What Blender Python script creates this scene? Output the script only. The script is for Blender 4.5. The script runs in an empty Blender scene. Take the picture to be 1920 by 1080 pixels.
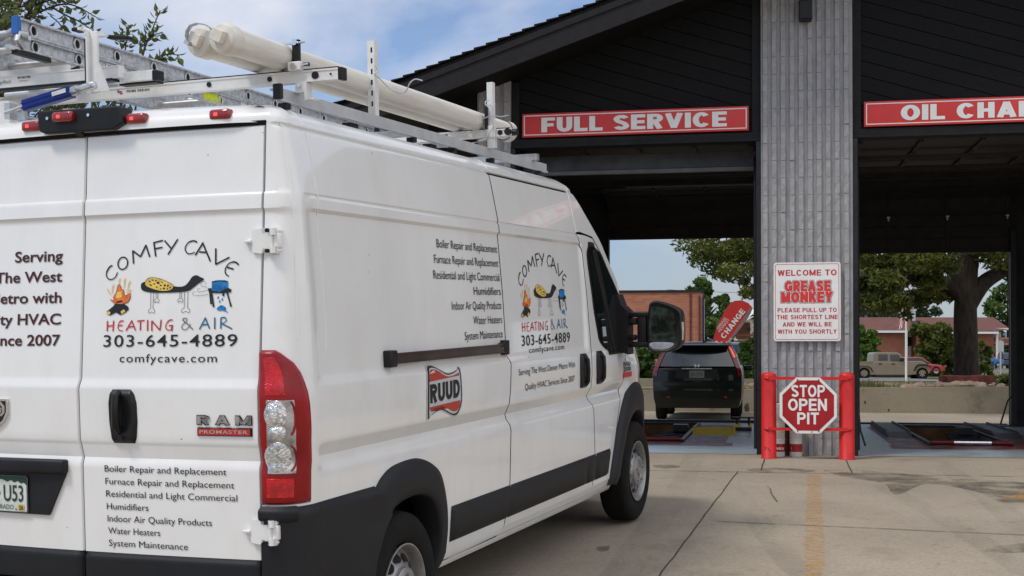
import bpy, bmesh, math, random
from math import sin, cos, pi, radians, sqrt, atan2
from mathutils import Vector, Matrix
random.seed(7)
S = bpy.context.scene
COL = S.collection

# ---------------------------------------------------------------- camera, sky, sun, exposure
CAMZ = 1.14
cam = bpy.data.cameras.new("camera"); camo = bpy.data.objects.new("camera", cam); COL.objects.link(camo)
camo.location = (0, 0, CAMZ)
TH = math.atan(28 / 2460.0)
camo.rotation_euler = (pi / 2 + TH, 0, 0)
cam.sensor_width = 36.0; cam.lens = 36.0 * 2460 / 1920
cam.shift_y = 100 / 1920.0
cam.clip_start = 0.1; cam.clip_end = 20000
S.camera = camo

SUN_EL, SUN_AZ = radians(56), radians(-122)      # azimuth from +Y towards +X: behind the camera, to its left
w = bpy.data.worlds.new("World"); S.world = w; w.use_nodes = True
nt = w.node_tree; nt.nodes.clear()
out = nt.nodes.new('ShaderNodeOutputWorld'); bg = nt.nodes.new('ShaderNodeBackground')
sky = nt.nodes.new('ShaderNodeTexSky'); sky.sky_type = 'NISHITA'; sky.sun_disc = False
sky.sun_elevation = SUN_EL; sky.sun_rotation = SUN_AZ
sky.air_density = 1.0; sky.dust_density = 0.5; sky.ozone_density = 2.2; sky.altitude = 1600
tc = nt.nodes.new('ShaderNodeTexCoord'); mp = nt.nodes.new('ShaderNodeMapping')
mp.inputs['Scale'].default_value = (1.0, 1.0, 2.6); mp.inputs['Location'].default_value = (0.35, 0.1, 0.0)
nz = nt.nodes.new('ShaderNodeTexNoise'); nz.inputs['Scale'].default_value = 2.3; nz.inputs['Detail'].default_value = 9
nz.inputs['Roughness'].default_value = 0.52; nz.inputs['Distortion'].default_value = 0.35
rp = nt.nodes.new('ShaderNodeValToRGB')
rp.color_ramp.elements[0].position = 0.42; rp.color_ramp.elements[0].color = (0.12, 0.12, 0.12, 1)
rp.color_ramp.elements[1].position = 0.62; rp.color_ramp.elements[1].color = (0.93, 0.93, 0.93, 1)
mx = nt.nodes.new('ShaderNodeMix'); mx.data_type = 'RGBA'
mx.inputs[7].default_value = (6.3, 6.55, 7.2, 1)
nt.links.new(tc.outputs['Generated'], mp.inputs['Vector']); nt.links.new(mp.outputs['Vector'], nz.inputs['Vector'])
nt.links.new(nz.outputs['Fac'], rp.inputs['Fac']); nt.links.new(rp.outputs['Color'], mx.inputs[0])
tint = nt.nodes.new('ShaderNodeMix'); tint.data_type = 'RGBA'; tint.blend_type = 'MULTIPLY'; tint.inputs[0].default_value = 1
tint.inputs[7].default_value = (0.85, 0.97, 1.09, 1)
sep = nt.nodes.new('ShaderNodeSeparateXYZ'); el_ = nt.nodes.new('ShaderNodeMapRange'); el_.interpolation_type = 'SMOOTHSTEP'
el_.inputs['From Min'].default_value = -0.02; el_.inputs['From Max'].default_value = 0.24; el_.inputs['To Min'].default_value = 0.52; el_.inputs['To Max'].default_value = 1.0
# unseen bright cloud added right of and behind the camera to lift the van side
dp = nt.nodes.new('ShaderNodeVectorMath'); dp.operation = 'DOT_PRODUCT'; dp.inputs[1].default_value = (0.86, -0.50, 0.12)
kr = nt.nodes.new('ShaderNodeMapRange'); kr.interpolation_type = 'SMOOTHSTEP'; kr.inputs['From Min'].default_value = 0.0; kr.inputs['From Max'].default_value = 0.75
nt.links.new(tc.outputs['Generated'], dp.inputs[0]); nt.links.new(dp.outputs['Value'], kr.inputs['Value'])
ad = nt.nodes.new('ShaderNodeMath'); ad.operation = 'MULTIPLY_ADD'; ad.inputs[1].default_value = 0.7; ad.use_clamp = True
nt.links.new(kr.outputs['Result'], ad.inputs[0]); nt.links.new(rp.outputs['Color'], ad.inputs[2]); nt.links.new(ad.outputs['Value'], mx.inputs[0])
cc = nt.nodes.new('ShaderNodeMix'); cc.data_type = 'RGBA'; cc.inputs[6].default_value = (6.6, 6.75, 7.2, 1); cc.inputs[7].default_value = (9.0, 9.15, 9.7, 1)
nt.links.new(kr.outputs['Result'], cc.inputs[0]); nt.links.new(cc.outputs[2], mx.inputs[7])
dim = nt.nodes.new('ShaderNodeMix'); dim.data_type = 'RGBA'; dim.blend_type = 'MULTIPLY'; dim.inputs[0].default_value = 1
nt.links.new(tc.outputs['Generated'], sep.inputs[0]); nt.links.new(sep.outputs['Z'], el_.inputs['Value'])
nt.links.new(sky.outputs['Color'], tint.inputs[6]); nt.links.new(tint.outputs[2], mx.inputs[6])
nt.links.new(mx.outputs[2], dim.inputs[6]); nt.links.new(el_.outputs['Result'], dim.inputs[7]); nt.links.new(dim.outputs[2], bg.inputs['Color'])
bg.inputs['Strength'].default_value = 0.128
nt.links.new(bg.outputs['Background'], out.inputs['Surface'])

sl = bpy.data.lights.new("sun", 'SUN'); slo = bpy.data.objects.new("sun", sl); COL.objects.link(slo)
sl.energy = 2.05; sl.angle = radians(14); sl.color = (1.0, 0.94, 0.855)
sdir = Vector((cos(SUN_EL) * sin(SUN_AZ), cos(SUN_EL) * cos(SUN_AZ), sin(SUN_EL)))
slo.rotation_euler = sdir.to_track_quat('Z', 'Y').to_euler()
slo.location = (-6, -8, 20)
S.view_settings.view_transform = 'Standard'; S.view_settings.look = 'None'
S.view_settings.exposure = 0.0; S.view_settings.gamma = 1.0
S.cycles.max_bounces = 8; S.cycles.transparent_max_bounces = 12

def at(px, py, Y):
    """world point seen at photo pixel (px,py) (1920x1080) at depth Y"""
    a, b = (px - 960) / 2460.0, -(py - 640) / 2460.0
    c, s = cos(TH), sin(TH)
    r = Vector((a, c - b * s, s + b * c)); k = Y / r.y
    return Vector((r.x * k, Y, CAMZ + r.z * k))

# ---------------------------------------------------------------- materials
def mat(name, col, rough=0.6, metal=0.0, var=0.0, vscale=8.0, col2=None, bump=0.0, bscale=60.0, coat=0.0,
        spec=0.5, emit=None, estr=0.0, trans=0.0, ior=1.45, lo=0.35, hi=0.65, rvar=0.0, stretch=None):
    m = bpy.data.materials.new(name); m.use_nodes = True
    t = m.node_tree; b = t.nodes['Principled BSDF']
    b.inputs['Base Color'].default_value = (*col, 1); b.inputs['Roughness'].default_value = rough
    b.inputs['Metallic'].default_value = metal; b.inputs['Coat Weight'].default_value = coat
    b.inputs['Coat Roughness'].default_value = 0.04; b.inputs['Specular IOR Level'].default_value = spec
    b.inputs['IOR'].default_value = ior; b.inputs['Transmission Weight'].default_value = trans
    if emit: b.inputs['Emission Color'].default_value = (*emit, 1); b.inputs['Emission Strength'].default_value = estr
    tcn = t.nodes.new('ShaderNodeTexCoord'); vec = tcn.outputs['Object']
    if stretch:
        mpn = t.nodes.new('ShaderNodeMapping'); mpn.inputs['Scale'].default_value = stretch
        t.links.new(vec, mpn.inputs['Vector']); vec = mpn.outputs['Vector']
    if var or col2 or rvar:
        n = t.nodes.new('ShaderNodeTexNoise'); n.inputs['Scale'].default_value = vscale; n.inputs['Detail'].default_value = 6
        n.inputs['Roughness'].default_value = 0.6
        t.links.new(vec, n.inputs['Vector'])
        r = t.nodes.new('ShaderNodeValToRGB'); r.color_ramp.elements[0].position = lo; r.color_ramp.elements[1].position = hi
        c2 = col2 if col2 else tuple(min(1, c * (1 + var)) for c in col)
        c1 = col if col2 else tuple(c * (1 - var) for c in col)
        r.color_ramp.elements[0].color = (*c1, 1); r.color_ramp.elements[1].color = (*c2, 1)
        t.links.new(n.outputs['Fac'], r.inputs['Fac']); t.links.new(r.outputs['Color'], b.inputs['Base Color'])
        if rvar:
            mr = t.nodes.new('ShaderNodeMapRange'); mr.inputs['To Min'].default_value = rough - rvar; mr.inputs['To Max'].default_value = rough + rvar
            t.links.new(n.outputs['Fac'], mr.inputs['Value']); t.links.new(mr.outputs['Result'], b.inputs['Roughness'])
    if bump:
        n2 = t.nodes.new('ShaderNodeTexNoise'); n2.inputs['Scale'].default_value = bscale; n2.inputs['Detail'].default_value = 4
        t.links.new(vec, n2.inputs['Vector'])
        bp = t.nodes.new('ShaderNodeBump'); bp.inputs['Strength'].default_value = bump; bp.inputs['Distance'].default_value = 0.01
        t.links.new(n2.outputs['Fac'], bp.inputs['Height']); t.links.new(bp.outputs['Normal'], b.inputs['Normal'])
    return m

def worn(name, col, rough=0.7, scale=6.0, lo=0.42, hi=0.55, stretch=None, amax=1.0):
    """paint that has worn off in patches: transparent where the paint is gone"""
    m = mat(name, col, rough, var=0.15, vscale=20)
    t = m.node_tree; b = t.nodes['Principled BSDF']
    tcn = t.nodes.new('ShaderNodeTexCoord'); n = t.nodes.new('ShaderNodeTexNoise'); n.inputs['Scale'].default_value = scale
    n.inputs['Detail'].default_value = 10; n.inputs['Roughness'].default_value = 0.7
    mpn = t.nodes.new('ShaderNodeMapping')
    if stretch: mpn.inputs['Scale'].default_value = stretch
    t.links.new(tcn.outputs['Object'], mpn.inputs['Vector']); t.links.new(mpn.outputs['Vector'], n.inputs['Vector'])
    r = t.nodes.new('ShaderNodeValToRGB'); r.color_ramp.elements[0].position = lo; r.color_ramp.elements[1].position = hi
    r.color_ramp.elements[1].color = (amax, amax, amax, 1)
    t.links.new(n.outputs['Fac'], r.inputs['Fac']); t.links.new(r.outputs['Color'], b.inputs['Alpha'])
    return m

def brickmat(name, c1, c2, mortar, scale=1.0, bw=0.2, bh=0.067):
    m = bpy.data.materials.new(name); m.use_nodes = True
    t = m.node_tree; b = t.nodes['Principled BSDF']; b.inputs['Roughness'].default_value = 0.85
    tcn = t.nodes.new('ShaderNodeTexCoord'); mpn = t.nodes.new('ShaderNodeMapping')
    mpn.inputs['Rotation'].default_value = (pi / 2, 0, 0)
    br = t.nodes.new('ShaderNodeTexBrick'); br.inputs['Color1'].default_value = (*c1, 1); br.inputs['Color2'].default_value = (*c2, 1)
    br.inputs['Mortar'].default_value = (*mortar, 1); br.inputs['Scale'].default_value = scale
    br.inputs['Brick Width'].default_value = bw; br.inputs['Row Height'].default_value = bh; br.inputs['Mortar Size'].default_value = 0.010
    t.links.new(tcn.outputs['Object'], mpn.inputs['Vector']); t.links.new(mpn.outputs['Vector'], br.inputs['Vector'])
    t.links.new(br.outputs['Color'], b.inputs['Base Color'])
    return m

M = {}
def paintmat():
    m = mat('van_white_paint', (0.80, 0.80, 0.785), 0.28, coat=1.0, var=0.02, vscale=3)
    t = m.node_tree; b = t.nodes['Principled BSDF']; N = t.nodes.new; L = t.links.new
    src = b.inputs['Base Color'].links[0].from_socket
    tcn = N('ShaderNodeTexCoord'); mpn = N('ShaderNodeMapping'); mpn.inputs['Scale'].default_value = (1, 1, .35)
    n1 = N('ShaderNodeTexNoise'); n1.inputs['Scale'].default_value = 5; n1.inputs['Detail'].default_value = 9; n1.inputs['Roughness'].default_value = .68
    L(tcn.outputs['Object'], mpn.inputs['Vector']); L(mpn.outputs['Vector'], n1.inputs['Vector'])
    r1 = N('ShaderNodeValToRGB'); r1.color_ramp.elements[0].position = .46; r1.color_ramp.elements[1].position = .80
    r1.color_ramp.elements[0].color = (0, 0, 0, 1); r1.color_ramp.elements[1].color = (.17, .17, .17, 1); L(n1.outputs['Fac'], r1.inputs['Fac'])
    m1 = N('ShaderNodeMix'); m1.data_type = 'RGBA'; m1.inputs[7].default_value = (.47, .42, .35, 1); L(r1.outputs['Color'], m1.inputs[0]); L(src, m1.inputs[6])
    n2 = N('ShaderNodeTexNoise'); n2.inputs['Scale'].default_value = 34; n2.inputs['Detail'].default_value = 2; L(tcn.outputs['Object'], n2.inputs['Vector'])
    r2 = N('ShaderNodeValToRGB'); r2.color_ramp.elements[0].position = .195; r2.color_ramp.elements[1].position = .22
    r2.color_ramp.elements[0].color = (1, 1, 1, 1); r2.color_ramp.elements[1].color = (0, 0, 0, 1); L(n2.outputs['Fac'], r2.inputs['Fac'])
    m2 = N('ShaderNodeMix'); m2.data_type = 'RGBA'; m2.inputs[7].default_value = (.10, .08, .07, 1); L(r2.outputs['Color'], m2.inputs[0]); L(m1.outputs[2], m2.inputs[6]); L(m2.outputs[2], b.inputs['Base Color'])
    return m
M['paint'] = paintmat()
M['plastic'] = mat('dark_trim_plastic', (0.0095, 0.010, 0.0125), 0.52, spec=.4, var=0.2, vscale=5, bump=0.12, bscale=400, rvar=0.06)
M['black'] = mat('black_plastic', (0.008, 0.008, 0.0085), 0.42, spec=.4, var=0.2, vscale=20)
M['gap'] = mat('dark_gap', (0.006, 0.006, 0.006), 0.9, var=0.1)
M['glass'] = mat('dark_window_glass', (0.010, 0.014, 0.014), 0.03, coat=1.0, spec=0.8, var=0.3, vscale=1.5)
M['rubber'] = mat('tyre_rubber', (0.009, 0.0085, 0.008), 0.85, spec=.25, var=0.3, vscale=14, bump=0.25, bscale=150)
M['tyretread'] = mat('tyre_tread', (0.011, 0.010, 0.009), 0.92, spec=.2, var=0.3, vscale=18, bump=0.8, bscale=70)
M['steel'] = mat('wheel_steel', (0.33, 0.325, 0.32), 0.42, 0.65, var=0.12, vscale=25, rvar=0.1)
M['alu'] = mat('aluminium', (0.55, 0.56, 0.57), 0.36, 0.85, var=0.12, vscale=18, rvar=0.1, bump=0.05, bscale=90)
M['mill'] = mat('mill_finish_aluminium', (0.50, 0.51, 0.53), 0.5, 0.8, var=0.25, vscale=40, rvar=0.14, bump=0.1, bscale=160)
M['whitemetal'] = mat('white_powder_coat', (0.70, 0.70, 0.69), 0.42, var=0.06, vscale=15)
M['chrome'] = mat('chrome', (0.75, 0.75, 0.76), 0.12, 1.0, var=0.1, vscale=30)
M['redlens'] = mat('red_lens', (0.48, 0.004, 0.008), 0.15, coat=.5, var=0.35, vscale=25, bump=0.35, bscale=140)
M['redlens2'] = mat('red_lens_smooth', (0.26, 0.0015, 0.004), 0.22, coat=.35, spec=.35, var=0.2, vscale=8)
M['redlamp'] = mat('red_marker_lens', (0.26, 0.005, 0.008), 0.15, coat=1.0, var=0.2, vscale=60)
M['redglow'] = mat('lit_marker_bulb', (0.8, 0.05, 0.04), 0.3, emit=(1.0, 0.10, 0.06), estr=0.9, var=0.1)
M['clearlens'] = mat('clear_lamp_lens', (0.50, 0.49, 0.48), 0.16, 0.8, coat=1.0, var=0.55, vscale=9, bump=0.25, bscale=34)
M['facet'] = mat('faceted_reflector', (0.66, 0.65, 0.64), 0.14, 0.85, coat=1.0, var=0.45, vscale=60, bump=0.6, bscale=110)
M['amber'] = mat('amber_lens', (0.55, 0.42, 0.22), 0.2, coat=1.0, var=0.2)
M['pvc'] = mat('weathered_pvc', (0.60, 0.57, 0.50), 0.45, var=0.0, col2=(0.72, 0.695, 0.64), vscale=5, bump=0.05, bscale=40, stretch=(6, 0.6, 6))
M['ink'] = mat('black_vinyl', (0.012, 0.011, 0.011), 0.4, var=0.1)
M['inkbrown'] = mat('dark_brown_vinyl', (0.055, 0.012, 0.009), 0.45, var=0.1)
M['inkred'] = mat('red_vinyl', (0.50, 0.020, 0.025), 0.4, var=0.08)
M['inkblue'] = mat('teal_vinyl', (0.010, 0.13, 0.25), 0.4, var=0.08)
M['inkgrey'] = mat('grey_vinyl', (0.16, 0.16, 0.16), 0.4, var=0.08)
M['inkwhite'] = mat('white_vinyl', (0.78, 0.78, 0.76), 0.4, var=0.04)
M['orange'] = mat('orange_vinyl', (0.72, 0.16, 0.03), 0.4, var=0.25, vscale=40)
M['yellowv'] = mat('yellow_vinyl', (0.70, 0.50, 0.10), 0.4, var=0.2, vscale=40)
M['potblue'] = mat('pot_blue_vinyl', (0.010, 0.17, 0.45), 0.35, var=0.5, vscale=30)
M['ruudred'] = mat('brick_red_decal', (0.42, 0.045, 0.025), 0.35, var=0.08)
M['ruudgrey'] = mat('silver_decal', (0.50, 0.51, 0.53), 0.35, var=0.08)
M['bluegrip'] = mat('blue_anodised', (0.012, 0.030, 0.20), 0.32, 0.4, var=0.15, vscale=30)
M['bluecap'] = mat('blue_plastic', (0.02, 0.12, 0.42), 0.5, var=0.1)
M['yellowtag'] = mat('yellow_green_vinyl', (0.55, 0.62, 0.03), 0.5, var=0.15, vscale=40)
M['plategreen'] = mat('plate_green', (0.012, 0.05, 0.03), 0.4, var=0.1)
M['platewhite'] = mat('plate_white', (0.62, 0.65, 0.62), 0.4, var=0.1, vscale=30)
M['mirrorglass'] = mat('mirror_glass', (0.035, 0.045, 0.038), 0.05, 1.0, var=0.6, vscale=14)
M['badgechrome'] = mat('badge_chrome', (0.42, 0.42, 0.43), 0.2, 0.9, var=0.5, vscale=60, stretch=(1, 1, 0.3))
M['railalu'] = mat('satin_rail', (0.52, 0.53, 0.54), 0.5, 0.45, var=0.08, vscale=9)
M['conc'] = None

# ---------------------------------------------------------------- mesh helpers
class G:
    def __init__(s): s.v = []; s.f = []; s.m = []
    def add(s, vs, fs, mi=0):
        o = len(s.v); s.v += [tuple(p) for p in vs]
        for f in fs: s.f.append(tuple(i + o for i in f)); s.m.append(mi)
    def quad(s, a, b, c, d, mi=0): s.add([a, b, c, d], [(0, 1, 2, 3)], mi)
    def box(s, c, d, rz=0.0, mi=0, rx=0.0, ry=0.0, bev=0.0):
        x, y, z = d[0] / 2, d[1] / 2, d[2] / 2
        R = Matrix.Rotation(rz, 3, 'Z') @ Matrix.Rotation(ry, 3, 'Y') @ Matrix.Rotation(rx, 3, 'X'); c = Vector(c)
        if bev <= 0:
            vs = [c + R @ Vector((a * x, b * y, e * z)) for a in (-1, 1) for b in (-1, 1) for e in (-1, 1)]
            s.add(vs, [(0, 1, 3, 2), (4, 6, 7, 5), (0, 4, 5, 1), (2, 3, 7, 6), (0, 2, 6, 4), (1, 5, 7, 3)], mi)
        else:
            bm = bmesh.new(); bmesh.ops.create_cube(bm, size=1.0)
            for v in bm.verts: v.co = Vector((v.co.x * d[0], v.co.y * d[1], v.co.z * d[2]))
            bmesh.ops.bevel(bm, geom=list(bm.edges), offset=bev, segments=3, affect='EDGES', profile=0.5)
            bm.verts.index_update()
            s.add([c + R @ v.co for v in bm.verts], [[v.index for v in f.verts] for f in bm.faces], mi); bm.free()
    def cyl(s, p0, p1, r0, r1=None, n=16, mi=0, caps=True):
        p0, p1 = Vector(p0), Vector(p1); r1 = r0 if r1 is None else r1
        d = (p1 - p0).normalized(); a = d.orthogonal().normalized(); b = d.cross(a)
        vs = []
        for p, r in ((p0, r0), (p1, r1)):
            for i in range(n):
                t = 2 * pi * i / n; vs.append(p + (a * cos(t) + b * sin(t)) * r)
        fs = [(i, (i + 1) % n, n + (i + 1) % n, n + i) for i in range(n)]
        if caps: fs += [tuple(range(n))[::-1], tuple(range(n, 2 * n))]
        s.add(vs, fs, mi)
    def tube(s, pts, r, n=8, mi=0):
        pts = [Vector(p) for p in pts]; rs = r if isinstance(r, (list, tuple)) else [r] * len(pts)
        vs = []; a = None
        for i, p in enumerate(pts):
            d = (pts[min(i + 1, len(pts) - 1)] - pts[max(i - 1, 0)]).normalized()
            if a is None: a = d.orthogonal().normalized()
            else: a = (a - d * a.dot(d)).normalized()
            b = d.cross(a)
            for k in range(n):
                t = 2 * pi * k / n; vs.append(p + (a * cos(t) + b * sin(t)) * rs[i])
        fs = []
        for i in range(len(pts) - 1):
            for k in range(n): fs.append((i * n + k, i * n + (k + 1) % n, (i + 1) * n + (k + 1) % n, (i + 1) * n + k))
        fs += [tuple(range(n))[::-1], tuple(range((len(pts) - 1) * n, len(pts) * n))]
        s.add(vs, fs, mi)
    def grid(s, fn, us, vs, mi=0, flip=False, mfn=None):
        nu, nv = len(us), len(vs); o = len(s.v)
        for u in us:
            for v in vs: s.v.append(tuple(fn(u, v)))
        for i in range(nu - 1):
            for j in range(nv - 1):
                f = (o + i * nv + j, o + (i + 1) * nv + j, o + (i + 1) * nv + j + 1, o + i * nv + j + 1)
                s.f.append(f[::-1] if flip else f); s.m.append(mfn(us[i], vs[j]) if mfn else mi)
    def prism(s, poly, y0, y1, fn=None, mi=0):
        """polygon in (a,b) extruded between y0 and y1: fn(a,b,y)->point"""
        fn = fn or (lambda a, b, y: (a, y, b)); n = len(poly)
        vs = [fn(a, b, y0) for a, b in poly] + [fn(a, b, y1) for a, b in poly]
        fs = [tuple(range(n)), tuple(range(n, 2 * n))[::-1]] + [(i, n + i, n + (i + 1) % n, (i + 1) % n) for i in range(n)]
        s.add(vs, fs, mi)
    def lathe(s, prof, c, ax, n=32, mi=0, mfn=None):
        """profile [(r,h)] round axis ax through c"""
        c = Vector(c); d = Vector(ax).normalized(); a = d.orthogonal().normalized(); b = d.cross(a); o = len(s.v)
        for r, h in prof:
            for k in range(n):
                t = 2 * pi * k / n; s.v.append(tuple(c + d * h + (a * cos(t) + b * sin(t)) * r))
        for i in range(len(prof) - 1):
            for k in range(n):
                s.f.append((o + i * n + k, o + i * n + (k + 1) % n, o + (i + 1) * n + (k + 1) % n, o + (i + 1) * n + k)); s.m.append(mfn(i) if mfn else mi)
    def obj(s, name, mats, parent=None, smooth=False, merge=True, angle=40, recalc=True):
        me = bpy.data.meshes.new(name); me.from_pydata(s.v, [], s.f)
        mats = mats if isinstance(mats, (list, tuple)) else [mats]
        for m in mats: me.materials.append(m)
        me.polygons.foreach_set('material_index', s.m)
        bm = bmesh.new(); bm.from_mesh(me)
        if merge:
            bmesh.ops.remove_doubles(bm, verts=bm.verts, dist=1e-5)
            bmesh.ops.dissolve_degenerate(bm, edges=bm.edges, dist=1e-6)
        if recalc: bmesh.ops.recalc_face_normals(bm, faces=bm.faces)
        if smooth:
            for f in bm.faces: f.smooth = True
            for e in bm.edges:
                if len(e.link_faces) == 2 and e.calc_face_angle(0) > radians(angle): e.smooth = False
        bm.to_mesh(me); bm.free(); me.update()
        o = bpy.data.objects.new(name, me); COL.objects.link(o)
        if parent: o.parent = parent
        return o

def tag(o, label=None, cat=None, group=None, kind=None):
    if label: o['label'] = label
    if cat: o['category'] = cat
    if group: o['group'] = group
    if kind: o['kind'] = kind
    return o
def thing(name, label, cat, loc=(0, 0, 0), rot=(0, 0, 0), group=None):
    o = bpy.data.objects.new(name, None); o.empty_display_size = 0.2; COL.objects.link(o)
    o.location = loc; o.rotation_euler = rot
    return tag(o, label, cat, group)
def copy_tree(o, parent=None):
    c = o.copy(); COL.objects.link(c)
    if parent: c.parent = parent
    for ch in list(o.children): copy_tree(ch, c)
    return c

def lerp(xs, ys, x):
    if x <= xs[0]: return ys[0]
    for i in range(1, len(xs)):
        if x <= xs[i]:
            t = (x - xs[i - 1]) / (xs[i] - xs[i - 1]); return ys[i - 1] + t * (ys[i] - ys[i - 1])
    return ys[-1]
def smooth(a, b, x):
    t = max(0, min(1, (x - a) / (b - a))); return t * t * (3 - 2 * t)
def lin(a, b, n): return [a + (b - a) * i / (n - 1) for i in range(n)]

# ---------------------------------------------------------------- lettering
_tc = {}
def textmesh(body, bold=0.0, spacing=1.0, shear=0.0, wspace=1.0):
    k = (body, bold, spacing, shear, wspace)
    if k in _tc: return _tc[k]
    cu = bpy.data.curves.new('lettering', 'FONT'); cu.body = body; cu.size = 1.0; cu.offset = bold
    cu.space_character = spacing; cu.space_word = wspace; cu.shear = shear; cu.resolution_u = 4; cu.fill_mode = 'FRONT'
    o = bpy.data.objects.new('lettering', cu); COL.objects.link(o)
    bpy.context.view_layer.update()
    me = bpy.data.meshes.new_from_object(o.evaluated_get(bpy.context.evaluated_depsgraph_get()))
    vs = [(v.co.x, v.co.y) for v in me.vertices]; fs = [tuple(p.vertices) for p in me.polygons]
    bpy.data.objects.remove(o); bpy.data.curves.remove(cu); bpy.data.meshes.remove(me)
    _tc[k] = (vs, fs); return _tc[k]
CAPH = max(v[1] for v in textmesh('H')[0])
def text(g, body, x0, x1, z0, h, fn, bold=0.0, spacing=1.0, shear=0.0, mi=0, wspace=1.0):
    """body fitted between x0 and x1, baseline z0, capital height h; fn(a,b)->3D point"""
    vs, fs = textmesh(body, bold, spacing, shear, wspace)
    a0 = min(v[0] for v in vs); a1 = max(v[0] for v in vs)
    kx = (x1 - x0) / (a1 - a0); kz = h / CAPH
    g.add([fn(x0 + (v[0] - a0) * kx, z0 + v[1] * kz) for v in vs], fs, mi)
def poly2(g, pts, fn, mi=0):
    g.add([fn(a, b) for a, b in pts], [tuple(range(len(pts)))], mi)
def stroke(g, pts, wd, fn, mi=0, closed=False):
    """a flat pen stroke along a polyline in 2-D; wd may be a list"""
    n = len(pts); ws = wd if isinstance(wd, (list, tuple)) else [wd] * n
    L = []; R = []
    for i, p in enumerate(pts):
        a = pts[(i - 1) % n] if (closed or i > 0) else p; b = pts[(i + 1) % n] if (closed or i < n - 1) else p
        dx, dy = b[0] - a[0], b[1] - a[1]; l = sqrt(dx * dx + dy * dy) or 1; nx, ny = -dy / l, dx / l; h = ws[i] / 2
        L.append((p[0] + nx * h, p[1] + ny * h)); R.append((p[0] - nx * h, p[1] - ny * h))
    m = n if closed else n - 1
    g.add([fn(*q) for q in L + R], [(i, (i + 1) % n, n + (i + 1) % n, n + i) for i in range(m)], mi)
def curve(pts, n=6, closed=False):
    """Catmull-Rom through 2-D/3-D points"""
    P = [Vector(p) for p in pts]; out = []; N = len(P)
    for i in range(N if closed else N - 1):
        if closed: a, b, c, d = P[(i - 1) % N], P[i], P[(i + 1) % N], P[(i + 2) % N]
        else: a, b, c, d = P[max(i - 1, 0)], P[i], P[i + 1], P[min(i + 2, N - 1)]
        for k in range(n):
            t = k / n
            out.append(0.5 * ((2 * b) + (c - a) * t + (2 * a - 5 * b + 4 * c - d) * t * t + (3 * b - a - 3 * c + d) * t ** 3))
    if not closed: out.append(P[-1])
    return [tuple(p) for p in out]
def fan(g, pts, fn, mi=0):
    """flat shape given by its outline, ear-clipped"""
    bm = bmesh.new(); vs = [bm.verts.new((p[0], p[1], 0)) for p in pts]; f = bm.faces.new(vs)
    bmesh.ops.triangulate(bm, faces=[f]); bm.verts.index_update()
    V = [tuple(fn(v.co.x, v.co.y)) for v in bm.verts]; F = [tuple(v.index for v in ff.verts) for ff in bm.faces]; bm.free()
    g.add(V, F, mi)
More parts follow.
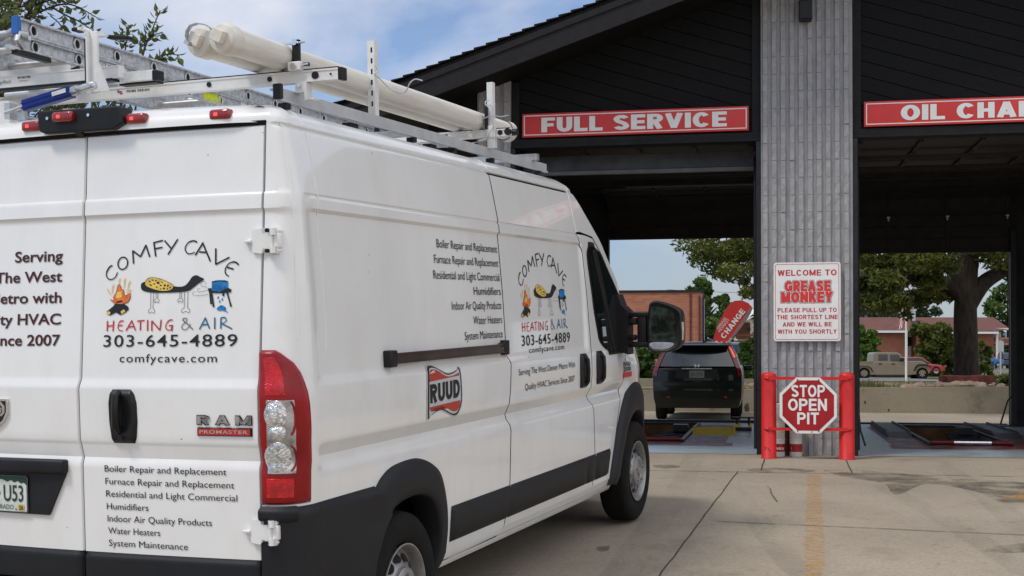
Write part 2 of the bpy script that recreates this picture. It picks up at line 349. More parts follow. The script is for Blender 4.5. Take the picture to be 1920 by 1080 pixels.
# heavy block capitals, each built from pen strokes of width t on a 1-high grid
def _arc(cx, cy, rx, ry, a0, a1, n=12): return [(cx + rx * cos(radians(a0 + (a1 - a0) * k / n)), cy + ry * sin(radians(a0 + (a1 - a0) * k / n))) for k in range(n + 1)]
def glyph(c, w_, t, f):
    """pen strokes of one letter, width w_, upright thickness t, horizontal thickness f"""
    e = t / 2; W = w_; h = f / 2; T, Bo, Mi = 1 - h, h, .5
    if c == 'I': return [[(e, 0), (e, 1)]], t
    V = lambda x: [(x, 0), (x, 1)]
    L = {
     'F': [V(e), [(t * .9, T), (W, T)], [(t * .9, .50), (W * .9, .50)]], 'E': [V(e), [(t * .9, T), (W, T)], [(t * .9, Mi), (W * .94, Mi)], [(t * .9, Bo), (W, Bo)]],
     'L': [V(e), [(t * .9, Bo), (W, Bo)]], 'H': [V(e), V(W - e), [(t, Mi), (W - t, Mi)]], 'T': [[(0, T), (W, T)], [(W / 2, 0), (W / 2, 1 - f * .9)]],
     'U': [[(e, 1), (e, .40)] + _arc(W / 2, .40, W / 2 - e, .40 - h, 180, 360) + [(W - e, 1)]],
     'O': [_arc(W / 2, .5, W / 2 - e, .5 - h, 0, 360, 28)], 'C': [_arc(W / 2, .5, W / 2 - e, .5 - h, 38, 322, 22)],
     'G': [_arc(W / 2, .5, W / 2 - e, .5 - h, 38, 340, 22), [(W * .54, .45), (W, .45)], [(W - e, .42), (W - e, .08)]],
     'S': [_arc(W / 2, .735, W / 2 - e, .265 - h, 15, 190, 10) + [(W * .30, .585), (W * .5, .505), (W * .70, .42)] + _arc(W / 2, .265, W / 2 - e, .265 - h, 10, -165, 10)],
     'R': [V(e), [(t * .9, T), (W * .55, T)] + _arc(W * .55, .71, W * .45 - e, .29 - h, 90, -90, 8) + [(t * .9, .42 + h)], [(W * .52, .44), (W - e * 1.05, 0)]],
     'P': [V(e), [(t * .9, T), (W * .55, T)] + _arc(W * .55, .69, W * .45 - e, .31 - h, 90, -90, 8) + [(t * .9, .38 + h)]],
     'B': [V(e), [(t * .9, T), (W * .52, T)] + _arc(W * .52, .75, W * .44 - e, .25 - h, 90, -90, 8) + [(t * .9, .5 + h)], [(W * .55, .5)] + _arc(W * .55, .26, W * .45 - e, .25 - h, 90, -90, 8) + [(t * .9, Bo)]],
     'V': [[(e, 1), (W / 2, .02)], [(W - e, 1), (W / 2, .02)]], 'A': [[(e, 0), (W / 2, .98)], [(W - e, 0), (W / 2, .98)], [(W * .26, .27), (W * .74, .27)]],
     'N': [V(e), V(W - e), [(e, .97), (W - e, .03)]], 'M': [V(e), V(W - e), [(e, .97), (W / 2, .06)], [(W - e, .97), (W / 2, .06)]],
     'W': [[(e, 1), (W * .28, .02)], [(W * .28, .02), (W / 2, .98)], [(W / 2, .98), (W * .72, .02)], [(W * .72, .02), (W - e, 1)]],
     'Y': [[(e, 1), (W / 2, .42)], [(W - e, 1), (W / 2, .42)], [(W / 2, 0), (W / 2, .48)]], 'K': [V(e), [(t * .8, .40), (W - e, 1)], [(W * .45, .60), (W - e, 0)]],
     'D': [V(e), [(t * .9, T), (W * .45, T)] + _arc(W * .45, .5, W * .55 - e, .5 - h, 90, -90, 14) + [(t * .9, Bo)]],
    }
    return L[c], W
_gw_ = {'I': 0, 'E': .80, 'F': .78, 'L': .76, 'T': .84, 'M': 1.1, 'W': 1.28, 'O': 1.0, 'C': .96, 'G': 1.0, 'A': 1.02, 'V': 1.0, 'N': .92}
def block(g, body, x0, x1, z0, h, fnz, t=.26, gap=.10, space=.42, grow=0.0, base=0.0, f=None):
    """fnz(o) -> mapping with the surface offset o; every stroke sits a hair above the last"""
    f = f or t * .72; ky = t / f
    cur = 0; items = []
    for c in body:
        if c == ' ': cur += space; continue
        ss, w_ = glyph(c, _gw_.get(c, .88), t, f); items.append((cur, ss)); cur += w_ + gap
    tot = cur - gap; k = (x1 - x0) / tot; i = 0
    for ox, ss in items:
        for s in ss:
            i += 1; fn = fnz(base + .00008 * (i % 7))
            P = [((ox + a), b * ky) for a, b in s]
            closed = (Vector(P[0]) - Vector(P[-1])).length < 1e-6
            if closed: P = P[:-1]
            stroke(g, P, t + 2 * grow, lambda a, b: fn(x0 + a * k, z0 + b / ky * h), closed=closed)
            if grow and not closed:
                for q, r in ((P[0], P[1]), (P[-1], P[-2])):
                    d = (Vector(q) - Vector(r)).normalized() * grow; n_ = Vector((-d.y, d.x)).normalized() * (t / 2 + grow) * .82
                    c_ = (t / 2 + grow) * .82 / (t / 2 + grow)
                    Q = Vector(q); fan(g, [tuple(v) for v in (Q + n_ / .82, Q + d * .7 + n_ / .82, Q + d + n_, Q + d - n_, Q + d * .7 - n_ / .82, Q - n_ / .82)], lambda a, b: fn(x0 + a * k, z0 + b / ky * h))
# ================================================================ building frame, ground
BP = Vector((2.882, 15.164, 0.0)); BYAW = radians(11)
BROT = (0, 0, -BYAW)
_U = Vector((cos(BYAW), -sin(BYAW), 0)); _W = Vector((sin(BYAW), cos(BYAW), 0))
def bw(u, wv, z=0.0): return BP + _U * u + _W * wv + Vector((0, 0, z))
def to_uw(p): d = Vector(p) - BP; return d.dot(_U), d.dot(_W)
_gw = [-80, -40, -16, -9.5, -7.5, -5.6, -2, 0, 7.4, 11, 16, 40]
_gzv = [-2.6, -1.6, -0.67, -0.314, -0.19, -0.094, -0.022, 0, 0, -0.164, -0.17, -0.2]
def gz(wv):
    k = 0.0 if wv > -1 else 0.9
    return sum(lerp(_gw, _gzv, wv + d * k) for d in (-1, -.5, 0, .5, 1)) / 5
def ground_px(px, py):
    """(u,w) of the forecourt point seen at a photo pixel"""
    a = at(px, py, 10.0); o = Vector((0, 0, CAMZ)); d = a - o; z = 0.0
    for _ in range(25):
        p = o + d * ((z - CAMZ) / d.z); u, wv = to_uw(p); z = gz(wv)
    return u, wv

# concrete
def concrete(name, c1, c2, stain, sc=1.0):
    m = bpy.data.materials.new(name); m.use_nodes = True
    t = m.node_tree; b = t.nodes['Principled BSDF']; N = t.nodes.new; L = t.links.new
    tcn = N('ShaderNodeTexCoord')
    def noise(s, det, rough=0.6):
        n = N('ShaderNodeTexNoise'); n.inputs['Scale'].default_value = s * sc; n.inputs['Detail'].default_value = det; n.inputs['Roughness'].default_value = rough
        L(tcn.outputs['Object'], n.inputs['Vector']); return n
    def ramp(n, lo, hi, a=(0, 0, 0, 1), e=(1, 1, 1, 1)):
        r = N('ShaderNodeValToRGB'); r.color_ramp.elements[0].position = lo; r.color_ramp.elements[1].position = hi
        r.color_ramp.elements[0].color = a; r.color_ramp.elements[1].color = e; L(n.outputs['Fac'], r.inputs['Fac']); return r
    base = ramp(noise(0.55, 8), 0.32, 0.68, (*c1, 1), (*c2, 1))
    fine = ramp(noise(38, 6, 0.75), 0.25, 0.75, (0.70, 0.70, 0.70, 1), (1.22, 1.22, 1.22, 1))
    spots = ramp(noise(7, 5, 0.7), 0.26, 0.42, (0.72, 0.70, 0.68, 1), (1, 1, 1, 1))
    pits = ramp(noise(130, 3), 0.33, 0.39, (0.50, 0.55, 0.55, 1), (1, 1, 1, 1))
    st = ramp(noise(0.9, 7, 0.62), 0.60, 0.78, (1, 1, 1, 1), (*stain, 1))
    cur = base.outputs['Color']
    for r in (fine, spots, pits, st):
        mm = N('ShaderNodeMix'); mm.data_type = 'RGBA'; mm.blend_type = 'MULTIPLY'; mm.inputs[0].default_value = 1
        L(cur, mm.inputs[6]); L(r.outputs['Color'], mm.inputs[7]); cur = mm.outputs[2]
    L(cur, b.inputs['Base Color']); b.inputs['Roughness'].default_value = 0.82
    nb = noise(90, 6, 0.7); bp = N('ShaderNodeBump'); bp.inputs['Strength'].default_value = 0.35; bp.inputs['Distance'].default_value = 0.006
    L(nb.outputs['Fac'], bp.inputs['Height']); L(bp.outputs['Normal'], b.inputs['Normal'])
    return m
M['conc'] = concrete('forecourt_concrete', (0.285, 0.238, 0.180), (0.375, 0.318, 0.243), (0.62, 0.58, 0.54))
M['wallconc'] = concrete('stained_wall_concrete', (0.25, 0.21, 0.15), (0.33, 0.285, 0.21), (0.5, 0.45, 0.4), 1.3)
M['crack'] = mat('dark_joint', (0.055, 0.044, 0.034), 0.9, var=0.4, vscale=6)
M['joint'] = worn('dirty_joint', (0.10, 0.08, 0.065), 0.9, 5, 0.36, 0.52)
M['yline'] = worn('worn_yellow_line', (0.58, 0.30, 0.06), 0.85, 16.0, 0.40, 0.72, amax=.68)
M['oil'] = worn('oil_stain', (0.13, 0.105, 0.08), 0.6, 2.6, 0.40, 0.66, amax=.72)
M['floorpaint'] = mat('blue_grey_floor_paint', (0.20, 0.245, 0.27), 0.30, col2=(0.34, 0.385, 0.40), vscale=2.2, bump=0.1, bscale=30, stretch=(1, 2.5, 1), rvar=0.1)
M['redfloor'] = worn('red_floor_paint', (0.24, 0.018, 0.02), 0.4, 2.4, 0.36, 0.60, (1, 1.6, 1))
M['siding'] = mat('black_wood_siding', (0.0055, 0.0055, 0.006), 0.7, spec=.25, var=0.3, vscale=12, bump=0.3, bscale=30, stretch=(1, 1, 6))
M['trimblack'] = mat('black_wood_trim', (0.011, 0.011, 0.012), 0.65, spec=.3, var=0.25, vscale=10, bump=0.25, bscale=50)
M['shingle'] = mat('black_shingles', (0.012, 0.012, 0.0125), 0.9, spec=.2, var=0.5, vscale=60, bump=0.5, bscale=200)
M['doorpanel'] = mat('dark_door_panel', (0.040, 0.033, 0.027), 0.6, spec=.3, var=0.2, vscale=6)
M['doorgrey'] = mat('grey_door_panel', (0.085, 0.085, 0.088), 0.5, var=0.2, vscale=5)
M['interior'] = mat('dark_interior_wall', (0.035, 0.033, 0.031), 0.8, var=0.3, vscale=3)
M['cmu'] = mat('grey_painted_block', (0.335, 0.33, 0.335), 0.85, var=0.13, vscale=9, bump=0.8, bscale=55)
M['cmuback'] = mat('grey_painted_groove', (0.31, 0.307, 0.315), 0.8, var=0.1, vscale=8, bump=0.2, bscale=60)
M['darksteel'] = mat('dark_steel', (0.024, 0.024, 0.026), 0.45, 0.5, var=0.2, vscale=12)
M['signred'] = mat('sign_red', (0.62, 0.040, 0.036), 0.42, var=0.05, vscale=4)
M['signwhite'] = mat('sign_white', (0.78, 0.78, 0.76), 0.42, var=0.04, vscale=10)
M['stopred'] = mat('stop_sign_red', (0.36, 0.008, 0.012), 0.4, var=0.12, vscale=6)
M['rustwhite'] = mat('chipped_white_border', (0.78, 0.77, 0.73), 0.5, col2=(0.45, 0.25, 0.10), vscale=16, lo=0.60, hi=0.72)
M['bolred'] = mat('red_bollard_paint', (0.60, 0.016, 0.016), 0.45, col2=(0.34, 0.012, 0.012), vscale=7, lo=.52, hi=.80, bump=0.15, bscale=40, rvar=.12)
M['canwhite'] = mat('white_tin', (0.66, 0.66, 0.64), 0.4, var=0.08, vscale=20)
M['rust'] = mat('rusty_pipe', (0.10, 0.035, 0.015), 0.85, var=0.4, vscale=20)
M['pitbrown'] = mat('brown_pit_wall', (0.17, 0.075, 0.025), 0.7, var=0.35, vscale=4)
M['yellowpaint'] = mat('yellow_steel_ramp', (0.72, 0.52, 0.06), 0.85, spec=.15, col2=(0.52, 0.38, 0.07), vscale=9, lo=0.5, hi=0.75)
M['redsteel'] = mat('red_pipe', (0.14, 0.010, 0.010), 0.45, var=0.3, vscale=20)

def gplace(o): o.location = BP; o.rotation_euler = BROT; return o
PITS = [(-1.93, -1.07, 2.0, 6.4), (2.13, 3.05, 1.95, 6.3)]
g = G()
us = sorted(set([-60, -40, -25, -15, -8, -4, -1.93, -1.07, 1, 2.13, 3.05, 5, 9, 15, 25, 40, 60]))
ws = sorted(set([-80, -60, -40, -30, -22, -18] + lin(-16, 0, 33) + [1.95, 2.0, 4, 6.3, 6.4, 7.4] + lin(7.9, 11.5, 10) + [13, 16.05]))
for i in range(len(us) - 1):
    for j in range(len(ws) - 1):
        uc, wc = (us[i] + us[i + 1]) / 2, (ws[j] + ws[j + 1]) / 2
        if any(a < uc < b and c < wc < d for a, b, c, d in PITS): continue
        g.quad(*[(us[i + a], ws[j + b], gz(ws[j + b])) for a, b in ((0, 0), (1, 0), (1, 1), (0, 1))])
gplace(tag(g.obj('forecourt', M['conc'], smooth=True, angle=60), kind='structure'))
# painted bay floor, 4 mm above, with the same openings
g = G(); us2 = [-3.9, -1.93, -1.07, 2.13, 3.05, 9.0]; ws2 = [0.06, 1.95, 2.0, 6.3, 6.4, 7.28]
for i in range(len(us2) - 1):
    for j in range(len(ws2) - 1):
        uc, wc = (us2[i] + us2[i + 1]) / 2, (ws2[j] + ws2[j + 1]) / 2
        if any(a < uc < b and c < wc < d for a, b, c, d in PITS): continue
        g.quad(*[(us2[i + a], ws2[j + b], 0.004) for a, b in ((0, 0), (1, 0), (1, 1), (0, 1))])
gplace(tag(g.obj('bay_floor', M['floorpaint']), kind='structure'))

def ribbon(g, pts, wd, dz=0.004, step=0.4, jit=0.0):
    """flat strip on the forecourt along (u,w) points"""
    P = []
    for i in range(len(pts) - 1):
        a, b = pts[i], pts[i + 1]; l = max(1, int(sqrt((a[0] - b[0]) ** 2 + (a[1] - b[1]) ** 2) / step))
        P += [(a[0] + (b[0] - a[0]) * k / l, a[1] + (b[1] - a[1]) * k / l) for k in range(l)]
    P.append(pts[-1]); P = [(p[0] + random.uniform(-jit, jit), p[1] + random.uniform(-jit, jit)) for p in P]
    stroke(g, P, wd, lambda a, b: (a, b, gz(b) + dz))
g = G()
ribbon(g, curve([ground_px(*p) for p in ((1384, 884), (1345, 935), (1308, 985), (1270, 1035), (1237, 1079))], 5) + [(-0.75, -10.5), (-0.9, -14)], 0.010, 0.004, 0.15, 0.004)
ribbon(g, [ground_px(1435, 857), ground_px(1427, 882)], 0.013, 0.004, 0.3, 0.003)
ribbon(g, [ground_px(1585, 861), ground_px(1598, 887)], 0.013, 0.004, 0.3, 0.003)
gplace(tag(g.obj('pavement_joints', M['crack']), kind='structure'))
g = G()
ribbon(g, [(-14, -2.03), (0, -2.04), (14, -2.04)], 0.022, 0.0045, 0.5, 0.003)
a, b = ground_px(1340, 978), ground_px(1920, 1004)
k = (b[1] - a[1]) / (b[0] - a[0])
ribbon(g, [(-0.35, a[1]), (10, a[1] + k * 10)], 0.014, 0.0045, 0.5, 0.006)
ribbon(g, [ground_px(1440, 912), ground_px(1458, 942)], 0.012, 0.0045, 0.2, 0.01)
ribbon(g, [(3.4, -2.0), (3.6, -14)], 0.012, 0.0045, 0.5, 0.004)
gplace(tag(g.obj('pavement_seams', M['joint']), kind='structure'))
g = G()
ribbon(g, [(0.52, -2.1), (0.42, -5.0), (0.31, -8.3), (0.2, -11), (0.1, -13.5)], 0.125, 0.006)
gplace(tag(g.obj('yellow_lane_marking', M['yline']), kind='structure'))
g = G()
P = [ground_px(*p) for p in ((1872, 938), (1925, 920), (1990, 925), (1990, 940))]
g.add([(u, v, gz(v) + 0.006) for u, v in P], [(0, 1, 2, 3)])
ribbon(g, [(-1.3, 0.0), (-0.2, 0.0)], 0.035, 0.006); ribbon(g, [(1.3, -0.01), (4.0, -0.02)], 0.03, 0.006)
gplace(tag(g.obj('yellow_arrow_marking', M['yline']), kind='structure'))
g = G()
def blob(pts, dz=0.005):
    c = curve([ground_px(*p) for p in pts], 6, True)
    fan(g, c, lambda a, b: (a, b, gz(b) + dz))
blob([(1545, 882), (1640, 884), (1800, 898), (1935, 908), (1960, 940), (1880, 942), (1830, 922), (1740, 908), (1680, 928), (1655, 906), (1590, 896)])
blob([(1225, 873), (1262, 872), (1275, 876), (1240, 879)]); blob([(1120, 1027), (1142, 1025), (1140, 1033), (1124, 1034)], 0.0055)
blob([(1870, 1025), (1930, 1020), (1925, 1036), (1850, 1035)]); blob([(1400, 880), (1470, 878), (1530, 884), (1440, 888)], 0.0055)
gplace(tag(g.obj('oil_stains', M['oil']), kind='structure'))
g = G()
for (a, b, c, d) in PITS:
    for q in ((a - .55, b + .7, c - .62, c), (a - .5, a, c, d), (b, b + .6, c, d)):
        n = 6
        P = [(q[0] + (q[1] - q[0]) * i / n, q[2] + (random.uniform(-.06, .06) if 0 else 0)) for i in range(n + 1)]
        g.quad((q[0], q[2], .009), (q[1], q[2], .009), (q[1], q[3], .009), (q[0], q[3], .009))
gplace(tag(g.obj('red_floor_marking', M['redfloor']), kind='structure'))
M['tyremark'] = worn('tyre_marks', (0.13, 0.115, 0.10), 0.8, 1.1, 0.40, 0.75, (2.5, .5, 1), amax=.17)
g = G()
for u in (-2.25, -.75, 1.85, 3.35): ribbon(g, [(u, -.1), (u + .05, -4), (u - .1, -9), (u - .2, -14)], .24, .0035, .5, .01)
for u in (-.3, 1.1): ribbon(g, [(u, -3), (u + .5, -7), (u + 1.6, -11)], .2, .003, .5, .01)
gplace(tag(g.obj('tyre_marks', M['tyremark']), kind='structure'))
# leaves and grit lying about: a few dark specks
g = G()
for i in range(170):
    u, v = random.uniform(-1.5, 5), random.uniform(-11, -0.6); r = random.uniform(.003, .012) * (1.5 if random.random() < .1 else 1); a = random.uniform(0, 3)
    g.add([(u + r * cos(a + k * 1.57) * (1 if k % 2 else .5), v + r * sin(a + k * 1.57) * (1 if k % 2 else .5), gz(v) + .012) for k in range(4)], [(0, 1, 2, 3)])
gplace(tag(g.obj('grit', M['crack']), kind='stuff'))

# ================================================================ service building
B = thing('service_building', 'black gabled oil change garage with two open bays and a grey block pillar', 'building', BP, BROT)
def part(g, name, m, parent=B, **k): return g.obj(name, m, parent, **k)
PEAK = 2.55
def rz(u): return 5.15 + 0.335 * ((u if u < PEAK else 2 * PEAK - u) + 1.68)     # roof top surface
PILL = [(-3.365, -2.96), (0.0, 1.03), (4.05, 5.07), (8.1, 9.1)]
for (a, b) in PILL:
    g = G(); g.prism([(a, 0), (b, 0), (b, rz(b) - .26), (a, rz(a) - .26)], .02, .62, mi=1)
    top = rz(b) - .1
    n = int((top) / 0.2)
    for c in range(n):
        for k in range(round((b - a - .02) / .1013)):
            x = a + 0.022 + 0.1013 * k; hw_ = 0.054
            pr = 0.024 + random.uniform(-.004, .004); j = [random.uniform(-.005, .005) for _ in range(8)]
            z0, z1 = c * 0.2 + 0.0018, (c + 1) * 0.2 - 0.0018
            z1 = min(z1, rz(x) - .27)
            if z1 - z0 < .02: continue
            zz = lin(z0, z1, 4); y1 = 0.02
            V = []
            for q, z in enumerate(zz):
                V += [(x - .004, y1, z), (x + .003 + j[q] * .4, y1 - pr + j[(q * 3) % 8], z), (x + hw_ - .003 + j[(q + 3) % 8] * .4, y1 - pr + j[(q * 5 + 1) % 8], z), (x + hw_ + .004, y1, z)]
            F = [(0, 1, 2, 3), (15, 14, 13, 12)] + [(q * 4 + e, (q + 1) * 4 + e, (q + 1) * 4 + e + 1, q * 4 + e + 1) for q in range(3) for e in range(3)]
            g.add(V, F, 0)
    part(g, 'block_pillar', [M['cmu'], M['cmuback']], merge=False)
g = G(); g.prism([(-3.98, 0), (-3.37, 0), (-3.37, rz(-3.37) - .26), (-3.98, rz(-3.98) - .26)], .03, .5); part(g, 'corner_panel', M['siding'])
# siding boards, clipped to each bay under the roof line
def clip(poly, f):
    out = []
    for i in range(len(poly)):
        p, q = poly[i], poly[(i + 1) % len(poly)]; a, b = f(p), f(q)
        if a >= 0: out.append(p)
        if a * b < 0: t = a / (a - b); out.append((p[0] + (q[0] - p[0]) * t, p[1] + (q[1] - p[1]) * t))
    return out
BAYS = [(-2.96, 0.0), (1.03, 4.05), (5.07, 8.1)]
for (a, b) in BAYS:
    g = G()
    g.quad((a, .135, 3.64), (b, .135, 3.64), (b, .135, rz(b) - .2), (a, .135, rz(a) - .2), 1) if not (a < PEAK < b) else g.add([(a, .135, 3.64), (b, .135, 3.64), (b, .135, rz(b) - .2), (PEAK, .135, rz(PEAK) - .2), (a, .135, rz(a) - .2)], [(0, 1, 2, 3, 4)], 1)
    c = 3.0
    while c < 8.5:
        u0, u1 = a + .10, b - .10; sl_ = -0.315
        poly = [(u0, c), (u1, c + sl_ * (u1 - u0)), (u1, c + .163 + sl_ * (u1 - u0)), (u0, c + .163)]
        poly = clip(poly, lambda p: p[1] - 3.75); poly = clip(poly, lambda p: rz(p[0]) - .26 - p[1]) if len(poly) > 2 else poly
        if len(poly) > 2: g.prism(poly, .10, .13)
        c += .172
    part(g, 'siding', [M['siding'], M['gap']])
    g = G()
    g.box(((a + b) / 2, .10, 3.695), (b - a, .07, .105)); g.box(((a + b) / 2, .17, 3.66), (b - a, .25, .03))
    for x in (a + .05, b - .05): g.box((x, .105, (3.7475 + rz(x) - .3) / 2), (.098, .06, rz(x) - .3 - 3.7475))
    part(g, 'trim_board', M['trimblack'])
    g = G()
    for x in (a + .028, b - .028): g.box((x, .2, 1.82), (.055, .34, 3.63))
    part(g, 'door_jamb', M['darksteel'])
# roof; eaves lengthened out of view to shade the left pillar
for sgn in (-1, 1):
    g = G(); L = 8.2; sl_ = 0.335 / sqrt(1 + .335 ** 2); ang = math.atan(.335)
    def fr(u, wv, dz=0.0):
        uu = PEAK - u if sgn < 0 else PEAK + u
        return (uu, wv, rz(PEAK - u) + dz)
    g.add([fr(0, -.8, -.05), fr(L, -.8, -.05), fr(L, 8.2, -.05), fr(0, 8.2, -.05), fr(0, -.8, -.01), fr(L, -.8, -.01), fr(L, 8.2, -.01), fr(0, 8.2, -.01)],
          [(0, 1, 2, 3), (4, 5, 6, 7), (0, 1, 5, 4), (1, 2, 6, 5), (2, 3, 7, 6), (3, 0, 4, 7)])
    for k in range(58):
        d0, d1 = k * .14, k * .14 + .17
        g.add([fr(d0, -.835, .0), fr(d1, -.835, .012), fr(d1, 8.23, .012), fr(d0, 8.23, .0), fr(d0, -.835, .008), fr(d1, -.835, .034), fr(d1, 8.23, .034), fr(d0, 8.23, .008)],
              [(0, 1, 2, 3), (4, 5, 6, 7), (0, 1, 5, 4), (1, 2, 6, 5), (2, 3, 7, 6), (3, 0, 4, 7)])
    part(g, 'roof', M['shingle'], merge=False)
    g = G()
    def slab(w0, w1, t0, t1):
        g.add([fr(0, w0, t0), fr(L, w0, t0), fr(L, w1, t0), fr(0, w1, t0), fr(0, w0, t1), fr(L, w0, t1), fr(L, w1, t1), fr(0, w1, t1)],
              [(0, 1, 2, 3), (4, 5, 6, 7), (0, 1, 5, 4), (1, 2, 6, 5), (2, 3, 7, 6), (3, 0, 4, 7)])
    slab(-.815, -.78, -.05, -.125); slab(-.80, -.762, -.125, -.335); slab(8.17, 8.2, -.05, -.33)
    part(g, 'fascia_board', M['trimblack'])
    g = G(); slab(-.762, 8.17, -.27, -.25)
    part(g, 'soffit', M['siding'])
# shell: side walls, ceiling, back wall with its two openings
g = G()
g.box((-3.88, 3.9, 2.2), (.2, 6.6, 4.4)); g.box((9.0, 3.9, 2.2), (.2, 6.6, 4.4))
part(g, 'side_wall', M['interior'])
g = G(); g.box((2.55, 3.75, 4.02), (12.5, 7.1, .08))
for k in range(9): g.box((2.55, .6 + k * .8, 3.92), (12.5, .06, .14))
part(g, 'ceiling', M['interior'])
g = G(); W0 = 7.2
def wallp(u0, u1, z0, z1): g.box(((u0 + u1) / 2, W0 + .1, (z0 + z1) / 2), (u1 - u0, .2, z1 - z0))
wallp(-3.78, -2.63, 0, 3.5); wallp(-.02, 1.05, 0, 3.5); wallp(3.98, 5.12, 0, 3.5); wallp(8.05, 8.9, 0, 3.5); wallp(-3.78, 8.9, 3.5, 5.2)
wallp(5.12, 8.05, 2.3, 3.5)
g.prism([(-3.78, 5.2), (8.88, 5.2), (PEAK, 6.2)], W0 + .002, W0 + .198)
part(g, 'back_wall', M['interior'])
# overhead doors
def bracket(u, wv, z, parent):
    q = G(); q.box((u, wv, z), (.05, .02, .03)); q.box((u, wv, z - .035), (.022, .02, .05)); q.obj('hinge', M['alu'], parent)
def vdoor(u0, u1, z0, ns, hs):
    d = G()
    for k in range(ns): d.box(((u0 + u1) / 2, W0 - .05, z0 + hs * (k + .5)), (u1 - u0, .05, hs - .010))
    d.box(((u0 + u1) / 2, W0 - .03, z0 + hs * ns / 2), (u1 - u0 - .01, .02, hs * ns + .1))
    for k in range(4): d.box((u0 + .04 + (u1 - u0 - .08) * k / 3, W0 - .082, z0 + ns * hs / 2), (.05, .014, ns * hs - .02))
    d.box(((u0 + u1) / 2, W0 - .05, z0 - .012), (u1 - u0, .06, .025))
    o = part(d, 'garage_door', M['doorpanel'])
    for k in (range(4) if ns > 1 else ()): bracket(u0 + .05 + (u1 - u0 - .1) * k / 3, W0 - .1, z0 + ns * hs - .03, o)
    # curve and horizontal run towards the front
    d = G(); zt = z0 + ns * hs
    for k, (wv, z, t) in enumerate(((W0 - .09, zt + .16, .45), (W0 - .32, zt + .38, .95), (W0 - .75, zt + .50, 1.5), (W0 - 1.25, zt + .52, 1.57))):
        d.box(((u0 + u1) / 2, wv, z), (u1 - u0, .04, .36), rx=t)
        for e in range(4): d.box((u0 + .04 + (u1 - u0 - .08) * e / 3, wv - .03 * cos(t), z - .03 * sin(t)), (.05, .02, .36), rx=t)
    d.obj('curved_section', M['doorpanel'], o)
vdoor(-2.62, -.03, 3.20, 1, .16); vdoor(1.06, 3.97, 2.90, 3, .19); vdoor(5.13, 8.04, 2.3, 3, .3)
for (a, b), low in zip(BAYS, (True, False, False)):
    d = G()
    for k in range(5): d.box(((a + b) / 2, .75 + k * .5, 3.70 + .01 * k), (b - a - .16, .485, .04))
    for k in range(5):
        for e in range(5): d.box((a + .12 + (b - a - .24) * e / 4, .75 + k * .5, 3.665 + .01 * k), (.05, .47, .035))
    d.box(((a + b) / 2, 1.5, 3.62), (b - a - .16, .03, .05)); d.box(((a + b) / 2, 2.6, 3.63), (b - a - .16, .03, .05))
    o = part(d, 'garage_door', M['doorpanel'])
    if low:
        d = G(); d.box(((a + b) / 2, .52, 3.50), (b - a - .13, .05, .20), rx=-.35); d.box(((a + b) / 2, .43, 3.375), (b - a - .13, .07, .045))
        d.obj('bottom_section', M['doorgrey'], o)
    d = G()
    for x in (a + .07, b - .07):
        d.tube([(x, .32, .05), (x, .32, 3.2), (x, .45, 3.5), (x, .75, 3.62), (x, 3.4, 3.66)], .022, 6)
    d.cyl((a + .1, .42, 3.84), (b - .1, .42, 3.84), .018, n=8)
    if low: tb_ = G(); tb_.cyl((-1.9, 3.2, 3.55), (-.1, 3.2, 3.55), .02, n=8); part(tb_, 'torsion_bar', M['doorgrey'])
    part(d, 'door_track', M['darksteel'])
# down-light on the pillar
g = G(); g.box((.505, -.075, 5.10), (.15, .15, .22), bev=.012); g.box((.505, -.07, 4.99), (.13, .12, .012))
o = part(g, 'wall_light', M['black']); g = G(); g.box((.505, -.07, 5.25), (.11, .12, .07)); g.obj('mount', M['inkgrey'], o)
# steel stand by the far right jamb
g = G(); g.box((3.86, 7.02, .012), (.5, .3, .02)); g.box((4.0, 7.08, 1.6), (.09, .09, 3.2)); g.tube([(3.78, 7.0, .03), (3.9, 7.03, .42), (3.97, 7.05, .5)], .014, 6)
part(g, 'door_post', M['darksteel'])
g = G(); g.box((-1.3, 7.42, .02), (2.6, .22, .05)); g.box((2.5, 7.42, .012), (2.9, .16, .03))
part(g, 'threshold', M['darksteel'])

# ---------------------------------------------------------------- signs on the building
def bsign(name, label, body, u0, u1, z0, z1, tx0, tx1, tz, th):
    t = thing(name, label, 'sign', bw((u0 + u1) / 2, .055, (z0 + z1) / 2), BROT)
    h, v = (u1 - u0) / 2, (z1 - z0) / 2
    g = G(); g.box((0, 0, 0), (2 * h, .03, 2 * v), bev=.004); g.obj('panel', M['signred'], t, smooth=True)
    g = G(); e = .022; k = .011
    for (a, b, c, d) in ((-h + e, h - e, v - e - k, v - e), (-h + e, h - e, -v + e, -v + e + k), (-h + e, -h + e + k, -v + e + k, v - e - k), (h - e - k, h - e, -v + e + k, v - e - k)):
        g.box(((a + b) / 2, -.0165, (c + d) / 2), (b - a, .003, d - c))
    g.obj('border', M['signwhite'], t)
    g = G(); m = (u0 + u1) / 2; mz = (z0 + z1) / 2
    block(g, body, tx0 - m, tx1 - m, tz - mz, th, lambda o: (lambda a, b: (a, -.0185 - o, b)), t=.33, f=.215, gap=.10, space=.50)
    g.obj('lettering', M['signwhite'], t)
bsign('bay_sign', 'long red sign reading FULL SERVICE over the left bay', 'FULL SERVICE', -2.82, -.14, 3.768, 4.052, -2.585, -.39, 3.822, .176)
bsign('bay_sign', 'long red sign reading OIL CHANGE over the right bay', 'OIL CHANGE', 1.16, 3.84, 3.765, 4.052, 1.565, 3.45, 3.822, .176)

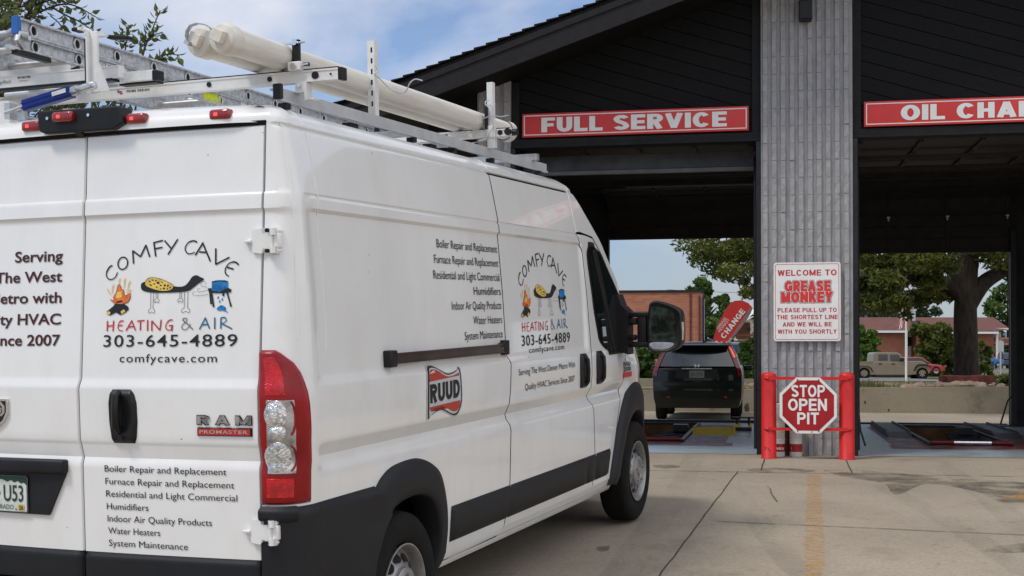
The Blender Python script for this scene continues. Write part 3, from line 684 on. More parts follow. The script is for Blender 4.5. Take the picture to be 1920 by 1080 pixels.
t = thing('welcome_sign', 'white notice with red lettering fixed to the block pillar', 'sign', bw(.515, -.035, 1.765), BROT)
def rrect(x0, x1, z0, z1, r, n=5):
    P = []
    for cx, cz, a0 in ((x1 - r, z1 - r, 0), (x0 + r, z1 - r, pi / 2), (x0 + r, z0 + r, pi), (x1 - r, z0 + r, 1.5 * pi)):
        P += [(cx + r * cos(a0 + k * pi / 2 / n), cz + r * sin(a0 + k * pi / 2 / n)) for k in range(n + 1)]
    return P
g = G(); g.prism(rrect(-.375, .375, -.452, .452, .03), -.006, .006); g.obj('panel', M['signwhite'], t)
wu = lambda px: .14 + (px - 1450) * (.75 / 126) - .515
wz = lambda py: 2.215 - (py - 493) * .00616 - 1.765
fs = lambda o: (lambda a, b: (a, -.0065 - o, b))
g = G(); P = rrect(-.355, .355, -.432, .432, .022); stroke(g, P, .005, fs(.001), closed=True)
for body, x0, x1, y0, y1 in (('WELCOME TO', 1457.5, 1568.5, 506.5, 517.5), ('PLEASE PULL UP TO', 1457.5, 1568.5, 577.5, 585.5), ('THE SHORTEST LINE', 1456, 1570.5, 590.5, 598.5),
                             ('AND WE WILL BE', 1467, 1559, 604, 612), ('WITH YOU SHORTLY', 1457.5, 1568.5, 617.5, 625.5)):
    block(g, body, wu(x0), wu(x1), wz(y1), (y1 - y0) * .00616, lambda o: fs(.001 + o), t=.24, gap=.17, space=.52)
g.obj('lettering', M['inkred'], t)
for off, mk, dd in ((.185, 'ink', .0010), (.13, 'signwhite', .0020), (.075, 'signred', .0030)):
    g = G()
    block(g, 'GREASE', wu(1472), wu(1556.5), wz(546.0), .112, lambda o: fs(dd + o), t=.28, f=.19, gap=.22, grow=off)
    g.obj('wordmark', M[mk], t, merge=False)
    g = G()
    block(g, 'MONKEY', wu(1465), wu(1560), wz(566.5), .112, lambda o: fs(dd + .0005 + o), t=.28, f=.19, gap=.22, grow=off)
    g.obj('wordmark', M[mk], t, merge=False)

# bollards, straps and the stop sign
for k, (u, lab) in enumerate(((.083, 'red steel bollard left of the stop sign, black scuffs near its foot'), (.932, 'red steel bollard right of the stop sign'))):
    t = thing('bollard', lab, 'bollard', bw(u, -.42, gz(-.42)), BROT, 'red bollards before the pillar')
    g = G(); r = .0835
    prof = [(r + .006, 0), (r + .006, .006), (r, .012), (r, .925), (r - .004, .945), (r - .02, .957), (r - .05, .965), (.001, .968)]
    g.lathe(prof, (0, 0, 0), (0, 0, 1), 40); g.obj('post', M['bolred'], t, smooth=True, angle=50)
    if k == 0:
        g = G()
        for (a, z, l, h) in ((-.62, .13, .03, .008), (-.35, .125, .02, .006), (-.1, .11, .012, .016), (.1, .09, .02, .012), (-.5, .105, .008, .03)):
            an = -pi / 2 + a; g.add([((r + .001) * cos(an + s * l / r), (r + .001) * sin(an + s * l / r), z + v * h) for s, v in ((-.5, -.5), (.5, -.3), (.4, .5), (-.5, .4))], [(0, 1, 2, 3)])
        g.obj('scuff', M['ink'], t)
t = thing('stop_sign', 'octagonal red sign reading STOP OPEN PIT strapped between two bollards', 'sign', bw(.51, -.53, .595), BROT)
R8 = .31 / cos(pi / 8)
oc = lambda r: [(r * cos(pi / 8 + k * pi / 4), r * sin(pi / 8 + k * pi / 4)) for k in range(8)]
g = G(); g.prism(oc(R8), -.004, .004); g.obj('border', M['rustwhite'], t)
g = G(); fan(g, oc(R8 - .034), lambda a, b: (a, -.006, b)); g.obj('face', M['stopred'], t)
su = lambda px: .20 + (px - 1461) * .62 / 107 - .51
sz = lambda py: .905 - (py - 708) * .0061 - .595
g = G()
for body, x0, x1, y0, y1 in (('STOP', 1483, 1546, 721.5, 743.5), ('OPEN', 1477, 1549.5, 746.5, 768.5), ('PIT', 1494, 1534.5, 771.5, 793)):
    block(g, body, su(x0), su(x1), sz(y1), (y1 - y0) * .0061, lambda o: (lambda a, b: (a, -.0075 - o, b)), t=.24, f=.19, gap=.12)
g.obj('lettering', M['signwhite'], t)
g = G()
for a, b in ((-.115, -.285), (.115, -.285), (-.115, .285), (.115, .285)): g.cyl((a, -.004, b), (a, -.012, b), .007, n=8)
g.obj('bolt', M['darksteel'], t)
for z in (.30, -.265):
    g = G(); g.box((.0, .022, z), (.86, .008, .034)); g.tube([(-.43, .02, z), (-.455, .028, z), (-.47, .05, z)], .017, 8); g.tube([(.43, .02, z), (.455, .028, z), (.47, .05, z)], .017, 8)
    g.obj('strap', M['bolred'], t)

def can(u, wv, z, body, lab):
    t = thing('oil_can', lab, 'can', bw(u, wv, z), BROT, 'stacked white cans behind the stop sign')
    r, h = .070, .2
    g = G(); g.lathe([(.001, 0), (r - .003, 0), (r, .004), (r, h - .012), (r + .003, h - .01), (r + .003, h - .003), (r - .003, h), (r - .006, h - .006), (.001, h - .006)], (0, 0, 0), (0, 0, 1), 28)
    g.obj('tin', M['canwhite'], t, smooth=True, angle=40)
    q = lambda o: (lambda a, b: ((r + o) * sin(a / r), -(r + o) * cos(a / r), b))
    g = G()
    if body:
        g.grid(lambda a, b: q(.0008)(a, b), lin(-.11, .11, 17), [.055, .145]); g.obj('label_band', M['stopred'], t, smooth=True)
        g = G(); text(g, body[0], body[1], body[2], .08, .035, q(.0016), bold=.02, shear=.25); g.obj('lettering', M['inkwhite'], t)
cz = gz(-.15)
can(.195, -.13, cz, ('Service', -.11, .068), 'white can at the foot of the left stack, red band reading Service')
can(.195, -.13, cz + .2, None, 'plain white can, second from the ground in the left stack')
can(.195, -.13, cz + .4, None, 'plain white can on top of the left stack')
can(.385, -.13, cz, ('Quality', -.062, .062), 'white can at the foot of the right stack, red band reading Quality')
can(.385, -.13, cz + .2, None, 'plain white can, second from the ground in the right stack')
g = G(); g.cyl((0, 0, 0), (0, 0, .62), .028, n=14); g.cyl((0, 0, .62), (0, 0, .64), .033, n=14)
o = g.obj('standpipe', M['rust'], smooth=True); o.location = bw(.285, -.06, cz); tag(o, 'rusty brown pipe standing between the two stacks of white cans', 'pipe')
g = G(); g.tube([bw(1.075, -.02, 1.9), bw(1.072, -.03, 1.0), bw(1.08, -.05, .55), bw(1.1, -.1, .3), bw(1.15, -.16, .13)], .012, 7)
tag(g.obj('rubber_strap', M['black']), 'thin black rubber strap dangling from the right side of the pillar', 'strap')
g = G(); g.tube([bw(1.02, .5, 4.0), bw(1.3, 7.0, 2.95), bw(1.34, 6.9, 2.2), bw(1.2, 6.8, 1.75), bw(1.1, 6.9, 1.6)], .009, 6)
tag(g.obj('hanging_hose', M['black']), 'black hose hanging inside the right bay beside the pillar', 'hose')

# ---------------------------------------------------------------- service pits and what stands round them
for k, (a, b, c, d) in enumerate(PITS):
    t = thing('service_pit', ('open inspection pit in the left bay floor, behind the front wheel of the van', 'open inspection pit in the empty right bay floor')[k], 'pit', bw((a + b) / 2, c, 0), BROT)
    g = G(); h = (b - a) / 2; l = d - c
    for P in (((-h, 0), (-h, l)), ((-h, l), (h, l)), ((h, l), (h, 0)), ((h, 0), (-h, 0))):
        (x0, y0), (x1, y1) = P; g.quad((x0, y0, .003), (x1, y1, .003), (x1, y1, -1.6), (x0, y0, -1.6))
    g.quad((-h, 0, -1.6), (h, 0, -1.6), (h, l, -1.6), (-h, l, -1.6)); g.obj('pit_lining', M['pitbrown'], t)
    g = G()
    for x in (-h - .03, h + .03): g.box((x, l / 2, .025), (.05, l, .04))
    g.box((0, l + .03, .025), (2 * h + .11, .05, .04)); g.obj('rim_rail', M['darksteel'], t)
    g = G(); g.cyl((-h - .02, -.03, .05), (h + .02, -.03, .05), .032, n=12); g.obj('end_bar', M['redsteel'], t, smooth=True)
    g = G(); g.cyl((-h + .25 if k else -h, -.03, .05), (h - .22 if k else -.02, -.03, .05), .035, n=12); g.obj('sleeve', M['chrome'], t, smooth=True)
    g = G()
    for i in range(7): g.box((.12 + .03 * i, 1.2 + i * .3, -.02), (.03, .5, .03), rz=.9)
    g.box((.28, 2.6, .06), (.22, .3, .10)); g.obj('drain_rack', M['darksteel'], t)
def wheel_ramp(u0, u1, w0, w1, m, lab):
    g = G(); h = .085 if 'yellow' in lab else .06
    P = [(w0, 0), (w0 + .42, h), (w1 - .3, h), (w1, 0)]
    g.prism(P, u0, u1, lambda a, b, y: (y, a, b + .0045))
    for x in (u0 + .012, u1 - .012): g.prism([(w0 + .1, .02), (w0 + .42, h), (w1 - .3, h), (w1 - .3, h + .03), (w0 + .42, h + .03)], x - .01, x + .01, lambda a, b, y: (y, a, b + .006))
    c = ((u0 + u1) / 2, w0); g.v = [(p[0] - c[0], p[1] - c[1], p[2]) for p in g.v]
    o = g.obj('wheel_ramp', m); o.location = bw(*c, 0); o.rotation_euler = BROT; tag(o, lab, 'ramp')
wheel_ramp(1.72, 2.06, 3.6, 6.9, M['darksteel'], 'dark steel wheel ramp along the left edge of the right pit')
wheel_ramp(3.14, 3.5, 3.5, 6.8, M['darksteel'], 'dark steel wheel ramp along the right edge of the right pit')
wheel_ramp(-1.0, -.4, 3.6, 4.5, M['yellowpaint'], 'yellow steel drive-on ramp behind the black car')
t = thing('jack_stand', 'small stand of black and yellow steel by the rear wheel of the black car', 'stand', bw(-.30, 5.0, 0), BROT)
g = G(); g.box((0, 0, .03), (.26, .3, .05)); g.box((0, 0, .20), (.34, .10, .022))
for x in (-.09, .09): g.cyl((x, 0, .05), (x, 0, .2), .018, n=8)
g.obj('frame', M['darksteel'], t)
g = G(); g.box((-.09, -.02, .075), (.1, .12, .05)); g.box((.1, -.02, .07), (.06, .1, .04)); g.obj('block', M['yellowpaint'], t)
# ================================================================ white van
VYAW, VPIT = radians(21.1237), radians(2.30254)
VLOC = (-1.76558, 5.61766, CAMZ - 1.43642)
VAN = thing('work_van', 'white high roof work van with black lettering and a loaded roof rack', 'van', VLOC, (VPIT, 0, -VYAW))
VM = Matrix.Translation(VLOC) @ Matrix.Rotation(-VYAW, 4, 'Z') @ Matrix.Rotation(VPIT, 4, 'X')
_pz = [.30, .34, .40, .62, .92, .955, .985, 1.015, 1.055, 1.075, 1.15, 1.25, 1.305, 1.312, 1.345, 1.352, 1.70, 2.00, 2.025, 2.04, 2.084, 2.093, 2.102, 2.30, 2.364, 2.371, 2.377, 2.384, 2.42, 2.45, 2.465]
_px = [.93, .955, .975, .984, .990, .987, .968, .962, .984, .995, 1.0, 1.0, .998, .996, .980, .9785, .966, .9435, .941, .954, .9505, .9395, .9475, .911, .897, .885, .885, .895, .874, .838, .79]
_pxs = [.93, .955, .975, .984, .992, .993, .994, .995, .996, .997, 1.0, 1.0, .998, .997, .995, .995, .979, .956, .955, .954, .9505, .949, .9475, .911, .897, .885, .885, .895, .874, .838, .79]
def hw(y, z):
    """half width of the body shell at station y, height z"""
    f = smooth(.178, .200, y)
    a = lerp(_pz, _px, z); b = lerp(_pz, _pxs, z)
    if z > 1.2: f *= 1 - smooth(3.76, 3.80, y)
    if z <= 1.2: f *= 1 - smooth(4.55, 4.8, y)
    x = b + (a - b) * f
    if y > 3.6: x -= .022 * ((y - 3.6) / 1.5) ** 2 * (1.0 + max(0, z - 1.3))
    if y > 5.0: x -= .34 * ((y - 5.0) / .98) ** 1.7
    if y > 4.6: x -= .5 * max(0, z - 1.12) ** 1.5 * smooth(4.6, 5.2, y)
    return x
_rz = [.30, .50, .985, 1.015, 1.07, 1.085, 1.305, 1.312, 1.345, 1.352, 2.02, 2.034, 2.094, 2.104, 2.36, 2.6]
_ry = [.005, .003, .0, .012, .002, -.004, -.004, -.003, .008, .009, .062, .052, .058, .067, .085, .09]
def yr(x, z): return lerp(_rz, _ry, z) - .05 * (1 - min(1, x * x))
def ztop(y): return lerp([0, 3.33, 3.61, 3.74, 3.94, 4.29, 4.61, 5.10, 5.22, 5.5, 5.75, 5.88, 5.96, 5.98],
                         [2.465, 2.465, 2.45, 2.41, 2.28, 2.04, 1.79, 1.40, 1.345, 1.25, 1.12, .98, .75, .55], y)
def zarch(y):
    """lower edge of the body side: sill, lifted over the wheels (half way under the cladding)"""
    z = lerp([0, 1.3, 1.6, 2.3, 3.7, 4.3], [.36, .36, .345, .355, .36, .36], y)
    for c, a, h in ((1.02, .41, .815), (4.94, .43, .92)):
        d = abs(y - c) / a
        if d < 1: z = max(z, .30 + (h - .30) * (1 - d ** 2.6) ** (1 / 2.6))
    return z
ZR = sorted(set([.30, .32, .34, .36, .40, .46, .52, .58, .62, .68, .74, .80, .86, .90, .92, .94, .955, .97, .985, 1.0, 1.015, 1.03, 1.045, 1.055, 1.065, 1.075, 1.09, 1.12, 1.15, 1.2, 1.25, 1.28, 1.30,
                 1.306, 1.312, 1.32, 1.335, 1.345, 1.352, 1.37, 1.42, 1.5, 1.6, 1.7, 1.8, 1.9, 1.97, 2.0, 2.015, 2.025, 2.033, 2.04, 2.06, 2.08, 2.09, 2.096, 2.102, 2.12, 2.2, 2.3, 2.34, 2.358, 2.366, 2.371, 2.376, 2.382, 2.39, 2.405, 2.42, 2.435, 2.45, 2.459, 2.465]))
def side_patch(g, yL, yR, ys_n, sx=1, off=0.0, z0=None, z1=9, arch=True, rows=None, mi=0, ylist=None):
    """piece of body side between two seam curves yL(z), yR(z)"""
    ts = ylist if ylist else lin(0, 1, ys_n)
    def fn(t, z):
        zz = z
        for _ in range(3):
            y = yL(zz) + (yR(zz) - yL(zz)) * t
            zz = min(max(z, zarch(y) if arch else -9, z0 if z0 is not None else -9), ztop(y) - .0, z1)
        return (sx * (hw(y, zz) + off), y, zz)
    g.grid(fn, ts, rows or ZR, mi, flip=sx < 0)
def K(v): return lambda z: v
SEAM1 = lambda z: lerp([.36, .39, .42, .60, .92, 1.07, 1.30, 1.35, 1.7, 2.38, 2.47], [2.24, 2.26, 2.29, 2.345, 2.36, 2.325, 2.355, 2.335, 2.32, 2.312, 2.312], z)
SEAM2 = lambda z: lerp([.36, .42, .60, .92, 1.02, 1.17, 1.35, 1.99, 2.10, 2.38], [3.90, 3.915, 3.95, 3.915, 3.83, 3.855, 3.85, 3.80, 3.715, 3.68], z)
SEAM3 = lambda z: lerp([.36, .45, .9, 1.1, 1.3, 1.42], [4.30, 4.34, 4.55, 4.66, 4.72, 4.70], z)
gp = .006
# body: quarter panels, left side, corner pillars, roof, nose
g = G()
side_patch(g, K(.17), lambda z: SEAM1(z) - gp, 60)
side_patch(g, K(.17), K(5.98), 120, sx=-1)
side_patch(g, SEAM3 and (lambda z: SEAM3(z) + gp), K(5.98), 40, z1=9)
# strip above the doors (gutter to roof edge) over sliding door and cab
def upper(y0, y1, n):
    g.grid(lambda y, z: (hw(y, min(z, ztop(y))), y, min(z, ztop(y))), lin(y0, y1, n), [z for z in ZR if z >= 2.375])
upper(2.306, 4.75, 60)
# A-pillar strip between door top and screen
def pill(sx=1):
    g.grid(lambda y, t: (lambda z: (hw(y, z), y, z))(min(ztop(y), FDT(y) + .012 + (2.376 - FDT(y) - .012) * t) if FDT(y) < 2.36 else ztop(y)), lin(3.70, 4.76, 40), lin(0, 1, 8))
FDT = lambda y: lerp([3.6, 3.72, 3.80, 4.06, 4.27, 4.65, 4.75], [2.10, 2.10, 2.105, 2.085, 1.965, 1.665, 1.57], y)
g.grid(lambda y, t: (lambda zl: (lambda z: (hw(y, z), y, z))(zl + (max(zl, min(ztop(y), 2.376)) - zl) * t))(FDT(y) + .010), lin(3.68, 4.78, 44), lin(0, 1, 10))
def corner(t, z, sx=1, off=0.0):
    xd = .838; h = hw(.17, z); yd = yr(.838, z); a = h - xd; b = .17 - yd; th = t * pi / 2; n = 2 / 2.7
    x = xd + a * max(0, sin(th)) ** n; y = yd + b * (1 - max(0, cos(th)) ** n)
    if off:
        nx, ny = sin(th), -cos(th); x += nx * off; y += ny * off
    return (sx * x, y, z)
for sx in (1, -1):
    g.grid(lambda t, z: corner(t, z, sx), lin(0, 1, 18), [z for z in ZR if .30 <= z <= 2.383] + [2.384])
# roof end cap above the doors and roof skin
def cap(s, t):
    """s: -1..1 across, t: 0 lower edge of the cap .. 1 roof"""
    th = t * pi / 2; a = abs(s); sg = 1 if s >= 0 else -1
    if a < .9: x = a / .9 * .838; b = Vector((x, yr(x, 2.38) - .022 * (1 - smooth(.70, .90, a)), 2.384))
    else: b = Vector(corner((a - .9) / .1, 2.384))
    top = Vector((a * .79, .17, 2.487 - .022 * a * a))
    kh = (1 - cos(th)) ** .9; kv = sin(th) ** .8
    return (sg * (b.x + (top.x - b.x) * kh), b.y + (top.y - b.y) * kh, b.z + (top.z - b.z) * kv)
g.grid(cap, lin(-1, -.9, 12) + lin(-.88, .88, 40) + lin(.9, 1, 12), lin(0, 1, 14))
def roof(s, y):
    zt = ztop(y); xe = hw(y, zt); cr = .022 * (1 if y < 3.4 else 1 + smooth(3.4, 4.2, y) * 1.6)
    rib = 0
    if .3 < y < 3.2 and abs(s) < .8: rib = .006 * (1 if int((s + 1) * 8) % 2 else 0)
    return (s * xe, y - .16 * smooth(4.0, 5.2, y) * 0 + 0, zt + cr * (1 - s * s) + rib)
g.grid(roof, lin(-1, 1, 41), lin(.17, 3.7, 40))
g.grid(roof, lin(-1, 1, 21), lin(5.14, 5.98, 20))
g.grid(lambda s, z: (s * hw(5.98, max(z, .5)) , 5.98 + .05 * (1 - s * s) , z), lin(-1, 1, 15), lin(.3, .57, 4))
BODY = g.obj('body', M['paint'], VAN, smooth=True, angle=28)
g = G(); g.grid(roof, lin(-1, 1, 21), lin(3.705, 5.135, 30)); g.obj('windscreen', M['glass'], VAN, smooth=True)
# dark shell behind the panel gaps, cab and wheel-house
g = G()
side_patch(g, K(.10), K(4.95), 80, off=-.03); side_patch(g, K(.10), K(4.95), 60, off=-.03, sx=-1)
g.grid(lambda x, z: (x, yr(x, z) + .035, z), lin(-.80, .80, 13), [.32, .6, 1.0, 1.35, 2.0, 2.38])
g.box((0, 2.55, .36), (1.84, 4.9, .04)); g.box((0, 2.7, .9), (1.1, 5.0, 1.0))
g.box((-.15, 2.9, .27), (1.3, 2.3, .16)); g.box((.45, 2.6, .25), (.5, 1.2, .12)); g.cyl((-.2, 1.5, .26), (-.2, 4.4, .26), .05, n=10); g.cyl((-.8, .95, .31), (.8, .95, .31), .06, n=10)  # chassis pieces added out of sight below the floor to darken the ground
for yc in (1.02, 4.94): g.box((0, yc, .62), (1.55, .98, .7))
g.obj('inner_shell', M['gap'], VAN)
# sliding door, front door
g = G(); side_patch(g, lambda z: SEAM1(z) + gp, lambda z: SEAM2(z) - gp, 60, z0=.385, rows=[z for z in ZR if .36 <= z <= 2.367])
SLD = g.obj('sliding_door', M['paint'], VAN, smooth=True, angle=28)
g = G()
def fd(t, z):
    zz = z
    for _ in range(4):
        yl = SEAM2(zz) + gp; y = yl + (max(SEAM3(min(zz, 1.42)), yl + .02) - gp - yl) * t if zz <= 1.42 else yl + (FRR(zz) - yl) * t
        zz = max(z, zarch(y), .40)
    return (hw(y, zz), y, zz)
FRR = lambda z: lerp([1.42, 1.57, 1.665, 1.965, 2.085, 2.10], [4.70, 4.74, 4.645, 4.265, 4.05, 3.78], z)
g.grid(fd, lin(0, 1, 40), [z for z in ZR if .40 <= z <= 2.097])
FRD = g.obj('front_door', M['paint'], VAN, smooth=True, angle=28)
# sill strip below the sliding door
g = G(); side_patch(g, K(2.2), K(4.36), 30, off=-.004, z0=.34, z1=.405, arch=False, rows=[.34, .36, .378, .405]); 
side_patch(g, K(1.40), K(4.36), 30, off=.012, z0=.318, z1=.352, arch=False, rows=[.30, .318, .335, .345, .352]); g.obj('sill', M['paint'], VAN, smooth=True)
# front door glass
WL = lambda z: lerp([1.30, 1.33, 1.38, 1.60, 1.89, 1.98, 2.03], [4.30, 4.18, 4.07, 3.985, 3.93, 3.925, 3.98], z)
WR = lambda z: lerp([1.29, 1.42, 1.67, 1.80, 1.95, 2.0, 2.03], [4.60, 4.60, 4.585, 4.43, 4.24, 4.16, 4.04], z)
def pane(g, e, off, z0, z1, l=WL, r=WR):
    g.grid(lambda t, z: (lambda zz: (hw(4.2, zz) + (hw(l(zz), zz) - hw(4.2, zz)) * (1 - t) + off, l(zz) - e + (r(zz) - l(zz) + 2 * e) * t, z))(max(1.30, min(2.03, z))), lin(0, 1, 10), lin(z0, z1, 26))
g = G(); pane(g, .035, .004, 1.275, 2.055); o = g.obj('window_frame', M['black'], FRD, smooth=True)
g = G(); pane(g, 0, .008, 1.30, 2.025); g.obj('window', M['glass'], FRD, smooth=True)
g = G(); g.tube([(hw(4.1, 2.0) + .004, 4.07, 2.0), (hw(4.2, 1.8) + .006, 4.16, 1.8), (hw(4.3, 1.55) + .008, 4.26, 1.55), (hw(4.35, 1.31) + .008, 4.36, 1.31)], .018, 6); g.obj('window_bar', M['black'], FRD, smooth=True)
# side trim
def slab(g, y0, y1, z0, z1, off, r=.02, sk=(0, 0)):
    """cladding plate standing off the body side with rolled edges"""
    ys = [y0, y0 + .006, y0 + .02] + lin(y0 + .1, y1 - .1, 8) + [y1 - .02, y1 - .006, y1] if y1 - y0 > .3 else [y0, y0 + .006, y0 + .018, (y0 + y1) / 2, y1 - .018, y1 - .006, y1]
    zs = [z0, z0 + .005, z0 + .018, (z0 + z1) / 2, z1 - .025, z1 - .008, z1]
    def fn(y, z):
        e = min(y - y0, y1 - y, z - z0, z1 - z); k = smooth(0, .016, e)
        yy = y + (sk[0] * (1 - (y - y0) / (y1 - y0)) + sk[1] * (y - y0) / (y1 - y0)) * (z - (z0 + z1) / 2)
        return (hw(yy, z) + .002 + off * k, yy, z)
    g.grid(fn, ys, zs)
for (p, a, b, sk) in ((VAN, 1.515, 2.322, (.1, .30)), (SLD, 2.335, 3.915, (.30, .12)), (BODY, 3.93, 3.955, None), (FRD, 3.965, 4.27, (.15, .38))):
    if sk is None: continue
    g = G(); slab(g, a, b, .435, .615, .016, sk=sk)
    if p is SLD: g = G(); slab(g, 2.335, 3.745, .435, .615, .016, sk=(.30, .12)); slab(g, 3.757, 3.942, .435, .615, .014, sk=(.12, .15))
    g.obj('side_moulding', M['plastic'], p, smooth=True, angle=50)
# wheel-arch cladding
def arch(name, outer, inner, offs):
    g = G(); n = 40
    def res(P):
        c = curve(P, 12); L = [0]
        for i in range(1, len(c)): L.append(L[-1] + sqrt((c[i][0] - c[i - 1][0]) ** 2 + (c[i][1] - c[i - 1][1]) ** 2))
        return [(lerp(L, [q[0] for q in c], L[-1] * k / n), lerp(L, [q[1] for q in c], L[-1] * k / n)) for k in range(n + 1)]
    o, i = res(outer), res(inner); V = []
    for k in range(n + 1):
        for f, of in ((-.02, -.002), (.0, .006), (.05, .018), (.3, offs), (.7, offs + .004), (.94, offs), (1.0, offs - .012), (1.0, -.10)):
            y = o[k][0] + (i[k][0] - o[k][0]) * f; z = o[k][1] + (i[k][1] - o[k][1]) * f
            V.append((hw(min(y, 5.4), z) + of, y, z))
    m = 8; F = [(a * m + b, (a + 1) * m + b, (a + 1) * m + b + 1, a * m + b + 1) for a in range(n) for b in range(m - 1)]
    g.add(V, F); return g.obj(name, M['plastic'], VAN, smooth=True, angle=50)
arch('wheel_arch', [(.672, .805), (.72, .85), (.83, .893), (1.0, .908), (1.14, .90), (1.28, .86), (1.37, .80), (1.43, .68), (1.455, .54), (1.43, .40), (1.395, .33)],
     [(.795, .685), (.82, .705), (.90, .725), (1.0, .735), (1.10, .733), (1.20, .71), (1.275, .66), (1.325, .575), (1.345, .48), (1.325, .38), (1.30, .32)], .03)
arch('wheel_arch', [(4.31, .36), (4.36, .50), (4.47, .72), (4.62, .91), (4.76, 1.0), (4.93, 1.04), (5.1, 1.03), (5.24, .97), (5.35, .85), (5.41, .70), (5.43, .5)],
     [(4.44, .34), (4.50, .48), (4.58, .62), (4.68, .74), (4.80, .81), (4.94, .835), (5.1, .815), (5.22, .75), (5.30, .66), (5.335, .56), (5.345, .45)], .04)
# rear bumper: corner and side wing with a step
g = G()
def wing(t, z): return corner(t, z, 1, .014 * smooth(.832, .80, z) + .001)
g.grid(wing, lin(0.0, 1, 18), [.30, .36, .42, .50, .58, .66, .70, .74, .76, .775, .785, .80, .81, .82, .826, .832])
def wing2(t, z):
    yl = .17; ye = lerp([.30, .50, .62, .69, .80, .832], [.60, .64, .71, .79, .70, .67], z); y = yl + (ye - yl) * t
    zz = min(z, .832 - .0 * t); k = smooth(0, .03, .832 - z)
    fl = smooth(.55, 1, t) * .02
    return (hw(y, zz) + .001 + (.014 + fl) * k, y, zz)
g.grid(wing2, lin(0, 1, 26), [.30, .36, .42, .50, .56, .62, .66, .69, .72, .75, .78, .80, .815, .826, .832])
g.grid(lambda s, z: corner(s, z, -1, .014), lin(0, 1, 14), [.30, .5, .7, .832])
def beam(x, z): return (x, yr(x, .5) - .035 - .01 * sin((z - .28) / .2 * pi), z)
g.grid(beam, lin(-.86, .86, 30), lin(.28, .48, 10)); g.grid(lambda x, t: (x, yr(x, .5) - .035 + .06 * t, .48), lin(-.86, .86, 30), lin(0, 1, 4))
BUM = g.obj('rear_bumper', M['plastic'], VAN, smooth=True, angle=35)
g = G(); g.grid(lambda t, z: corner(t, z, 1, .014 + .016 * smooth(.832, .818, z) * smooth(.70, .722, z)), lin(-.02, .62, 14), [.700, .708, .716, .724, .74, .78, .80, .815, .825, .832]) 
g2 = G(); g2.grid(lambda t, z: corner(t, z, 1, .014 + .02 * smooth(.836, .822, z) * smooth(.772, .79, z)), lin(-.03, .55, 14), [.770, .778, .786, .794, .81, .82, .828, .834, .838]); g2.obj('bumper_ledge', M['plastic'], BUM, smooth=True, angle=60)
# rear doors
for sx, nm in ((1, 'right'), (-1, 'left')):
    x0, x1 = (-.018, .831) if sx > 0 else (-.851, -.0245)
    rows = [z for z in ZR if .60 <= z <= 2.372] + [2.374]
    rows = sorted(set(rows + [.617, 1.0, 1.01, 1.02, 1.06, 1.07, 1.08, 2.028, 2.034, 2.098]))
    gx = lambda z: lerp([.5, 1.0, 1.04, 1.09, 1.30, 1.345, 2.4], [.004, .004, .0, -.004, -.006, .0, -.004], z)   # wavy centre seam
    g = G()
    def rd(t, z):
        a = x0 + (gx(z) if sx > 0 else 0); b = x1 + (gx(z) if sx < 0 else 0); x = a + (b - a) * t
        e = min(t, 1 - t) * abs(b - a); e2 = 2.374 - z
        return (x, yr(x, z) + .010 * (1 - smooth(0, .0045, e)) + .012 * (1 - smooth(0, .008, e2)), z)
    ts = [0, .0018, .0036, .0055, .01] + lin(.03, .97, 28) + [.99, .9945, .9964, .9982, 1]
    g.grid(rd, ts, [z for z in rows if z >= .617] + [2.368])
    d = g.obj('rear_door', M['paint'], VAN, smooth=True, angle=28)
    if sx > 0: RD = d
    else: LD = d
    g = G()
    def bt(t, z):
        x = x0 + (x1 - x0) * t; k = smooth(.617, .595, z)
        return (x, yr(x, z) - .012 * k + .02 * (1 - smooth(0, .015, min(t, 1 - t) * .84)), z)
    g.grid(bt, ts, [.49, .52, .56, .585, .595, .603, .611, .617]); g.obj('lower_cladding', M['plastic'], d, smooth=True, angle=50)
# raised weld seams at the rear pillar, behind the cab and across the roof
g = G()
def ridge(pts, r=.0028, n=30):
    c = curve(pts, 8); g.tube([(hw(y, z) + .0005, y, z) for y, z in c], r, 6)
ridge([(.272, 2.455), (.275, 2.36), (.278, 2.2), (.282, 2.0), (.284, 1.7), (.286, 1.45)])
ridge([(3.70, 2.40), (3.705, 2.30), (3.71, 2.2), (3.715, 2.11)]); ridge([(2.312, 2.46), (2.312, 2.40)])
g.tube([corner(.62, z, 1, .0005) for z in lin(1.50, 2.38, 30)], .0028, 6)
g.obj('weld_seam', M['paint'], BODY, smooth=True)
# frame strip between door and lamp / pillar is part of body: dark weather strip above the doors
g = G(); g.grid(lambda x, t: (x, yr(x, 2.38) + .004 - .01 * t, 2.372 + .018 * t), lin(-.85, .84, 30), [0, 1]); g.obj('door_seal', M['gap'], VAN)
R_ = lambda o=.003: (lambda a, b: (a, yr(a, b) - o, b))
Sd = lambda o=.003: (lambda a, b: (hw(a, b) + o, a, b))
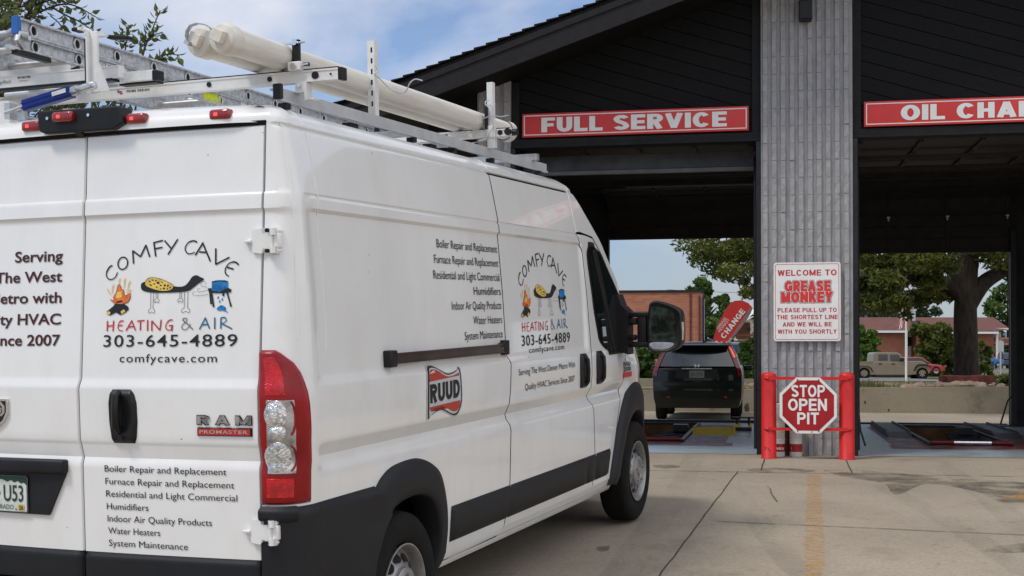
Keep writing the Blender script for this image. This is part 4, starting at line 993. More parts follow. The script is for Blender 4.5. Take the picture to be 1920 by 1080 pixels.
# tail lamp
LR = lambda z: lerp([.84, 1.15, 1.24, 1.30, 1.36, 1.40, 1.435, 1.462], [.86, .86, .84, .80, .70, .58, .42, .18], z)      # right boundary (corner parameter)
def lampgrid(g, z0, z1, t0, t1, off, n=12, m=16, edge=.012):
    def fn(s, z):
        a, b = t0(z), t1(z); t = a + (b - a) * s
        k = smooth(0, edge, min(z - z0, z1 - z)) * smooth(0, .06, min(s, 1 - s))
        return corner(t, z, 1, .001 + off * k)
    zs = [z0, z0 + edge * .35, z0 + edge * .7] + lin(z0 + edge, z1 - edge, m) + [z1 - edge * .7, z1 - edge * .35, z1]
    g.grid(fn, [0, .02, .04] + lin(.06, .94, n) + [.96, .98, 1], zs)
g = G(); lampgrid(g, .842, 1.462, K(-.03), LR, .016); TL = g.obj('tail_lamp', M['redlens2'], VAN, smooth=True, angle=60)
lx = lambda f: (lambda z: -.03 + (LR(z) + .03) * f)
g = G(); lampgrid(g, 1.275, 1.44, lx(.10), lx(.50), .018, edge=.008); g.obj('upper_lens', M['redlens'], TL, smooth=True)
g = G(); lampgrid(g, .865, .955, lx(.08), lx(.62), .0185, edge=.008); g.obj('lower_lens', M['redlens'], TL, smooth=True)
g = G(); lampgrid(g, .958, 1.272, lx(.10), lx(.66), .019, edge=.012); CL = g.obj('clear_lens', M['clearlens'], TL, smooth=True)
def disc(g, t, z, rx, rz_, off, dome=.01, mi=0):
    # disc lying on the corner surface, axes along the surface
    V = []; n = 28
    for k in range(6):
        f = k / 5
        for i in range(n):
            a = 2 * pi * i / n; V.append(corner(t + rx * f * cos(a), z + rz_ * f * sin(a), 1, off + dome * (1 - f * f)))
    g.add(V, [(k * n + i, k * n + (i + 1) % n, (k + 1) * n + (i + 1) % n, (k + 1) * n + i) for k in range(5) for i in range(n)])
g = G(); disc(g, .24, 1.035, .20, .062, .021, .012); g.obj('round_reflector', M['facet'], CL, smooth=True)
g = G(); disc(g, .22, 1.205, .16, .058, .021, .010); disc(g, .24, 1.135, .13, .03, .0205, .010); g.obj('bulb_reflector', M['facet'], CL, smooth=True)
g = G()
for zc, r in ((1.19, .07), (1.03, .052)):
    P = [corner(.42 + .10 * cos(a), zc + r * sin(a), 1, .0245) for a in lin(-1.3, 1.3, 12)]; g.tube(P, .004, 6)
g.obj('red_ring', M['redlens2'], CL, smooth=True)
g = G(); lampgrid(g, .842, 1.462, K(-.03), LR, .016); 
for v in range(len(g.v)): g.v[v] = (-g.v[v][0], g.v[v][1], g.v[v][2])
g.obj('tail_lamp', M['redlens2'], VAN, smooth=True, angle=60)
# hinges
def hinge(z, parent):
    g = G(); y = yr(.84, z) - .012
    plate = [(-.066, .004), (-.066, -.004), (-.045, -.012), (-.045, -.044), (-.01, -.05), (0, -.05), (.004, -.03), (.018, -.03), (.022, -.05), (.07, -.052), (.078, -.04), (.066, -.018), (.066, .018), (.078, .04), (.07, .052), (.022, .05), (.018, .03), (.004, .03), (0, .05), (-.01, .05), (-.045, .044), (-.045, .012)]
    bm_ = G(); fan(bm_, plate, lambda a, b: (.838 + a, y - .008, z + b)); n = len(plate)
    g.v += bm_.v; g.f += bm_.f; g.m += bm_.m
    g.add([(.838 + a, y - .008, z + b) for a, b in plate] + [(.838 + a, y + .03, z + b) for a, b in plate], [(i, (i + 1) % n, n + (i + 1) % n, n + i) for i in range(n)])
    g.box((.775, y - .006, z), (.035, .02, .012), bev=.003)
    for dz in (-.036, .036): g.cyl((.895, y - .016, z + dz - .014), (.895, y - .016, z + dz + .014), .011, n=12)
    g.cyl((.885, y - .012, z - .05), (.885, y - .012, z + .05), .008, n=12); g.box((.905, y + .005, z), (.03, .03, .06), bev=.006)
    h = g.obj('hinge', M['paint'], parent, smooth=True, angle=35)
    q = G()
    for dz in (-.041, .041): q.cyl((.872, y - .016, z + dz), (.872, y - .026, z + dz), .0085, n=12)
    q.obj('hinge_pin', M['gap'], h)
hinge(1.90, RD); hinge(.735, RD)
# rear door handle
g = G(); hx, hz = .20, 1.19
def hnd(s, t):
    w_ = lerp([-1, -.8, -.2, .5, .85, 1], [.052, .062, .070, .070, .060, .044], t)
    k = smooth(0, .18, min(1 - abs(s), 1 - abs(t)))
    rec = -.012 * max(0, 1 - ((s / .72) ** 2 + ((t - .05) / .72) ** 2) ** 2)
    x = hx + s * w_ - .004 * t; z = hz + t * .112
    return (x, yr(x, z) - .001 - .016 * k - rec, z)
g.grid(hnd, [-1, -.96, -.9] + lin(-.8, .8, 17) + [.9, .96, 1], [-1, -.98, -.94] + lin(-.88, .88, 21) + [.94, .98, 1])
H = g.obj('door_handle', M['black'], RD, smooth=True, angle=60)
g = G(); yb = yr(hx, hz) - .03; g.tube([(hx - .012, yb + .022, hz + .10), (hx - .012, yb, hz + .085), (hx - .012, yb - .006, hz + .03), (hx - .012, yb - .004, hz - .04), (hx - .012, yb + .02, hz - .062)], [.014, .016, .017, .017, .015], 10); g.obj('grip', M['black'], H, smooth=True)
g = G(); g.cyl((hx - .002, yb + .016, hz - .088), (hx - .002, yb + .008, hz - .088), .012, n=14); g.obj('lock', M['darksteel'], H, smooth=True)
# marker lights and camera box on the roof cap
def marker(x, z, y, sc=1.0, parent=BODY):
    g = G(); g.box((x, y, z), (.10 * sc, .045, .044), bev=.014); m_ = g.obj('marker_light', M['redlamp'], parent, smooth=True, angle=60)
    q = G(); q.box((x - .014, y - .0195, z), (.020, .008, .016), bev=.003); q.obj('bulb', M['redglow'], m_)
ycap = lambda x: yr(x, 2.38) - .022 + .006
marker(.245, 2.428, ycap(.245) + .004); marker(.64, 2.422, ycap(.64) + .010); marker(-.30, 2.430, ycap(-.3) + .004)
marker(-.70, 2.422, ycap(.7) + .010)
g = G()
P = [(-.245, 2.488), (.180, 2.482), (.200, 2.41), (.150, 2.385), (-.205, 2.388), (-.235, 2.40)]
n = len(P); c0 = [(x, ycap(x) - .035, z) for x, z in P]; c1 = [(x * 1.0, ycap(x) + .06, z) for x, z in P]
bx = G(); bx.add(c0 + c1, [tuple(range(n)), tuple(range(n, 2 * n))[::-1]] + [(i, n + i, n + (i + 1) % n, (i + 1) % n) for i in range(n)])
CB = bx.obj('camera_housing', M['black'], BODY)
bv = CB.modifiers.new('b', 'BEVEL'); bv.width = .008; bv.segments = 3
marker(-.095, 2.452, ycap(0) - .038, 1.05, CB)
q = G()
for x in (-.185, .03): q.cyl((x, ycap(x) - .034, 2.452), (x, ycap(x) - .040, 2.452), .007, n=10)
q.obj('screw', M['chrome'], CB)
q = G(); q.cyl((-.04, ycap(0) - .0, 2.392), (-.04, ycap(0) - .012, 2.378), .02, n=14); q.obj('camera_lens', M['black'], CB)
# licence plate recess on the left door
g = G(); P = [(-.72, .955), (-.09, .955), (-.10, .935), (-.19, .762), (-.70, .762)]; g.prism(P, 0, .012, lambda a, b, y: (a, yr(a, b) - y, b)); PB = g.obj('plate_surround', M['plastic'], LD)
g = G(); g.box((-.40, yr(-.4, .97) - .018, .972), (.62, .045, .060), bev=.012); g.obj('plate_lamp_bar', M['plastic'], LD, smooth=True)
g = G(); P = rrect(-.605, -.298, .765, .925, .014); yp = yr(-.45, .84) - .016
pf = lambda o: (lambda a, b: (a, yp + (yr(a, .84) - yr(-.45, .84)) - o, b))
fan(g, P, pf(0)); PL = g.obj('licence_plate', M['platewhite'], LD)
g = G(); fan(g, [(-.60, .922), (-.302, .922), (-.302, .885), (-.318, .897), (-.335, .892), (-.35, .903), (-.372, .896), (-.39, .906), (-.41, .898), (-.44, .908), (-.60, .90)], pf(.0012))
stroke(g, rrect(-.602, -.301, .768, .922, .012), .005, pf(.0015), closed=True)
text(g, 'U53', -.432, -.322, .815, .068, pf(.002), bold=.01); text(g, 'COLORADO', -.53, -.378, .779, .020, pf(.002)); stroke(g, [(-.470, .848), (-.452, .848)], .012, pf(.002)); stroke(g, [(-.368, .7805), (-.36, .7805)], .006, pf(.002))
g.obj('plate_lettering', M['plategreen'], PL)
g = G(); fan(g, [(-.352, .776), (-.318, .776), (-.318, .802), (-.352, .802)], pf(.0025)); g.obj('plate_sticker', M['yellowv'], PL)
g = G(); text(g, '26', -.347, -.323, .780, .017, pf(.0035), bold=.02); g.obj('sticker_number', M['ink'], PL)
# shield emblem on the left door (mostly outside the frame)
g = G(); P = [(-.53, 1.255), (-.40, 1.255), (-.402, 1.19), (-.425, 1.155), (-.465, 1.128), (-.505, 1.155), (-.528, 1.19)]
g.prism(P, .0, .012, lambda a, b, y: (a, yr(a, b) - y, b)); E_ = g.obj('shield_emblem', M['chrome'], LD)
g = G(); fan(g, [(-.52, 1.246), (-.41, 1.246), (-.412, 1.195), (-.43, 1.163), (-.465, 1.140), (-.50, 1.163), (-.518, 1.195)], R_(.0135)); g.obj('shield_field', M['ink'], E_)
g = G()
for s in (1, -1):
    P = [(-.465 + s * a, b) for a, b in ((.006, 1.228), (.030, 1.238), (.046, 1.222), (.046, 1.198), (.032, 1.184), (.022, 1.192), (.030, 1.200), (.034, 1.212), (.024, 1.220), (.014, 1.205), (.012, 1.165), (.0, 1.15))]
    stroke(g, P, [.01, .014, .015, .013, .009, .008, .006, .006, .009, .012, .012, .008], R_(.016))
g.obj('ram_head', M['chrome'], E_)
# badges
def raised(parent, name, m, body, x0, x1, z, h, fn, bold=.02, d=.006, sp=1.0):
    g = G(); text(g, body, x0, x1, z, h, lambda a, b: fn(0)(a, b), bold=bold, spacing=sp)
    V, Fc = list(g.v), list(g.f); g = G(); text(g, body, x0, x1, z, h, fn(d), bold=bold, spacing=sp)
    text(g, body, x0 - .002, x1 + .002, z - .001, h + .002, fn(d * .4), bold=bold * 1.5, spacing=sp)
    return g.obj(name, m, parent)
g = G()
block(g, 'RAM', .553, .805, 1.160, .041, lambda o: R_(.004 + o), t=.34, gap=.30); mb = g.obj('model_badge', M['ink'], RD)
g = G(); block(g, 'RAM', .557, .801, 1.163, .035, lambda o: R_(.006 + o), t=.27, gap=.36); g.obj('chrome_face', M['badgechrome'], mb)
g = G(); g.grid(lambda x, z: (x, yr(x, z) - .008 * smooth(0, .004, min(x - .554, .804 - x, z - 1.115, 1.151 - z)), z), [.554, .556, .558] + lin(.56, .798, 12) + [.80, .802, .804], [1.115, 1.117, 1.119, 1.133, 1.147, 1.149, 1.151]); bd = g.obj('badge_bar', M['ink'], RD)
g = G(); g.grid(lambda x, z: (x, yr(x, z) - .0092, z), lin(.561, .797, 12), [1.1205, 1.1455]); g.obj('badge_field', M['inkred'], bd)
g = G(); text(g, 'PROMASTER', .570, .788, 1.1265, .0135, R_(.0105), bold=.012, spacing=1.1); g.obj('badge_lettering', M['chrome'], bd)
g = G()
for body, z, h in (('RAM', 1.178, .030), ('2500', 1.140, .030)): text(g, body, 4.615, 4.835, z, h, Sd(.006), bold=.05, spacing=1.1)
g.obj('fender_badge', M['chrome'], BODY)
g = G(); g.box((hw(4.73, 1.113) + .003, 4.735, 1.113), (.008, .225, .036), bev=.002); g.obj('fender_badge_bar', M['inkred'], BODY)
# side door handles, rail
def shandle(parent, y, z):
    g = G()
    def f(s, t):
        w_ = .075 * (1 - .18 * abs(t) ** 3); k = smooth(0, .25, min(1 - abs(s), (1 - abs(t)) * 1.6)); rec = .012 * max(0, 1 - (s / .7) ** 2 - (t / .7) ** 2)
        yy = y + s * w_; zz = z + t * .113
        return (hw(yy, zz) + .001 + .018 * k - rec, yy, zz)
    g.grid(f, [-1, -.95, -.85] + lin(-.7, .7, 11) + [.85, .95, 1], [-1, -.98, -.94] + lin(-.85, .85, 15) + [.94, .98, 1])
    h = g.obj('door_handle', M['black'], parent, smooth=True, angle=60)
    x = hw(y, z) + .03; g = G(); g.tube([(x - .02, y + .01, z + .095), (x, y + .01, z + .07), (x + .003, y + .01, z), (x, y + .01, z - .07), (x - .02, y + .01, z - .095)], .014, 8); g.obj('grip', M['black'], h, smooth=True)
shandle(SLD, 3.665, 1.195); shandle(FRD, 4.025, 1.20)
g = G(); rx_ = hw(1.5, 1.39)
g.box((rx_ + .012, 1.56, 1.392), (.028, 1.36, .040)); g.box((rx_ + .028, 1.56, 1.413), (.012, 1.36, .008)); g.box((rx_ + .028, 1.56, 1.370), (.012, 1.36, .006))
RL = g.obj('door_rail', mat('bronze_rail', (0.12, 0.085, 0.075), 0.22, 0.6, var=0.2, vscale=6), VAN)
g = G(); g.box((rx_ + .018, .84, 1.392), (.042, .075, .078), bev=.008); g.box((rx_ + .010, 2.285, 1.395), (.036, .075, .082), bev=.006); g.box((rx_ + .02, 2.225, 1.412), (.03, .06, .02), bev=.004); g.obj('rail_end', M['black'], RL, smooth=True)
# mirrors
def mirror(sx):
    g = G(); Y0 = 4.56; T = lambda p: (sx * p[0], p[1], p[2])
    P = [(.985, 1.30), (1.075, 1.27), (1.075, 1.58), (1.03, 1.62), (1.0, 1.70), (.965, 1.70), (.955, 1.60)]
    g.prism(P, Y0 - .10, Y0 + .05, lambda a, b, y: (sx * a, y, b))
    for z0, z1, x1 in ((1.535, 1.575, 1.235), (1.32, 1.36, 1.225)): g.box((sx * (1.05 + x1) / 2, Y0 - .02, (z0 + z1) / 2), (x1 - 1.05, .07, z1 - z0), bev=.012)
    g.box((sx * 1.165, Y0 - .02, 1.448), (.07, .06, .19), bev=.01); g.box((sx * 1.09, Y0 - .02, 1.505), (.07, .06, .05), bev=.012); g.box((sx * 1.09, Y0 - .02, 1.39), (.06, .06, .04), bev=.012)
    ma = g.obj('mirror_arm', M['black'], VAN, smooth=True, angle=50)
    g = G()
    P = curve([(1.222, 1.30), (1.32, 1.282), (1.41, 1.30), (1.462, 1.355), (1.465, 1.50), (1.455, 1.575), (1.40, 1.615), (1.30, 1.648), (1.245, 1.645), (1.225, 1.60), (1.215, 1.45)], 5, True)
    n = len(P); c = (1.34, 1.46)
    V = []
    for y, s in ((Y0 - .085, .965), (Y0 - .095, .93), (Y0 - .095, .90), (Y0 - .085, .89)): V += [(sx * (c[0] + (a - c[0]) * s), y, c[1] + (b - c[1]) * s) for a, b in P]
    rings = [(Y0 - .085, .89), (Y0 - .095, .93), (Y0 - .085, .985), (Y0 - .05, 1.0), (Y0 + .03, .97), (Y0 + .08, .78), (Y0 + .10, .45)]
    V = []
    for y, s in rings: V += [(sx * (c[0] + (a - c[0]) * s), y, c[1] + (b - c[1]) * s) for a, b in P]
    g.add(V, [(k * n + i, k * n + (i + 1) % n, (k + 1) * n + (i + 1) % n, (k + 1) * n + i) for k in range(len(rings) - 1) for i in range(n)] + [tuple(range(n)), tuple(range((len(rings) - 1) * n, len(rings) * n))])
    mh = g.obj('mirror_head', M['black'], VAN, smooth=True, angle=60)
    g = G(); fan(g, curve([(1.24, 1.372), (1.40, 1.372), (1.418, 1.40), (1.418, 1.53), (1.40, 1.575), (1.32, 1.605), (1.255, 1.612), (1.24, 1.58)], 4, True), lambda a, b: (sx * a, Y0 - .0875, b)); g.obj('mirror_glass', M['mirrorglass'], mh)
    g = G(); fan(g, curve([(1.245, 1.315), (1.32, 1.305), (1.385, 1.32), (1.40, 1.352), (1.245, 1.356)], 4, True), lambda a, b: (sx * a, Y0 - .0878, b)); g.obj('blind_spot_glass', mat('convex_mirror', (.35, .37, .40), .05, 1.0, var=.3, vscale=9), mh)
    g = G(); g.box((sx * 1.458, Y0 - .055, 1.435), (.022, .05, .13), bev=.006); g.obj('indicator', M['amber'], mh, smooth=True)
mirror(1); mirror(-1)
# wheels stand on the sloping ground, so they are set in the van's frame from the world
def wheel(yv, sx, zc):
    c = Vector((sx * .80, yv, zc)); ax = Vector((sx, 0, 0))
    R_t, W_ = .372, .20
    h = lambda x: x - .80 + .0        # profile along the axle: 0 at inner face -> outer face
    g = G()
    prof = [(.235, .0), (.30, -.012), (.345, .0), (.366, .02), (R_t, .045), (R_t, .155), (.366, .182), (.350, .198), (.325, .207), (.290, .210), (.255, .206), (.232, .198), (.224, .188)]
    g.lathe(prof, c, ax, 56, mfn=lambda i: 1 if 3 <= i <= 5 else 0)
    t = g.obj('wheel', [M['rubber'], M['tyretread']], VAN, smooth=True, angle=50)
    g = G(); g.lathe([(.222, .198), (.224, .206), (.217, .207), (.208, .196), (.204, .16), (.200, .148), (.19, .145), (.168, .165), (.14, .178), (.118, .182), (.114, .186), (.112, .206), (.098, .214), (.06, .216), (.055, .21), (.05, .208), (.001, .208)], c, ax, 56)
    rim = g.obj('rim', M['steel'], t, smooth=True, angle=40)
    g = G(); d = c + ax * .172; e1, e2 = Vector((0, 1, 0)), Vector((0, 0, 1))
    for k in range(12):
        a = 2 * pi * (k + .3) / 12; m_ = c + ax * .1775 + (e1 * cos(a) + e2 * sin(a)) * .158; rd = (e1 * cos(a) + e2 * sin(a)); tg = (-e1 * sin(a) + e2 * cos(a))
        V = [m_ + rd * (.020 * cos(q)) + tg * (.030 * sin(q)) + ax * (.000 - .0125 * cos(q)) for q in lin(0, 2 * pi * 15 / 16, 16)]
        g.add(V, [tuple(range(16))])
    g.obj('vent_hole', M['gap'], rim)
    g = G()
    for k in range(5):
        a = 2 * pi * (k + .25) / 5; m_ = c + ax * .210 + (e1 * cos(a) + e2 * sin(a)) * .080; g.cyl(m_, m_ + ax * .018, .014, .011, n=6)
    g.cyl(c + ax * .205, c + ax * .222, .036, .032, n=20); g.obj('wheel_nut', M['steel'], rim, smooth=True, angle=40)
FW = .380; RW = .305
wheel(4.94, 1, FW); wheel(4.94, -1, FW); wheel(.935, 1, RW); wheel(.935, -1, RW)
# headlamps and front bumper
for sx in (1, -1):
    g = G(); g.grid(lambda y, z: (sx * (hw(y, z) + .006), y, z), lin(5.45, 5.93, 10), lin(.82, 1.05, 6)); g.obj('headlamp', M['clearlens'], VAN, smooth=True)
g = G()
for sx in (1, -1): g.grid(lambda y, z: (sx * (hw(y, z) + .008), y, z), lin(5.40, 5.98, 10), lin(.25, .72, 6))
g.grid(lambda s, z: (s * hw(5.98, .7), 5.985 + .05 * (1 - s * s), z), lin(-1, 1, 15), lin(.25, .72, 6)); g.obj('front_bumper', M['plastic'], VAN, smooth=True)
# ================================================================ lettering on the van
def lines(parent, name, m, rows, h, fn, bold=.012, k=None, right=None):
    for body, x0, x1, z in rows: g = G(); text(g, body, x0, x1, z, h, fn, bold=bold); g.obj(name, m, parent, merge=False, recalc=False)
LIST = ['Boiler Repair and Replacement', 'Furnace Repair and Replacement', 'Residential and Light Commercial', 'Humidifiers', 'Indoor Air Quality Products', 'Water Heaters', 'System Maintenance']
lines(RD, 'service_line', M['ink'], [(b, .10 + .002 * i, x, z) for i, (b, x, z) in enumerate(zip(LIST, (.682, .716, .728, .312, .610, .366, .496), (.957, .904, .852, .799, .748, .697, .645)))], .0265, R_(), 0)
lines(SLD if 0 else BODY, 'service_line', M['ink'], [(b, x, 2.288, z) for b, x, z in zip(LIST, (1.47, 1.425, 1.40, 1.90, 1.60, 1.875, 1.75), (1.925, 1.846, 1.767, 1.689, 1.611, 1.532, 1.452))], .042, Sd(.0035), 0)
g = G()
for body, z in (('Serving', 1.845), ('The West', 1.757), ('Denver Metro with', 1.667), ('Quality HVAC', 1.575), ('Since 2007', 1.485)):
    vs, _ = textmesh(body, .018); wd = max(v[0] for v in vs) - min(v[0] for v in vs); k = .262 / (lambda q: max(v[0] for v in q) - min(v[0] for v in q))(textmesh('Serving', .018)[0])
    g = G(); text(g, body, -.132 - wd * k, -.132, z, .045, R_(), bold=.018); g.obj('slogan_line', M['inkbrown'], LD, merge=False, recalc=False)
lines(SLD, 'slogan_line', M['ink'], [('Serving The West Denver Metro With', 2.465, 3.485, 1.228), ('Quality HVAC Services Since 2007', 2.565, 3.475, 1.138)], .036, Sd(.0035), 0)

def logo(parent, fn, nm, yb=1284, hb=78):
    """the round-up sign: fn(cx,cy) takes drawing coordinates"""
    SW = 13.0
    def pen(g, *strokes, w=SW):
        for s in strokes:
            c = curve(s, 5) if len(s) > 3 else list(s)
            stroke(g, c, [w * (1.12 if i < len(c) * .3 else .82 + .3 * (i == len(c) - 1)) for i in range(len(c))], fn)
    el = lambda cx, cy, rx, ry, n=24, a=0: [(cx + rx * cos(t) * cos(a) - ry * sin(t) * sin(a), cy + rx * cos(t) * sin(a) + ry * sin(t) * cos(a)) for t in lin(0, 2 * pi * (n - 1) / n, n)]
    g = G()
    pen(g, [(132, 338), (100, 355), (72, 410), (80, 455), (120, 477), (163, 455), (186, 408)])
    stroke(g, el(237, 320, 49, 60, 28, .15), SW, fn, closed=True)
    pen(g, [(346, 327), (334, 198)], [(334, 200), (415, 262)], [(413, 262), (466, 148)], [(464, 148), (506, 266)], [(543, 128), (566, 264)], [(538, 130), (632, 110)], [(560, 188), (630, 177)],
        [(648, 112), (714, 190)], [(777, 103), (684, 249)], [(964, 140), (930, 124), (880, 140), (850, 190), (868, 238), (905, 248), (942, 234)],
        [(948, 264), (1022, 143)], [(1014, 143), (1094, 327)], [(985, 232), (1062, 240)], [(1142, 203), (1144, 357)], [(1142, 357), (1272, 292)],
        [(1358, 366), (1322, 338), (1270, 350), (1236, 400), (1240, 448), (1270, 472)], [(1250, 386), (1312, 406)])
    text(g, '303-645-4889', 62, 1362, 1133, -112, fn, bold=.004, spacing=1.12)
    text(g, 'comfycave.com', 232, 1178, yb, -hb, fn, bold=.002, spacing=1.14)
    g.obj('wordmark', M['ink'], parent, merge=False, recalc=False)
    g = G()
    pen(g, [(97, 880), (96, 982)], [(160, 878), (156, 982)], [(97, 932), (157, 926)], [(262, 883), (228, 886), (206, 930), (218, 970), (256, 980)], [(208, 928), (252, 924)],
        [(288, 979), (346, 878)], [(342, 878), (384, 976)], [(308, 944), (372, 936)], [(398, 886), (472, 880)], [(432, 884), (432, 976)], [(503, 874), (504, 982)],
        [(546, 982), (544, 884)], [(544, 884), (626, 976)], [(626, 976), (636, 874)], [(748, 878), (712, 884), (682, 930), (694, 970), (732, 972), (746, 936)], [(712, 934), (754, 932)], [(746, 934), (742, 986)], w=11)
    g.obj('heating_word', M['inkred'], parent, merge=False, recalc=False)
    g = G(); pen(g, [(944, 972), (890, 918), (848, 884), (858, 864), (882, 868), (880, 894), (842, 930), (840, 960), (872, 974), (905, 948), (918, 918)], w=10); g.obj('ampersand', M['inkgrey'], parent, merge=False, recalc=False)
    g = G(); pen(g, [(1006, 971), (1062, 860)], [(1058, 860), (1102, 967)], [(1024, 930), (1088, 924)], [(1148, 860), (1150, 970)], [(1206, 967), (1206, 864)], [(1206, 864), (1240, 862), (1256, 885), (1240, 908), (1210, 920)], [(1212, 918), (1312, 970)], w=11)
    g.obj('air_word', M['inkblue'], parent, merge=False, recalc=False)
    # camp fire
    g = G(); fl = [(205, 520), (222, 545), (232, 580), (252, 575), (256, 612), (268, 640), (325, 612), (322, 660), (300, 700), (240, 720), (170, 715), (118, 672), (158, 680), (150, 650), (180, 600), (190, 545)]
    fan(g, fl, fn); g.obj('flame', M['orange'], parent, merge=False, recalc=False)
    g = G(); stroke(g, fl, 5, fn, closed=True)
    fan(g, [(84, 790), (150, 740), (190, 690), (240, 680), (262, 720), (300, 740), (312, 770), (280, 800), (230, 825), (180, 800), (120, 828), (88, 815)], fn)
    g.obj('logs', M['ink'], parent, merge=False, recalc=False)
    g = G()
    for s in ([(85, 565), (105, 600), (122, 622)], [(152, 525), (138, 560), (140, 605)], [(218, 465), (204, 490), (212, 515)], [(270, 465), (258, 500), (262, 530), (250, 555)], [(320, 495), (302, 530), (300, 560), (285, 590)], [(330, 580), (285, 612)]): pen(g, s + [s[-1]], w=10)
    fan(g, [(195, 600), (210, 630), (235, 590), (240, 650), (200, 665), (175, 655)], lambda a, b: Vector(fn(a, b)))
    fan(g, [(86, 795), (110, 785), (128, 800), (118, 822), (92, 815)], lambda a, b: fn(a, b)); fan(g, [(230, 790), (262, 770), (280, 790), (240, 818)], fn)
    sh = Vector(fn(1, 0)) - Vector(fn(0, 0)); sh2 = Vector(fn(0, 1)) - Vector(fn(0, 0)); nn = sh.cross(sh2).normalized() * .0006
    if (Vector(nn).dot(Vector((1, -1, 0)))) < 0: nn = -nn
    g.v = [tuple(Vector(p) + nn) for p in g.v]
    g.obj('sparks', M['yellowv'], parent, merge=False, recalc=False)
    # bone-legged couch with a spotted throw
    g = G(); fan(g, curve([(438, 515), (428, 560), (450, 592), (540, 612), (720, 616), (880, 606), (935, 575), (985, 535), (1038, 496), (1000, 472), (965, 455), (925, 470), (890, 520), (850, 555), (780, 560), (640, 530), (520, 505)], 4, True), fn)
    for bx_, w_ in ((540, 26), (872, 34)):
        y0, y1 = 612, 775
        for s in (-1, 1): stroke(g, [(bx_ + s * w_ / 2, y0), (bx_ + s * w_ / 2 * .9, y1 - 10)] , 4, fn)
        stroke(g, curve([(bx_ - w_ * .45, y1 - 12), (bx_ - w_ * 1.25, y1 + 12), (bx_ - w_ * .9, y1 + 36), (bx_, y1 + 24), (bx_ + w_ * .9, y1 + 36), (bx_ + w_ * 1.1, y1 + 10), (bx_ + w_ * .45, y1 - 12)], 4), 4, fn)
    for bx_ in (588, 818):
        for s in (-1, 1): stroke(g, [(bx_ + s * 9, 614), (bx_ + s * 8, 672)], 4, fn)
        stroke(g, curve([(bx_ - 8, 672), (bx_ - 28, 692), (bx_ - 16, 710), (bx_, 700), (bx_ + 16, 712), (bx_ + 24, 690), (bx_ + 8, 672)], 4), 4, fn)
    g.obj('couch', M['ink'], parent, merge=False, recalc=False)
    th = curve([(500, 472), (590, 474), (690, 512), (748, 552), (722, 592), (640, 600), (540, 576), (470, 535)], 5, True)
    g = G(); fan(g, th, fn); g.v = [tuple(Vector(p) + nn) for p in g.v]; g.obj('spotted_throw', M['yellowv'], parent, merge=False, recalc=False)
    g = G(); stroke(g, th, 4, fn, closed=True)
    for cx, cy, a, b in ((515, 505, 9, 7), (545, 492, 12, 6), (575, 498, 8, 8), (525, 540, 12, 8), (560, 530, 10, 7), (598, 520, 16, 11), (585, 560, 9, 7), (625, 545, 10, 8), (638, 515, 9, 6), (655, 575, 12, 9), (665, 545, 10, 12), (625, 580, 9, 6), (695, 550, 9, 12), (690, 580, 9, 6), (718, 568, 8, 9)): fan(g, el(cx, cy, a, b, 8, .4), fn)
    g.v = [tuple(Vector(p) + nn * 2) for p in g.v]; g.obj('spots', M['ink'], parent, merge=False, recalc=False)
    # kettle on its stand, drops, breeze
    g = G(); fan(g, [(1112, 520), (1150, 508), (1230, 508), (1264, 520), (1264, 600), (1230, 614), (1150, 614), (1114, 600)], fn)
    fan(g, curve([(1165, 775), (1205, 745), (1250, 770), (1245, 790), (1272, 818), (1220, 795), (1180, 795)], 4, True), fn)
    for p in ((1175, 672), (1190, 710), (1213, 690)): fan(g, el(p[0], p[1], 7, 13, 8, .3), fn)
    g.obj('kettle', M['potblue'], parent, merge=False, recalc=False)
    g = G(); stroke(g, [(1112, 522), (1188, 512), (1264, 522)], 9, fn); fan(g, [(1075, 584), (1112, 580), (1115, 604), (1190, 618), (1262, 604), (1264, 580), (1300, 600), (1290, 625), (1200, 632), (1090, 625)], fn)
    pen(g, [(1110, 615), (1125, 690), (1135, 762)], [(1098, 620), (1112, 735)], [(1255, 615), (1280, 700), (1298, 760)], [(1225, 620), (1222, 660)], w=15)
    g.v = [tuple(Vector(p) + nn) for p in g.v]; g.obj('kettle_stand', M['ink'], parent, merge=False, recalc=False)
    g = G(); pen(g, [(1080, 640), (1000, 650), (935, 640), (935, 615), (960, 612)], [(1075, 600), (1000, 615), (975, 600), (985, 582), (1005, 590)], [(1070, 570), (1020, 560), (1010, 530), (1035, 515), (1058, 530), (1045, 550)], w=3.5)
    g.obj('breeze', M['inkgrey'], parent, merge=False, recalc=False)
lx_ = lambda cx: .10 + (cx / 5.143 - 15) * .0025207
lz_ = lambda cy: 1.92 - (cy / 5.143 - 20) * .0022024
logo(RD, lambda a, b: (lx_(a), yr(lx_(a), lz_(b)) - .003, lz_(b)), 'rear')
sy_ = lambda cx: 2.58 + (lx_(cx) - .09) * (.88 / .64)
szz = lambda cy: 1.397 + (lz_(cy) - 1.482) * 1.26
logo(SLD, lambda a, b: (hw(sy_(a), szz(b)) + .0035, sy_(a), szz(b)), 'side', 1214, 60)
